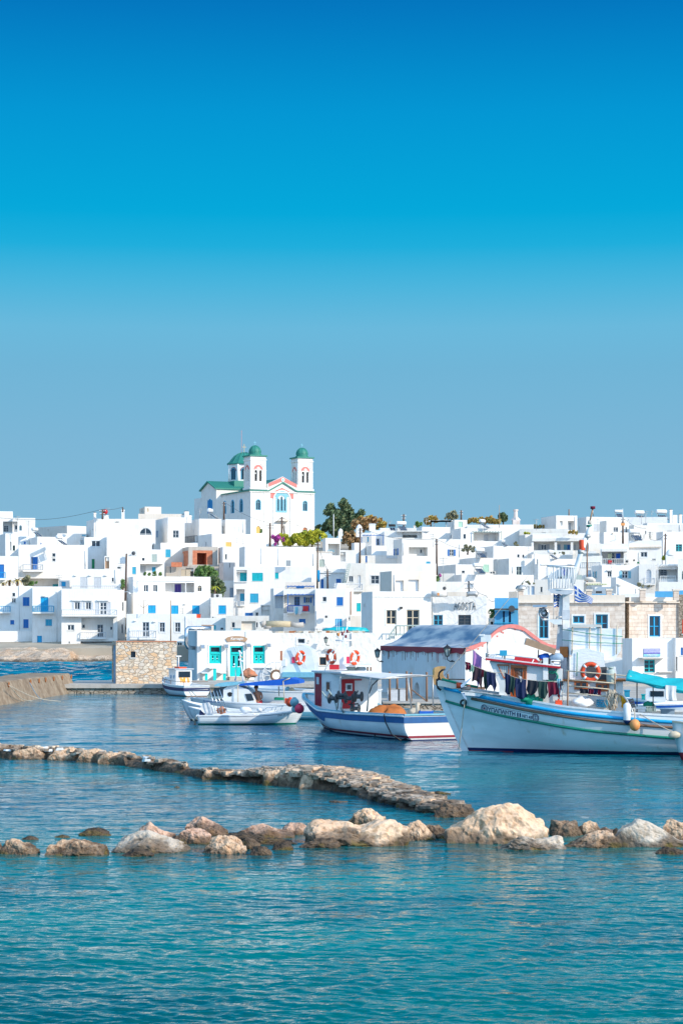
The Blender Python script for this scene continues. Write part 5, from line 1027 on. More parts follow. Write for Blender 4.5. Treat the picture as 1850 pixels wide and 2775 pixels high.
H('fillw','plain white ground floor wall of the tan stone houses behind the boat sheets','M',158,-700,850,960,0,[],D=3,mat='white',name='house',z0=.5)
H('stairw','white stepped alley wall between the long harbour building and the warehouse','K',176,238,420,570,0,[],D=4,z0=.5)
# ------------------------------------------------------------------ boulders and sea walls
import bmesh
def ico(sub):
 bm=bmesh.new();bmesh.ops.create_icosphere(bm,subdivisions=sub,radius=1.0);bm.verts.ensure_lookup_table()
 vs=[v.co.copy()for v in bm.verts];fs=[tuple(v.index for v in f.verts)for f in bm.faces];bm.free();return vs,fs
ICO={k:ico(k)for k in(3,4,5)}
def interp(pts,x):
 if x<=pts[0][0]:return pts[0][1]
 for(a,b_),(c,d)in zip(pts,pts[1:]):
  if x<=c:return b_+(d-b_)*(x-a)/max(1e-6,c-a)
 return pts[-1][1]
def boulder(r,x0,x1,yw,tops,mat,label,seed,dep=.75,rough=1.0,base=None,name='boulder',cat='boulder',group='boulders of the breakwater',sub=5):
 P=on_water(r,(x0+x1)/2,yw);s=F/P.y;sc=REG[r][2]
 bz=0.0
 if base is not None:P=at(r,(x0+x1)/2,yw,base);bz=P.z;s=F/P.y
 hw=(x1-x0)/2/sc/s;cxp=(x0+x1)/2;hd=hw*dep
 hd=min(hd,1.9)
 cy=P.y+hd*.8;k=cy/P.y
 prof=[((a-cxp)/sc/s*k,CZ-(REG[r][1]+b_/sc-HY)/F*cy-bz)for a,b_ in tops]
 hmax=max(p[1]for p in prof);vs0,fs=ICO[sub];rnd=random.Random(seed)
 planes=[]
 for i in range(9):
  n_=Vector((rnd.uniform(-1,1),rnd.uniform(-1.2,.5),rnd.uniform(-.1,1))).normalized();planes.append((n_,rnd.uniform(.72,.93)))
 off=Vector((seed*3.7,seed*1.3,seed*5.1));out=[]
 for v in vs0:
  q=v.copy()
  for n_,d in planes:
   e=q.dot(n_)-d
   if e>0:q-=n_*e*.9
  n1=noise.fractal(q*1.5+off,1.0,2.1,3);n2=noise.fractal(q*5+off,.8,2.2,5)
  q*=1+.12*n1*rough
  u=max(-1,min(1,q.x));e_=math.sqrt(max(.10,1-u*u*.92));hz=max(.03,interp(prof,u*hw*k))
  x_=u*hw*k*1.1;z_=q.z/e_;y_=q.y/e_**.6
  z_=z_*hz if z_>0 else z_*.6
  amp=min(hw,.9)*.07*rough;cr_=abs(noise.noise(q*3.1+off*2));dn=n2*amp-max(0,.08-cr_)*amp*7
  out.append((x_+v.x*dn,y_*hd+v.y*dn,z_+v.z*dn*(1 if z_<hz*.9 else.7)))
 mb=MB();mb.mesh(out,fs,mat,False);o=mb.build(name,fix=False,loc=(P.x*k,cy,bz));return tag(o,label,cat,group)
B=boulder
B('S',-90,14,770,[(-90,700),(-30,690),(0,700),(14,730)],'rock_tan','tan boulder cut by the left photo edge',1)
B('S',20,272,775,[(20,740),(50,672),(120,675),(180,690),(230,715),(272,745)],'rock_tan','low brown boulder, first complete one from the left photo edge',2)
B('S',143,243,682,[(143,675),(180,657),(215,652),(243,672)],'rock_dark','small dark wet rock behind the first complete boulder',3,sub=4)
B('S',357,455,669,[(357,662),(400,648),(430,650),(455,664)],'rock_dark','tiny dark wet rock peeking behind the long flat-topped boulder',4,sub=4)
B('S',515,713,656,[(515,648),(560,612),(640,600),(690,612),(713,640)],'rock_dark','dark wet rock standing alone behind the row at the left',5)
B('S',303,705,782,[(303,750),(340,690),(400,672),(500,680),(600,672),(680,675),(705,690)],'rock_tan','long flat-topped brown boulder with a yellow weed band',6,dep=.5)
B('S',880,1130,705,[(880,625),(910,575),(960,568),(1020,605),(1130,645)],'rock_pink','pale pink boulder top rising behind the white-grey slanted boulder',7)
B('S',712,1230,765,[(712,735),(740,690),(830,640),(900,615),(960,618),(1040,655),(1150,690),(1230,715)],'rock_grey','large slanted grey-white and ochre boulder at left centre',8,dep=.5,rough=.7)
B('S',790,985,790,[(790,778),(850,745),(920,732),(985,770)],'rock_dark','black wet rock at the foot of the slanted grey-white boulder',9)
B('S',1205,1475,655,[(1205,585),(1250,555),(1303,530),(1340,552),(1400,560),(1475,610)],'rock_pink','orange-stained peaked boulder at the back of the row',10)
B('S',1120,1365,708,[(1120,630),(1180,595),(1270,588),(1365,650)],'rock_pink','smooth brown-pink boulder below the orange-stained peaked one',11)
B('T',120,385,652,[(120,610),(165,545),(210,518),(265,515),(330,540),(385,600)],'rock_tan','lumpy pitted tan boulder in front of the brown-pink one',12,rough=1.4)
B('T',270,700,592,[(270,530),(400,512),(520,548),(700,572)],'rock_dark','long dark low ledge under the smooth pink sloping boulder',13,dep=.5)
B('T',360,695,552,[(360,495),(440,440),(500,448),(600,480),(660,495),(695,525)],'rock_pink','smooth pink boulder sloping down to the right',14,rough=.5)
B('T',632,822,530,[(632,480),(680,455),(760,447),(822,455)],'rock_pink','small pink block right of the smooth sloping boulder',15,rough=.6)
B('T',345,480,622,[(345,575),(400,545),(450,560),(480,590)],'rock_brown','brown rock right behind the lumpy pitted boulder',16)
B('T',428,556,661,[(428,620),(480,590),(540,600),(556,630)],'rock_brown','round brown rock nearest the camera at the centre left',17)
B('T',560,692,629,[(560,600),(590,575),(640,574),(692,605)],'rock_dark','dark rounded rock between the centre rocks and the long pale boulder',18)
B('T',1060,1280,478,[(1060,430),(1100,365),(1160,345),(1230,365),(1280,405)],'rock_pale','pale fluted boulder standing behind the long pale double boulder',19,rough=1.5)
B('T',758,1402,602,[(758,520),(800,465),(880,430),(960,432),(1060,440),(1120,470),(1230,430),(1300,415),(1355,425),(1402,490)],'rock_pale','long pale double boulder at the centre of the row',20,dep=.5)
B('T',755,1012,616,[(755,592),(840,553),(950,550),(1012,592)],'rock_brown','brown weedy rock at the foot of the long pale double boulder',21)
B('U',165,322,402,[(165,375),(205,305),(240,297),(280,315),(322,372)],'rock_tan','peaked tan boulder right of the long pale double boulder',22)
B('U',285,398,392,[(285,330),(340,308),(398,335)],'rock_brown','tan and black boulder squeezed left of the biggest boulder',23)
B('U',322,520,287,[(322,252),(350,225),(390,210),(440,225),(520,240)],'rock_brown','dripping tan boulder at the end of the stone mole',24)
B('U',400,884,421,[(400,330),(430,285),(500,262),(560,225),(620,205),(680,175),(720,180),(790,222),(840,245),(870,300),(884,375)],'rock_pale','biggest boulder of all, pale beige and peaked, right of centre',25,dep=.45,rough=.85)
B('U',635,968,450,[(635,442),(720,390),(770,380),(830,395),(945,378),(968,425)],'rock_grey','flat layered grey slab at the foot of the biggest boulder',26,dep=.45)
B('U',855,897,365,[(855,330),(870,316),(897,340)],'rock_brown','small brown rock tucked right of the biggest boulder',27,sub=4)
B('U',888,1063,383,[(888,360),(915,305),(970,290),(1030,300),(1063,345)],'rock_brown','brown round boulder, first one right of the biggest boulder',28)
B('U',1052,1149,378,[(1052,330),(1095,292),(1130,305),(1149,340)],'rock_tan','small peach boulder leaning on the brown round boulder',29)
B('U',1130,1215,375,[(1130,350),(1170,334),(1215,345)],'rock_pink','little pale pink rock between peach and grey boulders',30,sub=4)
B('U',990,1245,438,[(990,425),(1080,372),(1140,355),(1210,345),(1245,400)],'rock_tan','ochre boulder with a low tail in front of the peach one',31)
B('U',1238,1640,438,[(1238,380),(1270,310),(1340,297),(1400,310),(1470,350),(1540,400),(1640,412)],'rock_grey','smooth pale grey whale-backed boulder at the right',32,dep=.4,rough=.45)
B('U',1465,1640,402,[(1465,340),(1490,290),(1530,285),(1600,300),(1640,330)],'rock_tan','tan boulder behind the grey one at the right photo edge',33)
B('U',1440,1600,474,[(1440,465),(1480,432),(1568,450),(1600,460)],'rock_dark','black wet rock in front of the grey whale-backed boulder',34)
B('U',285,402,173,[(285,168),(350,156),(402,168)],'rock_dark','flat dark rock alone in the water right of the mole',35,sub=4)
B('U',1215,1248,375,[(1215,345),(1230,337),(1248,350)],'rock_dark','tiny dark rock left of the grey whale-backed boulder',36,sub=4)
B('S',1118,1160,345,[(1118,342),(1140,333),(1160,342)],'rock_brown','tiny brown rock awash between the mole and the boulders',37,sub=3)
B('T',935,1050,322,[(935,308),(960,303),(1050,322)],'rock_brown','small rock just breaking the surface below the mole',38,sub=3)
def mole():
 fr_=[('S',-120,150),('S',0,155),('S',240,163),('S',450,174),('S',700,192),('S',1000,234),('S',1300,285),('T',330,182),('T',520,205),('T',740,232),('T',900,248),('T',1080,278),('T',1250,322),('T',1380,360),('T',1540,392)]
 wid=[2.4,2.4,2.2,2.0,1.8,1.5,1.1,1.2,2.0,2.4,2.5,2.3,2.0,1.9,1.6];hei=[.42,.42,.4,.4,.38,.32,.28,.25,.5,.62,.5,.32,.26,.22,.16]
 wid=[w__*k for w__,k in zip(wid,[.5]*7+[.65,.7,.75,.75,.72,.72,.75,.8])];hei=[h__*.85 for h__ in hei];pts=[on_water(*p)for p in fr_];n_=260;out=[];m_=16
 def lerp(arr,s):i=min(len(arr)-2,int(s));f_=s-i;return arr[i]*(1-f_)+arr[i+1]*f_
 axis=[]
 for k in range(n_):
  s=(len(pts)-1)*k/(n_-1);p=lerp(pts,s);axis.append((p,lerp(wid,s),lerp(hei,s)))
 for k in range(n_):
  p,w_,h_=axis[k];d=(axis[min(n_-1,k+1)][0]-axis[max(0,k-1)][0]).normalized();nrm=Vector((-d.y,d.x,0))
  if nrm.y<0:nrm=-nrm
  for j in range(m_):
   t_=j/(m_-1);z=h_*min(1,math.sin(math.pi*t_)**.35*1.05)if 0<t_<1 else-.4
   q=p+nrm*(w_*t_);nn=noise.fractal(Vector((q.x*1.3,q.y*1.3,z*2)),1,2,4)
   cell=noise.cell(Vector((q.x*1.4,q.y*1.4,0)))
   out.append((q.x+.12*nn,q.y+.25*nn,z+(.10*nn+.13*(cell-.5))*(1 if z>0 else 0)))
 mb=MB();mb.mesh(out,[(k*m_+j,(k+1)*m_+j,(k+1)*m_+j+1,k*m_+j+1)for k in range(n_-1)for j in range(m_-1)],'rock_brown');mb.face([out[j]for j in range(m_)],'rock_brown');mb.face([out[(n_-1)*m_+j]for j in range(m_)],'rock_brown')
 t=empty('stone_mole',axis[n_//2][0],'low ruined stone mole of flat slabs running across the harbour water','stone mole');o=mb.build('rubble_core',t,fix=False);o.location=-t.location
 sl_=MB();rnd=random.Random(9)
 for i in range(620):
  s=rnd.random();
  if rnd.random()<.55:s=.5+.5*s
  k=int(s*(n_-1));p,w_,h_=axis[k];d=(axis[min(n_-1,k+1)][0]-axis[max(0,k-1)][0]).normalized();nrm=Vector((-d.y,d.x,0));nrm=nrm if nrm.y>0 else-nrm
  t_=rnd.uniform(.10,.85);q=p+nrm*(w_*t_);q.z=h_*min(1,math.sin(math.pi*t_)**.35*1.05)+rnd.uniform(-.02,.06)
  a=rnd.uniform(.12,.34)*(1.25 if s>.5 else.9);b_=a*rnd.uniform(.45,.9);c=rnd.uniform(.03,.06)
  M_=Matrix.Translation(q)@Matrix.Rotation(math.atan2(d.y,d.x)+rnd.uniform(-.4,.4),4,'Z')@Matrix.Rotation(rnd.uniform(-.12,.12),4,'X')@Matrix.Rotation(rnd.uniform(-.1,.1),4,'Y')
  kk=rnd.randint(5,7);ring=[(a*math.cos(2*math.pi*j/kk)*rnd.uniform(.75,1.1),b_*math.sin(2*math.pi*j/kk)*rnd.uniform(.75,1.1))for j in range(kk)]
  vs=[tuple(M_@Vector((x,y,-c)))for x,y in ring]+[tuple(M_@Vector((x*.94,y*.94,c)))for x,y in ring]
  mt='slab' if rnd.random()<.86 else 'rock_pale'
  if s<.35 and rnd.random()<.09:mt='whitepaint'
  sl_.mesh(vs,[tuple(range(kk))[::-1],tuple(range(kk,2*kk))]+[(j,(j+1)%kk,(j+1)%kk+kk,j+kk)for j in range(kk)],mt)
 o=sl_.build('top_slabs',t);o.location=-t.location;o['kind']='stuff'
mole()
for i,(r,x0,x1,yw,tops,mt,lab)in enumerate((('S',92,292,166,[(92,120),(120,95),(200,82),(270,80),(292,110)],'rock_tan','long orange-tan boulder on the mole, nearest the left photo edge'),
  ('S',318,532,172,[(318,130),(360,96),(450,86),(510,82),(532,110)],'rock_tan','second tan boulder on the mole, right of the white painted stone'),
  ('S',495,718,184,[(495,150),(545,110),(620,92),(690,94),(718,120)],'rock_tan','third tan boulder on the mole from the left photo edge'),
  ('S',640,888,196,[(640,150),(700,122),(780,112),(860,112),(888,140)],'rock_tan','fourth tan boulder on the mole where it starts to narrow'),
  ('S',1303,1442,291,[(1303,270),(1330,226),(1400,222),(1442,262)],'rock_tan','round tan boulder at the narrow waist of the mole'),
  ('S',1425,1568,293,[(1425,250),(1450,222),(1500,228),(1568,250)],'rock_brown','flat brown boulder with rusty chain right of the mole waist'),
  ('T',735,880,236,[(735,150),(770,132),(850,130),(880,170)],'rock_pale','pale weathered boulder set in the widest part of the mole'),
  ('T',505,640,215,[(505,140),(560,112),(620,105),(640,150)],'rock_tan','tan boulder at the start of the widest part of the mole'))):
 boulder(r,x0,x1,yw,tops,mt,lab,50+i,dep=.35 if x1-x0>180 else.5,group='boulders on the mole',sub=4)
b_=at('S',306,134,66.0);t=MB();t.box(-.14,-.1,0,.13,.15,.2,'whitepaint');t.box(-.11,-.08,.2,.09,.12,.24,'whitepaint');tag(t.build('painted_stone',loc=(b_.x,on_water('S',306,165).y-.15,.18)),'white painted stone block between the first two mole boulders','stone block')
def pier():
 A=on_water('V',0,452);Bp=on_water('V',710,330);d=(Bp-A).normalized();A2=A-d*40;zt_=1.32;bat=.45;wd=3.4
 nrm=Vector((-d.y,d.x,0));nrm=nrm if nrm.x<0 else-nrm
 t=empty('concrete_pier',Bp,'sloping weathered concrete pier with rusty mooring rings at the left','pier')
 mb=MB();n_=60;sec=[(0,-.8),(0,0),(bat,zt_),(bat+.12,zt_+.04),(wd,zt_+.04),(wd,-.8)];vs=[]
 for k in range(n_+1):
  p=A2+(Bp-A2)*k/n_;sh=0
  for(o_,z)in sec:
   e=-.9*d*(z/zt_)*.45 if k==n_ and z>0 else Vector((0,0,0));q=p+nrm*o_+e;nn=noise.noise(Vector((q.y*.6,z*2,o_)))*.05
   vs.append((q.x+nn,q.y,z+(nn if z>0 else 0)))
 m_=len(sec);mb.mesh(vs,[(k*m_+j,(k+1)*m_+j,(k+1)*m_+j+1,k*m_+j+1)for k in range(n_)for j in range(m_-1)],'pierconc');mb.face([vs[n_*m_+j]for j in range(m_)],'pierconc')
 o=mb.build('pier_body',t,fix=False);o.location=-t.location
 for(x,y)in((72,262),(272,235),(352,225),(413,218),(488,213),(568,198),(650,188)):
  z=1.12;lo=None
  for i in range(400):
   s=i/400;p=A+(Bp-A)*s+nrm*(bat*z/zt_)
   if CX+p.x/p.y*F>=px('V',x,y)[0]:break
  p=Vector((p.x+.06,p.y,z));g=MB();g.torus((0,0,0),.14,.035,'x','rust',12,5);l_=random.uniform(.35,.8);g.box(-.115,-.03,-l_*.4,-.06,.03,.0,'rust');g.build('mooring_ring',t,loc=p-t.location)
m,t,b=newmat('pierconc');co=coords(t);n,r=noise_ramp(t,co,.9,(0.24,0.18,0.125),(0.36,0.28,0.20),.35,.62,8,vec_scale=(1,1,.35));n2,r2=noise_ramp(t,co,3.5,(0.78,0.72,0.66),(1.05,1.05,1.05),.4,.6,7)
t.links.new(mixmul(t,r.outputs[0],r2.outputs[0]),b.inputs['Base Color']);b.inputs['Roughness'].default_value=.95;bp=t.nodes.new('ShaderNodeBump');bp.inputs['Strength'].default_value=.4;bp.inputs['Distance'].default_value=.04;t.links.new(n2.outputs[0],bp.inputs['Height']);t.links.new(bp.outputs[0],b.inputs['Normal']);MATS['pierconc']=m
pier()
for i,(x0,x1,y,tt,lab)in enumerate(((-10,165,215,[(-10,190),(40,170),(110,163),(165,200)],'big dark rock seen over the top of the concrete pier'),(213,260,195,[(213,187),(235,168),(260,186)],'small dark rock seen over the top of the concrete pier'))):
 boulder('V',x0,x1,y,tt,'rock_dark',lab,70+i,base=150,sub=4,group=None)
for i,(p0,p1,sag,mt,lab)in enumerate(((at('V',80,262,118.8),on_water('V',560,412),.25,'rope','pale mooring rope hanging from the first pier ring into the water'),(at('V',275,240,123.5),on_water('V',400,402),.2,'bluegrey','blue mooring rope hanging from the second pier ring into the water'),(at('V',90,270,118.5),on_water('V',300,405),.3,'rope','second pale rope drooping close to the pier face'))):
 g=MB();n_=14;g.tube([p0+(p1-p0)*(k/n_)-Vector((0,0,sag*math.sin(math.pi*k/n_)))for k in range(n_+1)],.022,mt,5);tag(g.build('mooring_rope'),lab,'rope')
# ------------------------------------------------------------------ boats
def smooth(pts,x):
 """smooth interpolation of (x, y) pairs"""
 n=len(pts)
 if x<=pts[0][0]:return pts[0][1]
 if x>=pts[-1][0]:return pts[-1][1]
 for i in range(n-1):
  if x<=pts[i+1][0]:
   x0,y0=pts[i];x1,y1=pts[i+1];h=x1-x0;t_=(x-x0)/h
   m0=(y1-pts[i-1][1])/(x1-pts[i-1][0])if i>0 else(y1-y0)/h
   m1=(pts[i+2][1]-y0)/(pts[i+2][0]-x0)if i<n-2 else(y1-y0)/h
   return(2*t_**3-3*t_**2+1)*y0+(t_**3-2*t_**2+t_)*h*m0+(-2*t_**3+3*t_**2)*y1+(t_**3-t_**2)*h*m1
class Hull:
 """bow at u = bow*L/2 (bow = -1 points left); v < 0 is the side that faces the camera"""
 def __init__(s,L,beam,sheer,rake,keel=-.45,bow=-1,rq=1.6,full=.42,stern=None,sharp=1.9,zb=None,flare=2.6,transom_rake=.0,linear=False):
  s.L,s.beam,s.sheer,s.rake,s.keel,s.bow,s.rq,s.full,s.sharp,s.flare=L,beam,sheer,rake,keel,bow,rq,full,sharp,flare
  s.stern=stern if stern is not None else.75;s.zb=sheer[0][1];s.tr=transom_rake;s.linear=linear
 def zs(s,t):return interp(s.sheer,t)if s.linear else smooth(s.sheer,t)
 def hb(s,t):
  if t<s.full:q=1-(1-t/s.full)**s.sharp
  else:q=1-(1-s.stern)*((t-s.full)/(1-s.full))**2
  return s.beam/2*q
 def p(s,t,z,side=-1,off=0.0):
  zs=s.zs(t);f=max(0,min(1,(zs-z)/(zs-s.keel)))
  sec=1-f**(s.flare*(0.55+.9*min(1,t/s.full)))
  v=max(0.0,s.hb(t)*(sec+.0))
  r_=max(0.0,min(1.15,(s.zb-z)/s.zb));xb=-s.L/2+s.rake*r_**s.rq
  xs=s.L/2-s.tr*r_
  u=xb+(xs-xb)*t
  return Vector((-s.bow*u,side*(v+off),z))
 def skin(s,mb,mat,z0f,z1f,off=0.0,t0=0.0,t1=1.0,nt=44,nz=12,sides=(-1,1)):
  for sd_ in sides:
   vs=[]
   for i in range(nt+1):
    t=t0+(t1-t0)*i/nt;a=z0f(t)if callable(z0f)else z0f;b_=z1f(t)if callable(z1f)else z1f
    for j in range(nz+1):vs.append(s.p(t,a+(b_-a)*j/nz,sd_,off))
   m_=nz+1;mb.mesh(vs,[(i*m_+j,i*m_+j+1,(i+1)*m_+j+1,(i+1)*m_+j)for i in range(nt)for j in range(nz)],mat,True)
 def build(s,root,mat='hullwhite',bottom='navy',boot=.08,deckdrop=.35,deckmat='palegrey',inner='hullwhite',cap='whitepaint',capw=.09,bottom_mat2=None):
  h=MB();s.skin(h,mat,boot,s.zs)
  n_=12;vs=[s.p(1,boot+(s.zs(1)-boot)*j/n_,-1)for j in range(n_+1)]+[s.p(1,boot+(s.zs(1)-boot)*j/n_,1)for j in range(n_+1)]
  h.mesh(vs,[(j,j+1,n_+2+j,n_+1+j)for j in range(n_)],mat);o=h.build('hull',root)
  b_=MB();s.skin(b_,bottom,s.keel,boot);vs=[s.p(1,s.keel+(boot-s.keel)*j/6,-1)for j in range(7)]+[s.p(1,s.keel+(boot-s.keel)*j/6,1)for j in range(7)]
  b_.mesh(vs,[(j,j+1,8+j,7+j)for j in range(6)],bottom);b_.build('bottom_paint',root)
  i_=MB();s.skin(i_,inner,lambda t:s.zs(t)-deckdrop,s.zs,-.06,.012,.995,nz=2)
  vs=[s.p(1,s.zs(1)-deckdrop,-1,-.06),s.p(1,s.zs(1),-1,-.06),s.p(1,s.zs(1),1,-.06),s.p(1,s.zs(1)-deckdrop,1,-.06)];vs=[v+Vector((s.bow*.06,0,0))for v in vs];i_.mesh(vs,[(0,1,2,3)],inner);i_.build('bulwark',root)
  d=MB();k=40;vs=[]
  for i in range(k+1):
   t=.01+.985*i/k;z=s.zs(t)-deckdrop
   for sd_ in(-1,1):q=s.p(t,z,sd_,-.05);vs.append((q.x,q.y,z))
  d.mesh(vs,[(2*i,2*i+1,2*i+3,2*i+2)for i in range(k)],deckmat);d.build('deck',root)
  c=MB()
  for sd_ in(-1,1):
   vs=[]
   for i in range(45):
    t=i/44;z=s.zs(t)
    for(o_,dz)in((.03,-.035),(.03,.03),(-capw,.03),(-capw,-.035)):q=s.p(t,z,sd_,0);vs.append((q.x,q.y+sd_*o_ if abs(q.y)+o_>0 else 0,z+dz))
   c.mesh(vs,[(4*i+j,4*i+(j+1)%4,4*i+4+(j+1)%4,4*i+4+j)for i in range(44)for j in range(4)],cap)
  q=s.p(1,s.zs(1),-1);c.box(min(q.x,q.x-s.bow*.03)-.05,q.y,q.z-.035,max(q.x,q.x-s.bow*.03)+.03,-q.y,q.z+.03,cap);c.build('gunwale',root)
  return o
 def stripe(s,root,name,mat,f0,f1,off=.02,t0=0.0,t1=1.0,trans=True):
  b_=MB();s.skin(b_,mat,f0,f1,off,t0,t1,nz=2)
  if trans and t1>=1:a=f0(1)if callable(f0)else f0;c=f1(1)if callable(f1)else f1;q=s.p(1,(a+c)/2,-1,off);e=.012;x0,x1=sorted((q.x-s.bow*0.002,q.x-s.bow*.02));b_.box(x0,q.y,a,x1,-q.y,c,mat)
  return b_.build(name,root)
 def rail(s,root,name,mat,zf,r_=.04,t0=0.0,t1=1.0,sides=(-1,1)):
  g=MB()
  for sd_ in sides:g.tube([s.p(t0+(t1-t0)*i/40,zf(t0+(t1-t0)*i/40),sd_,r_*.5)for i in range(41)],r_,mat,6)
  return g.build(name,root)
m,t,b=newmat('hullwhite');co=coords(t);n,r=noise_ramp(t,co,1.2,(0.70,0.72,0.71),(0.84,0.85,0.84),.3,.6,6,vec_scale=(.6,1,2.0));n2,r2=noise_ramp(t,co,1.4,(1,1,1),(.80,.70,.58),.62,.80,7,vec_scale=(2.5,2.5,.4))
t.links.new(mixmul(t,r.outputs[0],r2.outputs[0]),b.inputs['Base Color']);b.inputs['Roughness'].default_value=.32;MATS['hullwhite']=m
def slabs(P):return lambda mb,a:slab_on(mb,P,*a)
def cloth(mb,cols,hang,mat,fold=.05,n=14,seed=0,k=10):
 """cloth hung between two points: cols = (top-left, top-right), hang = list of drop lengths along the top"""
 A,Bv=Vector(cols[0]),Vector(cols[1]);d=(Bv-A);nrm=Vector((-d.y,d.x,0)).normalized();vs=[]
 for side in(0,1):
  for i in range(n+1):
   s=i/n;top=A+d*s;dr=interp([(j/(len(hang)-1),h)for j,h in enumerate(hang)],s)
   for j in range(k+1):
    f_=j/k;w_=fold*math.sin(s*11+seed)*(.3+f_)+fold*.6*math.sin(s*23+seed*2+f_*2)*f_
    vs.append(top+nrm*(w_+side*.012)+Vector((0,0,-dr*f_))+d.normalized()*(.04*math.sin(f_*3+seed)*f_))
 m_=k+1;N=(n+1)*m_
 fs=[(i*m_+j,(i+1)*m_+j,(i+1)*m_+j+1,i*m_+j+1)for i in range(n)for j in range(k)]
 mb.mesh(vs,fs+[tuple(N+q for q in f_[::-1])for f_ in fs]+[(j,j+1,N+j+1,N+j)for j in range(k)]+[(n*m_+j+1,n*m_+j,N+n*m_+j,N+n*m_+j+1)for j in range(k)]+[((i+1)*m_+k,i*m_+k,N+i*m_+k,N+(i+1)*m_+k)for i in range(n)],mat,True)
def life_ring(P,R_,label,rx=0,rz=0,ry=0,mat='orange',group='orange life rings'):
 t=empty('life_ring',P,label,'life ring',group);t.rotation_euler=(rx,ry,rz)
 g=MB();g.torus((0,0,0),R_*.8,R_*.2,'y',mat,28,8);g.build('ring',t)
 g=MB()
 for k in range(4):
  a=math.pi/4+k*math.pi/2
  g.tube([(R_*.8*math.cos(a+e),0,R_*.8*math.sin(a+e))for e in(-.13,0,.13)],R_*.213,'whitepaint',10)
 g.build('reflective_band',t)
 g=MB();g.tube([(R_*1.04*math.cos(i*math.pi/12),-.02*math.sin(i*2.0),R_*1.04*math.sin(i*math.pi/12))for i in range(24)],.012,'rope',4,closed=True);g.build('grab_rope',t)
 return t
def fbox(mb,u0,v0,z0,u1,v1,z1,mat):mb.box(u0,v0,z0,u1,v1,z1,mat)
# ---------- the big caique in front
TH1=R(-8);O1=Vector((4.39+6.35*.990,74.1-6.35*.139,0));f1=Frame(O1,TH1)
big=empty('fishing_boat',O1,'largest wooden fishing boat, white hull with blue, brown and green stripes and carved bow','fishing boat','moored boats',TH1)
h1=Hull(14.4,4.3,[(0,2.46),(.06,2.34),(.124,2.19),(.218,1.99),(.314,1.765),(.371,1.68),(.454,1.57),(.558,1.475),(.65,1.44),(.8,1.50),(1,1.75)],1.0,keel=-.7,full=.5,sharp=2.2,stern=.55,flare=2.2,rq=1.25)
h1.build(big,bottom='navy',boot=.13,deckdrop=.30,deckmat='concrete',capw=.14)
h1.stripe(big,'hull_stripe','darkred',-.05,.03,.012,0,.14,False)
h1.rail(big,'rub_rail','brightblue',lambda t:smooth([(.02,2.33),(.066,2.20),(.129,2.0),(.213,1.778),(.31,1.55),(.367,1.455),(.471,1.33),(.61,1.21),(.8,1.25),(1,1.5)],t),.065,.02)
h1.rail(big,'rub_rail','brownwood',lambda t:smooth([(.079,1.984),(.147,1.80),(.21,1.62),(.307,1.40),(.384,1.255),(.468,1.142),(.608,1.018),(.8,1.04),(1,1.25)],t),.05,.085)
h1.rail(big,'rub_rail','glossgreen',lambda t:smooth([(.01,1.86),(.053,1.692),(.116,1.467),(.179,1.295),(.243,1.145),(.299,1.015),(.377,.873),(.483,.748),(.577,.65),(.75,.58),(1,.75)],t),.05,.012)
def on_hull(h,fr,r,x,y,side=-1):
 """point of the hull side seen at a pixel, as (t, z)"""
 t,z=.3,1.0;tx_,ty_=px(r,x,y)
 for it in range(60):
  q=h.p(t,z,side,0);Wp=fr.O+fr.ex*q.x+fr.ey*q.y+Vector((0,0,q.z));ex_=CX+Wp.x/Wp.y*F-tx_;ey_=HY-(Wp.z-CZ)/Wp.y*F-ty_
  t+=(ex_ if h.bow==1 else-ex_)/(F/Wp.y)/h.L*.8*(1 if h.bow==1 else 1);z+=ey_/(F/Wp.y)*.8;t=max(0,min(1,t))
 return t,z
def hull_panel(h,fr,root,r,c0,c1,c2,c3,items):
 """a plate and lettering laid on the hull between four pixel corners (bottom-left, bottom-right, top-right, top-left)"""
 Q=[on_hull(h,fr,r,*c)for c in(c0,c1,c2,c3)]
 def P(u,z,d):
  a=(1-u)*(1-z);b_=u*(1-z);c=u*z;e=(1-u)*z
  t_=a*Q[0][0]+b_*Q[1][0]+c*Q[2][0]+e*Q[3][0];z_=a*Q[0][1]+b_*Q[1][1]+c*Q[2][1]+e*Q[3][1]
  return h.p(t_,z_,-1,-d)
 items(P)
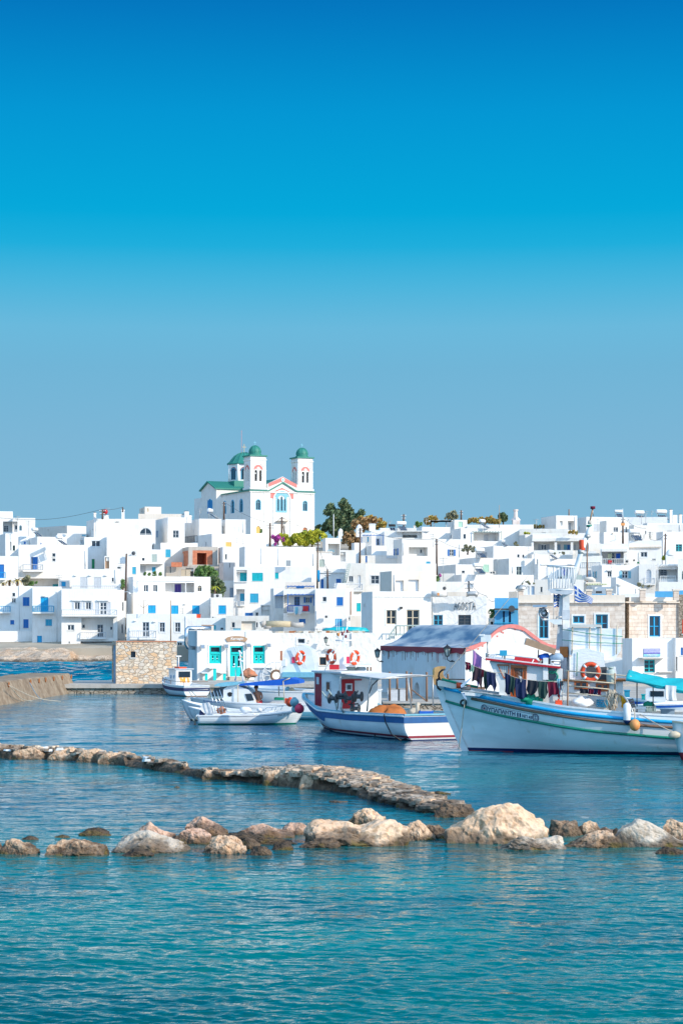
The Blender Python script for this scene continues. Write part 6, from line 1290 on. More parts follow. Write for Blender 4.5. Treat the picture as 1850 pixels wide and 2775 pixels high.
def nameplate(P):
 pl=MB();n_=24
 def strip(u0,z0,u1,z1,d,mat):
  vs=[P(u0+(u1-u0)*i/n_,z,d)for i in range(n_+1)for z in(z0,z1)];pl.mesh(vs,[(2*i,2*i+2,2*i+3,2*i+1)for i in range(n_)],mat)
 strip(.04,.0,.95,1.0,-.012,'hullwhite');
 for z in(0.0,.96):strip(.06,z,.94,z+.05,-.018,'navy')
 o=pl.build('name_plate',big,fix=False)
 g=MB()
 put_text(g,'ΥΠΑΠΑΝΤΗ',.105,.14,.475,.70,P,'navy',.018,bold=.03);put_text(g,'II',.61,.14,.065,.66,P,'navy',.018,bold=.02);put_text(g,'ΝΠ 45',.70,.16,.165,.50,P,'navy',.018,bold=.02)
 for cx_,inner in((.05,'darkred'),(.925,'cyanb')):
  for k in range(28):
   a0,a1=2*math.pi*k/28,2*math.pi*(k+1)/28
   for r0,r1,mt in((.50,.62,'navy'),(.34,.40,'navy')):g.face([P(cx_+r0*.09*math.cos(a0),.5+r0*math.sin(a0),-.02),P(cx_+r1*.09*math.cos(a0),.5+r1*math.sin(a0),-.02),P(cx_+r1*.09*math.cos(a1),.5+r1*math.sin(a1),-.02),P(cx_+r0*.09*math.cos(a1),.5+r0*math.sin(a1),-.02)],mt)
  if inner=='darkred':
   for k in range(4):
    a=k*math.pi/4;ca,sa=math.cos(a),math.sin(a);g.face([P(cx_+.09*.32*ca,.5+.32*sa,-.021),P(cx_-.09*.07*sa,.5+.07*ca,-.021),P(cx_-.09*.32*ca,.5-.32*sa,-.021),P(cx_+.09*.07*sa,.5-.07*ca,-.021)],'darkred' if k%2==0 else 'navy')
  else:
   def ln(a,b_,w_=.004):g.face([P(a[0]-w_,a[1],-.021),P(a[0]+w_,a[1],-.021),P(b_[0]+w_,b_[1],-.021),P(b_[0]-w_,b_[1],-.021)],'navy')
   ln((cx_,.25),(cx_,.78));ln((cx_-.018,.38),(cx_,.25),.003);ln((cx_+.018,.38),(cx_,.25),.003);g.face([P(cx_-.012,.66,-.021),P(cx_+.012,.66,-.021),P(cx_+.012,.70,-.021),P(cx_-.012,.70,-.021)],'navy')
 g.build('lettering',o,fix=False)
hull_panel(h1,f1,big,'P',(628,640),(1318,768),(1318,692),(628,568),nameplate)
g=MB();pts=[h1.p(0,z,-1)for z in[-.5+2.9*i/20 for i in range(21)]]
for i in range(20):
 a,b_=pts[i],pts[i+1];vs=[(a.x-.05,-.07,a.z),(a.x+.2,-.13,a.z),(a.x+.2,.13,a.z),(a.x-.05,.07,a.z),(b_.x-.05,-.07,b_.z),(b_.x+.2,-.13,b_.z),(b_.x+.2,.13,b_.z),(b_.x-.05,.07,b_.z)]
 g.mesh(vs,[(0,1,5,4),(1,2,6,5),(2,3,7,6),(3,0,4,7)],'hullwhite')
g.build('stem',big)
plain('carvedwood',(0.62,0.36,0.14),.6,0,.3,4)
prof=[(72,330),(55,230),(52,160),(68,130),(110,116),(165,112),(207,118),(200,140),(178,165),(172,200),(182,232),(205,255),(245,268),(265,280),(240,300),(150,310),(110,345)]
g=MB();pr=[f1.front('P',a,b_)for a,b_ in prof];g.prism(pr[::-1],-.09,.09,'carvedwood');g.build('stem_head',big)
prof=[(108,290),(125,278),(180,285),(300,300),(370,318),(362,380),(280,375),(180,352),(112,345)]
g=MB();g.prism([f1.front('P',a,b_,-.45)for a,b_ in prof][::-1],-.5,-.38,'cream');g.build('bow_board',big)
def wp(fr,r,x,y,c):u,z=fr.front(r,x,y,c);return Vector((u,c,z))
def wtube(mb,fr,r,pts,c,rad,mat,n=6,**k):mb.tube([wp(fr,r,p[0],p[1],p[2]if len(p)>2 else c)for p in pts],rad,mat,n,**k)
g=MB();wtube(g,f1,'P',[(160,265),(300,300),(380,322),(480,340),(585,360)],-.5,.045,'netgreen');g.build('boom',big)
g=MB();wtube(g,f1,'P',[(200,148),(160,160),(130,190),(122,230),(135,270)],-.35,.035,'black');wtube(g,f1,'P',[(105,262),(100,320),(115,370),(150,396)],-.3,.04,'black');wtube(g,f1,'P',[(105,262),(130,290),(175,285)],-.3,.07,'black');tag(g.build('anchor',None,loc=O1,rot=(0,0,TH1)),'black curved iron anchor lashed to the carved bow of the big boat','anchor')
g=MB();wtube(g,f1,'P',[(362,305),(362,375)],-.75,.10,'orange',10);g.build('bitt',big);g=MB();wtube(g,f1,'P',[(476,340),(476,365)],-.7,.06,'orange',8);g.build('bitt',big)
g=MB()
a,b_,c=wp(f1,'P',380,440,-1.1),wp(f1,'P',430,380,-1.1),wp(f1,'P',505,248,-1.1)
for q in(((395,392),(380,335),(505,245),(500,262),(410,360)),((388,425),(425,440),(455,490),(450,512),(425,490))):g.prism([tuple(f1.front('P',x,y,-1.1))for x,y in q][::-1],-1.13,-1.07,'steel')
wtube(g,f1,'P',[(385,395),(430,385),(495,370)],-1.15,.09,'darkgrey',8);g.prism([tuple(f1.front('P',x,y,-1.1))for x,y in((385,385),(480,385),(500,425),(390,428))][::-1],-1.2,-1.0,'whitepaint');g.build('windlass',big)
g=MB();pr=[f1.front('P',x,y,-1.15)for x,y in((430,425),(500,395),(660,430),(600,470),(520,462),(432,455))];g.prism(pr[::-1],-1.2,-1.1,'whitepaint');g.build('fairlead_plate',big)
g=MB();g.torus(tuple(wp(f1,'P',414,545,-.66)),.10,.035,'y','black',16,6);g.build('hawse_ring',big)
g=MB();wtube(g,f1,'P',[(432,450,-.9),(428,545,-.75),(400,800,-.75),(358,1100,-.8)],0,.02,'rope',5);tag(g.build('mooring_rope',None,loc=O1,rot=(0,0,TH1)),'mooring rope running down the bow of the big striped boat into the water','rope')
g=MB();wtube(g,f1,'P',[(360,395),(500,412),(700,435),(860,466)],-1.5,.03,'galv');g.build('bow_rail',big);g=MB();wtube(g,f1,'P',[(230,205),(235,265),(430,270)],-.4,.02,'brownwood');g.build('bow_bar',big)
V0,V1=-1.15,1.15
def roofz(x):return f1.front('L',x,790+(x-240)*.112,V0)[1]
a0,zt0=f1.front('L',235,795,V0);a1,zt1=f1.front('L',1232,905,V0);b0,zb0=f1.front('L',375,1140,V0);zd=f1.front('L',375,1300,V0)[1]
wl=MB();sidep=[(a0,zt0),(b0,zb0),(b0,zd-.3),(a1+.1,zd-.5),(a1+.1,zt1)]
wh=[]
for q in((385,850,510,980),(590,880,718,1020)):(x0,z1),(x1,z0)=f1.front('L',q[0],q[1],V0),f1.front('L',q[2],q[3],V0);wh.append((x0,z0,x1,z1))
for v_,w_ in((V0,1),(V1,-1)):wl.mesh([(a,v_,b_)for a,b_ in sidep],[tuple(range(5))if w_==1 else tuple(range(5))[::-1]],'hullwhite')
wl.mesh([(a0,V0,zt0),(a0,V1,zt0),(b0,V1,zb0),(b0,V0,zb0),(b0,V1,zd-.3),(b0,V0,zd-.3),(a1+.1,V0,zd-.5),(a1+.1,V1,zd-.5),(a1+.1,V1,zt1),(a1+.1,V0,zt1)],[(0,3,2,1),(3,5,4,2),(6,9,8,7),(0,1,8,9)],'hullwhite');wl.build('wheelhouse',big)
PW=lambda u,z,d:(u,V0+d,z)
def wframe(pts,mat,th,root,pane='curtain',name='window'):
 q=[f1.front('L',x,y,V0)for x,y in pts];cx_=sum(p[0]for p in q)/len(q);cz_=sum(p[1]for p in q)/len(q);n_=len(q);fr_=MB()
 inn=[(cx_+(p[0]-cx_)*(1-th),cz_+(p[1]-cz_)*(1-th))for p in q]
 for i in range(n_):
  j=(i+1)%n_;vs=[PW(*q[i],-.05),PW(*q[j],-.05),PW(*inn[j],-.05),PW(*inn[i],-.05),PW(*q[i],0),PW(*q[j],0),PW(*inn[j],-.01),PW(*inn[i],-.01)];fr_.mesh(vs,[(0,3,2,1),(0,1,5,4),(3,7,6,2)],mat)
 o=fr_.build(name,root);p_=MB();p_.mesh([PW(*k_,-.015)for k_ in inn]+[PW(*k_,-.004)for k_ in inn],[tuple(range(n_))[::-1],tuple(range(n_,2*n_))],pane);p_.build('pane',o)
wframe([(345,838),(522,842),(508,1035),(440,1040)],'varnish',.2,big);wframe([(540,845),(770,862),(750,1340),(535,1340)],'varnish',.12,big,'varnish','door');wframe([(580,880),(722,888),(712,1060),(582,1060)],'varnish',.12,big,'curtain','window')
rf=MB()
for(dz0,dz1,mt,ex_)in((-.02,.05,'red',.22),(.053,.085,'whitepaint',.18)):
 u0,z0_=f1.front('L',185,772,V0-.2);u1,z1_=f1.front('L',1235,893,V0-.2)
 vs=[(u0,V0-ex_,z0_+dz0),(u1,V0-ex_,z1_+dz0),(u1,V1+ex_,z1_+dz0),(u0,V1+ex_,z0_+dz0),(u0,V0-ex_,z0_+dz1),(u1,V0-ex_,z1_+dz1),(u1,V1+ex_,z1_+dz1),(u0,V1+ex_,z0_+dz1)]
 rf.mesh(vs,[(0,3,2,1),(4,5,6,7),(0,1,5,4),(1,2,6,5),(2,3,7,6),(3,0,4,7)],mt)
rf.build('roof',big)
for q,r0 in(((1118,975+35),.21),((1130,920),.14)):
 u,z=f1.front('L',q[0],q[1],V0);g=MB();g.lathe([(r0,0),(r0,-.05),(r0*.75,-.06),(r0*.72,-.0)],'glossgreen',20,(u,V0,z),axis='y',squash=(1.2,1));o=g.build('porthole',big);g=MB();g.lathe([(0,-.02),(r0*.73,-.02)],'glass',20,(u,V0,z),axis='y');g.build('pane',o)
g=MB();u,z=f1.front('L',1035,1020,V0-.05);g.box(u-.09,V0-.12,z-.1,u+.09,V0-.002,z+.7,'whitepaint');g.build('locker',big)
g=MB()
RV=V0-.12
wtube(g,f1,'L',[(245,770),(245,712),(350,700),(500,708),(900,752),(945,790)],RV,.03,'whitepaint');wtube(g,f1,'L',[(280,775),(330,700)],RV,.028,'whitepaint');wtube(g,f1,'L',[(600,800),(840,820),(865,770)],RV,.025,'whitepaint');wtube(g,f1,'L',[(1110,870),(1110,785),(1240,790),(1240,860),(1150,855),(1120,820)],RV,.028,'whitepaint');wtube(g,f1,'L',[(420,768),(420,715)],RV,.02,'whitepaint');g.build('roof_rail',big)
g=MB();wtube(g,f1,'L',[(215,765),(210,500)],RV,.025,'galv');q=wp(f1,'L',205,475,RV);g.box(q.x-.22,RV-.12,q.z-.12,q.x+.14,RV+.12,q.z+.14,'whitepaint');g.box(q.x-.28,RV-.15,q.z+.1,q.x-.1,RV+.15,q.z+.16,'whitepaint');wtube(g,f1,'L',[(205,770),(205,690),(235,690)],RV,.06,'galv',8);g.build('horn_light',big)
g=MB();q=wp(f1,'L',440,680,RV);g.box(q.x-.14,RV-.1,q.z-.1,q.x+.12,RV+.1,q.z+.1,'cyanb');wtube(g,f1,'L',[(450,690),(458,770)],RV,.035,'galv');g.build('spotlight',big)
g=MB();pr=[f1.front('L',x,y,-.5)for x,y in((590,800),(605,715),(880,745),(935,780),(930,840))];g.prism(pr[::-1],-.7,.3,'red');tag(g.build('raft_canister',None,loc=O1,rot=(0,0,TH1)),'long red raft case lying on the wheelhouse roof of the big boat','raft case')
for(x,y,s,mt,nm,lab)in((1020,735,.17,'royal','cloth_bundle','bright blue cloth bundle on the wheelhouse roof'),(972,775,.10,'orange','cloth_bundle','small orange bag on the wheelhouse roof'),(1190,745,.22,'bluegrey','cloth_bundle','grey-blue tangled nets heap on the wheelhouse roof by the mast'),(1060,800,.2,'darkcloth','cloth_bundle','dark bag heap on the wheelhouse roof'),(1000,800,.12,'rope','cloth_bundle','pale rope coil on the wheelhouse roof')):
 q=wp(f1,'L',x,y,-.6);g=MB();k0=0;g.ball((0,0,0),s,mt,12,(1.25,1,.8));g.v=[tuple(Vector(v)*(1+.35*noise.noise(Vector(v)*7+Vector((x,y,0)))))for v in g.v];tag(g.build(nm,loc=f1.O+f1.ex*q.x+f1.ey*q.y+Vector((0,0,q.z))),lab,'bundle')
MV=.15
mast=MB();(u0,zb),(u1,zt_)=f1.front('W',782,1160,MV),f1.front('W',860,440,MV);mast.box(u0,MV-.16,zb-1.6,u1,MV+.16,zt_,'whitepaint');mast.box(u0-.02,MV-.18,zt_-1.1,u1+.02,MV+.18,zt_-.75,'palegrey')
pr=[f1.front('W',x,y,MV)for x,y in((745,520),(782,500),(782,1160),(700,1160))];mast.prism(pr[::-1],MV-.1,MV+.1,'palegrey');mo=mast.build('mast',big)
mast=MB();(u0,zb),(u1,zt_)=f1.front('L',1230,1340,MV-.25),f1.front('L',1335,715,MV-.25);mast.box(u0,MV-.42,zb,u1,MV-.17,zt_,'palegrey');q0,q1=f1.front('L',1235,740,MV-.4),f1.front('L',1350,590,MV-.4);mast.box(q0[0],MV-.45,q0[1],q1[0],MV-.1,q1[1],'orangecloth');mast.build('mast_step',big)
cn=MB();cz0=f1.front('W',700,440,0)[1];cz1=f1.front('W',700,162,0)[1];cu0=f1.front('W',608,440,0)[0];cu1=f1.front('W',905,440,0)[0];cu=(cu0+cu1)/2;ru=(cu1-cu0)/2
cn.prism([f1.front('W',x,y,0)for x,y in((605,432),(780,450),(905,445),(890,480),(850,500),(780,500),(640,480))][::-1],-.5,.5,'palegrey');ov=cn.build('crow_nest',mo);cn=MB()
n_=26;ring_t=[];ring_b=[]
for k in range(n_):
 a=2*math.pi*k/n_;tu,tv,bu,bv=cu+ru*1.12*math.cos(a)+.02,.62*math.sin(a),cu+ru*math.cos(a),.52*math.sin(a);ring_t.append((tu,tv,cz1-.03*math.cos(a)));ring_b.append((bu,bv,cz0));cn.tube([ring_b[-1],ring_t[-1]],.014,'whitepaint',5)
cn.tube(ring_t,.03,'whitepaint',6,closed=True);cn.tube(ring_b,.025,'whitepaint',6,closed=True);cn.build('railing',ov)
cb=MB();I_=lambda x,y:wp(f1,'I',x,y,.2)
cb.tube([I_(0,1260),I_(50,1070),I_(120,840),(I_(190,620))],.095,'whitepaint',10);cb.tube([I_(190,640),I_(262,450)],.085,'whitepaint',10);cb.tube([I_(240,460),I_(238,430)],.10,'glossgreen',10);cb.tube([I_(243,420),I_(248,370)],.07,'concrete',8);cb.tube([I_(250,375),I_(290,205)],.03,'oldwood',6);cb.tube([I_(300,310),I_(288,210)],.015,'galv',4);cb.tube([I_(120,780),I_(122,840)],.11,'galv',8);cb.tube([I_(205,570),I_(225,620)],.105,'galv',8);bo=cb.build('crane_boom',big)
cb=MB();cb.tube([I_(291,205),I_(291,168)],.09,'maroon',10);cb.build('masthead_light',bo);cb=MB();q=I_(140,790);cb.lathe([(.11,0),(.12,.35),(.1,.38),(0,.38)],'orange',14,tuple(q));cb.build('beacon',bo)
sp=MB();q=wp(f1,'W',550,720,-.3);sp.lathe([(.0,.16),(.12,.14),(.19,0),(.2,-.14),(.16,-.16)],'metal',16,tuple(q),axis='y');a,b_=f1.front('W',420,652,-.3),f1.front('W',588,625,-.3);sp.box(a[0],-.5,a[1],b_[0],-.1,b_[1],'bluegrey');wtube(sp,f1,'W',[(510,660),(505,740),(540,800),(600,810)],-.3,.05,'whitepaint');a,b_=f1.front('W',595,860,-.3),f1.front('W',775,795,-.3)
sp.prism([f1.front('W',x,y,-.2)for x,y in((590,800),(770,800),(770,865),(680,862))][::-1],-.5,.1,'whitepaint');wtube(sp,f1,'W',[(700,800),(705,775),(770,772)],-.3,.03,'galv');sp.build('spotlight_platform',big)
g=MB();pr=[f1.front('L',x,y,-.75)for x,y in((765,470),(785,470),(1185,625),(1160,700),(740,560))];g.prism(pr[::-1],-.85,-.65,'oldwood');wtube(g,f1,'L',[(765,470),(742,562)],-.76,.04,'galv');tag(g.build('gangplank',None,loc=O1,rot=(0,0,TH1)),'long brown wooden gangplank slung beside the mast of the big boat','gangplank');g=MB();wtube(g,f1,'L',[(935,630),(925,750)],-.7,.02,'black');g.build('prop_post',big)
def flag(corners,label,seed,staff):
 g=MB();TL,TR,BR,BL=[wp(f1,r,x,y,c)for r,x,y,c in corners];n_,k=26,18;vs=[]
 for i in range(n_+1):
  for j in range(k+1):
   a,b_=i/n_,j/k;p=TL*(1-a)*(1-b_)+TR*a*(1-b_)+BR*a*b_+BL*(1-a)*b_;p=p+Vector((.0,.07*math.sin(a*7+seed)*a,.02*math.sin(a*9+b_*2+seed)));vs.append(p)
 for i in range(n_):
  for j in range(k):
   a,b_=(i+.5)/n_,(j+.5)/k;st=int(b_*9);mt='flagblue' if st%2==0 else 'whitecloth'
   if a<.37 and b_<5/9:
    mt='flagblue'
    if abs(a-.185)<.04 or abs(b_-2.5/9)<.055:mt='whitecloth'
   q=[vs[i*(k+1)+j],vs[i*(k+1)+j+1],vs[(i+1)*(k+1)+j+1],vs[(i+1)*(k+1)+j]]
   g.mesh(q,[(0,1,2,3)],mt,True)
 t=empty('flag',f1.O,label,'flag',None,TH1);o=g.build('flag_cloth',t);so_=o.modifiers.new('thickness','SOLIDIFY');so_.thickness=.006
 g=MB();g.tube([wp(f1,*s_)for s_ in staff],.015,'galv',5);g.build('staff',t)
flag([('W',916,388,.1),('W',1150,560,.0),('W',1130,605,.0),('W',922,580,.1)],'blue and white striped flag flying right of the crow nest',0,[('W',915,380,.1),('W',925,600,.1)])
flag([('W',672,498,-.2),('W',762,500,.5),('W',748,645,.5),('W',672,650,-.2)],'blue and white striped flag hanging limp left of the mast',2,[('W',670,490,-.2),('W',670,900,-.2)])
g=MB();cv=-.5
for(q,v0,v1)in((((855,900),(1500,915),(1485,1180),(1400,1300),(1090,1290),(860,1230)),-.45,.9),(((905,1170),(1070,1150),(1280,1210),(1290,1400),(1420,1380),(1440,1560),(862,1545),(880,1290)),-.8,.7)):
 pr=[f1.front('W',x,y,v0)for x,y in q];n0=len(g.v);g.prism(pr[::-1],v0,v1,'plastic_sheet')
g.build('plastic_wrapping',big)
for x in(900,1110,1245,1440):g=MB();wtube(g,f1,'W',[(x,870),(x-8,1225)],-.5,.022,'beige');g.build('wrapping_batten',big)
g=MB()
for y0,y1 in((920,1010),(1050,1095)):wtube(g,f1,'W',[(770,y0),(1080,(y0+y1)/2+6),(1510,y1)],-.53,.012,'netgreen')
wtube(g,f1,'W',[(955,1200),(950,1490)],-.85,.015,'netgreen');g.build('lashing_line',big)
g=MB();a,b_=f1.front('W',865,895,-.5),f1.front('W',1240,862,-.5);g.box(a[0],-.56,a[1],b_[0],-.42,b_[1],'pale');g.build('top_board',big)
life_ring(f1.O+f1.ex*f1.front('W',1118,1440,-1.35)[0]+f1.ey*-1.35+Vector((0,0,f1.front('W',1118,1440,-1.35)[1])),.36,'faded orange life ring hung on the side frame of the big striped boat',0,TH1+.05,mat='orange')
for(x0,y0,x1,y1,mt,nm,lab)in((1245,1380,1315,1560,'darkgrey','plastic_tank','dark square tank behind the faded orange life ring'),):
 a,b_=f1.front('W',x0-180,y1,-1.0),f1.front('W',x1,y0,-1.0);g=MB();g.box(0,0,0,b_[0]-a[0],.6,b_[1]-a[1],mt);g.box(.1,.1,b_[1]-a[1],.3,.3,b_[1]-a[1]+.08,'black');tag(g.build(nm,loc=f1.O+f1.ex*a[0]+f1.ey*-1.0+Vector((0,0,a[1])),rot=(0,0,TH1)),lab,'tank')
a,zt_=f1.front('W',1362,1378,-1.2);zb=f1.front('W',1362,1570,-1.2)[1];r_=.155;hh=zt_-zb;g=MB();g.lathe([(0,0),(r_*.9,0),(r_,.04),(r_,hh*.72),(r_*.8,hh*.82),(r_*.5,hh*.84),(r_*.5,hh*.9),(r_*.75,hh*.9),(r_*.75,hh),(r_*.6,hh)],'gascyl',18)if False else g.lathe([(0,0),(r_*.9,0),(r_,.04),(r_,hh*.72),(r_*.8,hh*.82),(r_*.5,hh*.84),(r_*.5,hh*.9),(r_*.75,hh*.9),(r_*.75,hh),(r_*.6,hh)],'greygreen',18);tag(g.build('gas_cylinder',loc=f1.O+f1.ex*a+f1.ey*-1.2+Vector((0,0,zb))),'grey-green gas cylinder standing right of the faded orange life ring','gas cylinder')
g=MB();SV=-1.45
for p in([(215,165),(205,595)],[(765,195),(765,650)]):wtube(g,f1,'Q',p,SV,.03,'oldwood')
for p in([(180,165),(480,190),(900,225),(960,235)],[(205,270),(480,290),(765,315)],[(215,345),(500,365),(700,385)],[(215,428),(480,450),(690,470)]):wtube(g,f1,'Q',p,SV,.022,'beige')
g.build('side_frame',big)
g=MB();(a,zt_),(b_,zb)=f1.front('Q',150,290,-1.0),f1.front('Q',860,640,-1.0);g.box(a,-1.0,zb-.3,b_,.9,zt_,'hullwhite');g.box(a-.1,-1.1,zt_,b_+.1,1.0,zt_+.06,'rust');dh=g.build('deckhouse',big)
for q in((285,290,448,388),(540,315,695,410)):
 (x0,z1),(x1,z0)=f1.front('Q',q[0],q[1],-1.0),f1.front('Q',q[2],q[3],-1.0);g=MB();P=lambda u,z,d:(u,-1.0+d,z);bars(g,P,x0,z0,x1,z1,-.003,.06,1,0,'varnish');o=g.build('window',dh);g=MB();slab_on(g,P,x0+.05,z0+.05,x1-.05,z1-.05,-.02,-.004,'glass');g.build('pane',o)
def heap(r,x,y,c,s,mt,nm,lab,cat,fr=f1,sq=(1.2,.9,.8),seed=0,rough=.35,grp=None):
 q=wp(fr,r,x,y,c);g=MB();g.ball((0,0,0),s,mt,20,sq);g.v=[tuple(Vector(v)*(1+rough*noise.fractal(Vector(v)*(1.6/s)+Vector((x,y,seed)),1,2,3)))for v in g.v]
 return tag(g.build(nm,loc=fr.O+fr.ex*q.x+fr.ey*q.y+Vector((0,0,q.z))),lab,cat,grp)
def crate(fr,r,x0,y0,x1,y1,c,mt,lab,tilt=0):
 (a,zt_),(b_,zb)=fr.front(r,x0,y0,c),fr.front(r,x1,y1,c);w_,h_=b_-a,zt_-zb;t=MB();d=w_*.7
 for(p,q)in(((0,0),(w_,0)),((0,d),(w_,d)),((0,0),(0,d)),((w_,0),(w_,d))):
  for zz in(.02,h_*.35,h_*.65,h_):t.tube([(p[0],p[1],zz),(q[0],q[1],zz)],.018,mt,4,False)
  n_=6
  for k in range(n_+1):t.tube([(p[0]+(q[0]-p[0])*k/n_,p[1]+(q[1]-p[1])*k/n_,0),(p[0]+(q[0]-p[0])*k/n_,p[1]+(q[1]-p[1])*k/n_,h_)],.014,mt,4,False)
 t.box(.01,.01,0,w_-.01,d-.01,.02,mt)
 return tag(t.build('crate',loc=fr.O+fr.ex*a+fr.ey*c+Vector((0,0,zb)),rot=(0,tilt,fr.th)),lab,'crate','plastic fish crates on deck')
crate(f1,'Q',545,510,668,590,-1.2,'cyanb','turquoise plastic crate beside the pale rope bundle',.1)
crate(f1,'Q',925,520,1010,620,-1.3,'darkgrey','dark tilted plastic crate behind the white fender',-.3)
crate(f1,'Q',1125,590,1245,650,-1.2,'greygreen','grey-green low crate holding green net')
heap('Q',1165,572,-1.0,.16,'netgreen','fishing_net','bright green net heap in the low crate','net')
heap('Q',370,545,-1.3,.24,'plastic_sheet','plastic_bag','clear plastic bag lying on deck under the side frame','bag',sq=(1.5,.9,.95),rough=.5)
(a,z1_),(b_,z0_)=f1.front('Q',1010,588,-1.2),f1.front('Q',1125,650,-1.2);g=MB();g.box(0,0,0,b_-a,.35,(z1_-z0_)*.48,'whitepaint');g.box(-.02,-.02,(z1_-z0_)*.5,b_-a+.02,.37,z1_-z0_,'whitepaint');tag(g.build('foam_box',loc=f1.O+f1.ex*a+f1.ey*-1.2+Vector((0,0,z0_)),rot=(0,0,TH1)),'stacked white foam fish boxes beside the dark crate','foam box')
g=MB();rnd=random.Random(5)
for k in range(46):
 x=690+rnd.gauss(35,22);y0=385+rnd.uniform(0,50);y1=rnd.uniform(560,650);c=-1.5+rnd.uniform(-.12,.12);pts=[(x+14*math.sin(j*1.3+k),y0+(y1-y0)*j/6,c)for j in range(7)];wtube(g,f1,'Q',pts,c,.017,'rope',4)
tag(g.build('rope_bundle',None,loc=O1,rot=(0,0,TH1)),'thick hanging bundle of pale ropes beside the yellow cloth','rope bundle')
def pcloth(r,x0,y0,x1,y1,c,hang,mt,lab,nm='clothing',seed=0,fold=.04,cat='laundry',grp='laundry on the big boat',fr=f1,c1=None):
 A=wp(fr,r,x0,y0,c);Bv=wp(fr,r,x1,y1,c if c1 is None else c1);sc_=REG[r][2]*F/fr.O.y;g=MB();mx_=max(hang);cloth(g,((0,0,0),tuple(Bv-A)),[(h_*.55+mx_*.45)/sc_ for h_ in hang],mt,fold,14,seed)
 return tag(g.build(nm,loc=fr.O+fr.ex*A.x+fr.ey*A.y+Vector((0,0,A.z)),rot=(0,0,fr.th)),lab,cat,grp)
pcloth('Q',775,440,830,430,-1.0,[90,110,90],'khaki','olive yellow cloth hung beside the orange cloth');pcloth('Q',815,440,895,500,-1.02,[120,130,80],'yellowcloth','bright orange-yellow cloth hung over a rail by the white fender')
CV=-1.75
for i,(x0,y0,x1,y1,hang,mt,lab)in enumerate(((435,58,498,72,[60,110,60,90,40],'maroon','maroon garment, first on the bow laundry line'),(488,85,535,100,[90,95,60,95],'mint','mint green garment, second on the bow laundry line'),
  (525,108,640,150,[150,90,110,240],'plumcloth','dark plum trousers hanging on the bow laundry line'),(636,152,660,160,[90,80],'maroon','small wine red garment on the bow laundry line'),(655,160,700,178,[170,230,120],'forestcloth','dark green garment on the bow laundry line'),(690,172,795,196,[170,90,100,225,70],'navycloth','navy blue trousers at the end of the bow laundry line'))):
 pcloth('P',x0,y0,x1,y1,CV+.5,hang,mt,lab,seed=i)
pcloth('L',5,630,128,740,CV+.6,[440,240,220,500,200,190],'mauve','long mauve striped dress hanging above the bow laundry','dress',3,.05)
for i,(x0,y0,x1,y1,hang,mt,lab)in enumerate(((455,955,530,995,[250,290,240],'navycloth','dark navy sweater in front of the wheelhouse window'),(520,1000,600,1030,[240,180,270],'forestcloth','black-green trousers in front of the wheelhouse door'),(605,1030,762,1055,[240,290,270,180],'navycloth','wide navy shirt in front of the wheelhouse door'),
  (655,1000,700,1020,[40,80,30],'whitecloth','small white sock cluster over the navy shirt'),(775,1062,930,1080,[80,190,210,160,60],'darkcloth','black v-shaped sweater on the line at mid wheelhouse'),(932,1080,1062,1090,[190,240,235,60],'forestcloth','dark green trousers on the line right of the black sweater'),
  (1062,1090,1230,1095,[230,130,130,110],'maroon','burgundy sweater with hanging sleeves on the line'),(1215,1095,1245,1090,[150,240],'darkred','red sleeve cloth at the right end of the line'),(1240,1075,1290,1075,[50,70,30],'darkcloth','small black garment by the mast foot'),(1195,1045,1250,1045,[40,230,60],'paleblue','thin pale turquoise cloth hanging by the mast foot'))):
 pcloth('L',x0,y0,x1,y1,CV,hang,mt,lab,seed=i*2)
for i,(x0,x1,h_,mt,lab)in enumerate(((345,445,60,'darkcloth','black cloth under the aft window frame'),(450,508,85,'maroon','crimson gloves pair hung under the aft window'),(508,565,70,'navycloth','dark blue cloth between two crimson ones'),(568,606,85,'maroon','crimson cloth nearest the pale rope bundle'))):
 pcloth('Q',x0,375,x1,382,-1.4,[h_*.8,h_,h_*.7],mt,lab,seed=i)
g=MB();wtube(g,f1,'L',[(-200,560),(0,640),(130,740),(200,790)],CV+.6,.008,'rope',4);wtube(g,f1,'L',[(-108,838),(0,860),(150,915),(320,960),(455,955)],CV+.5,.008,'rope',4);wtube(g,f1,'L',[(455,955),(600,1028),(775,1060),(1050,1085),(1290,1075)],CV,.008,'rope',4);wtube(g,f1,'P',[(190,225,-.1),(280,115,0),(430,-60,0),(900,-620,.1),(1180,-960,.1)],0,.012,'rope',4);g.build('rigging_line',big)
g=MB();q=wp(f1,'Q',907,660,-2.32);g.lathe([(0,.36),(.05,.35),(.13,.28),(.13,-.28),(.1,-.34),(.03,-.42),(0,-.42)],'whitepaint',16);g.lathe([(.128,-.26),(.135,-.29),(.1,-.35),(.03,-.43),(0,-.43)],'navy',16);tag(g.build('fender',loc=f1.O+f1.ex*q.x+f1.ey*q.y+Vector((0,0,q.z))),'white sausage fender with navy tip hung over the striped hull','fender')
g=MB();q=wp(f1,'Q',1000,808,-2.4);g.ball((0,0,0),.19,'buoyorange',18,(1,1,1.12));g.tube([(0,0,.18),(0,.1,.55)],.02,'rope',5);tag(g.build('buoy',loc=f1.O+f1.ex*q.x+f1.ey*q.y+Vector((0,0,q.z))),'orange ball buoy hung over the green stripe of the big hull','buoy')
g=MB();wtube(g,f1,'Q',[(775,435,-1.6),(860,455,-1.8),(905,510,-1.9),(960,620,-2.0),(978,668,-2.1)],0,.035,'galv',8);g.build('davit',big)
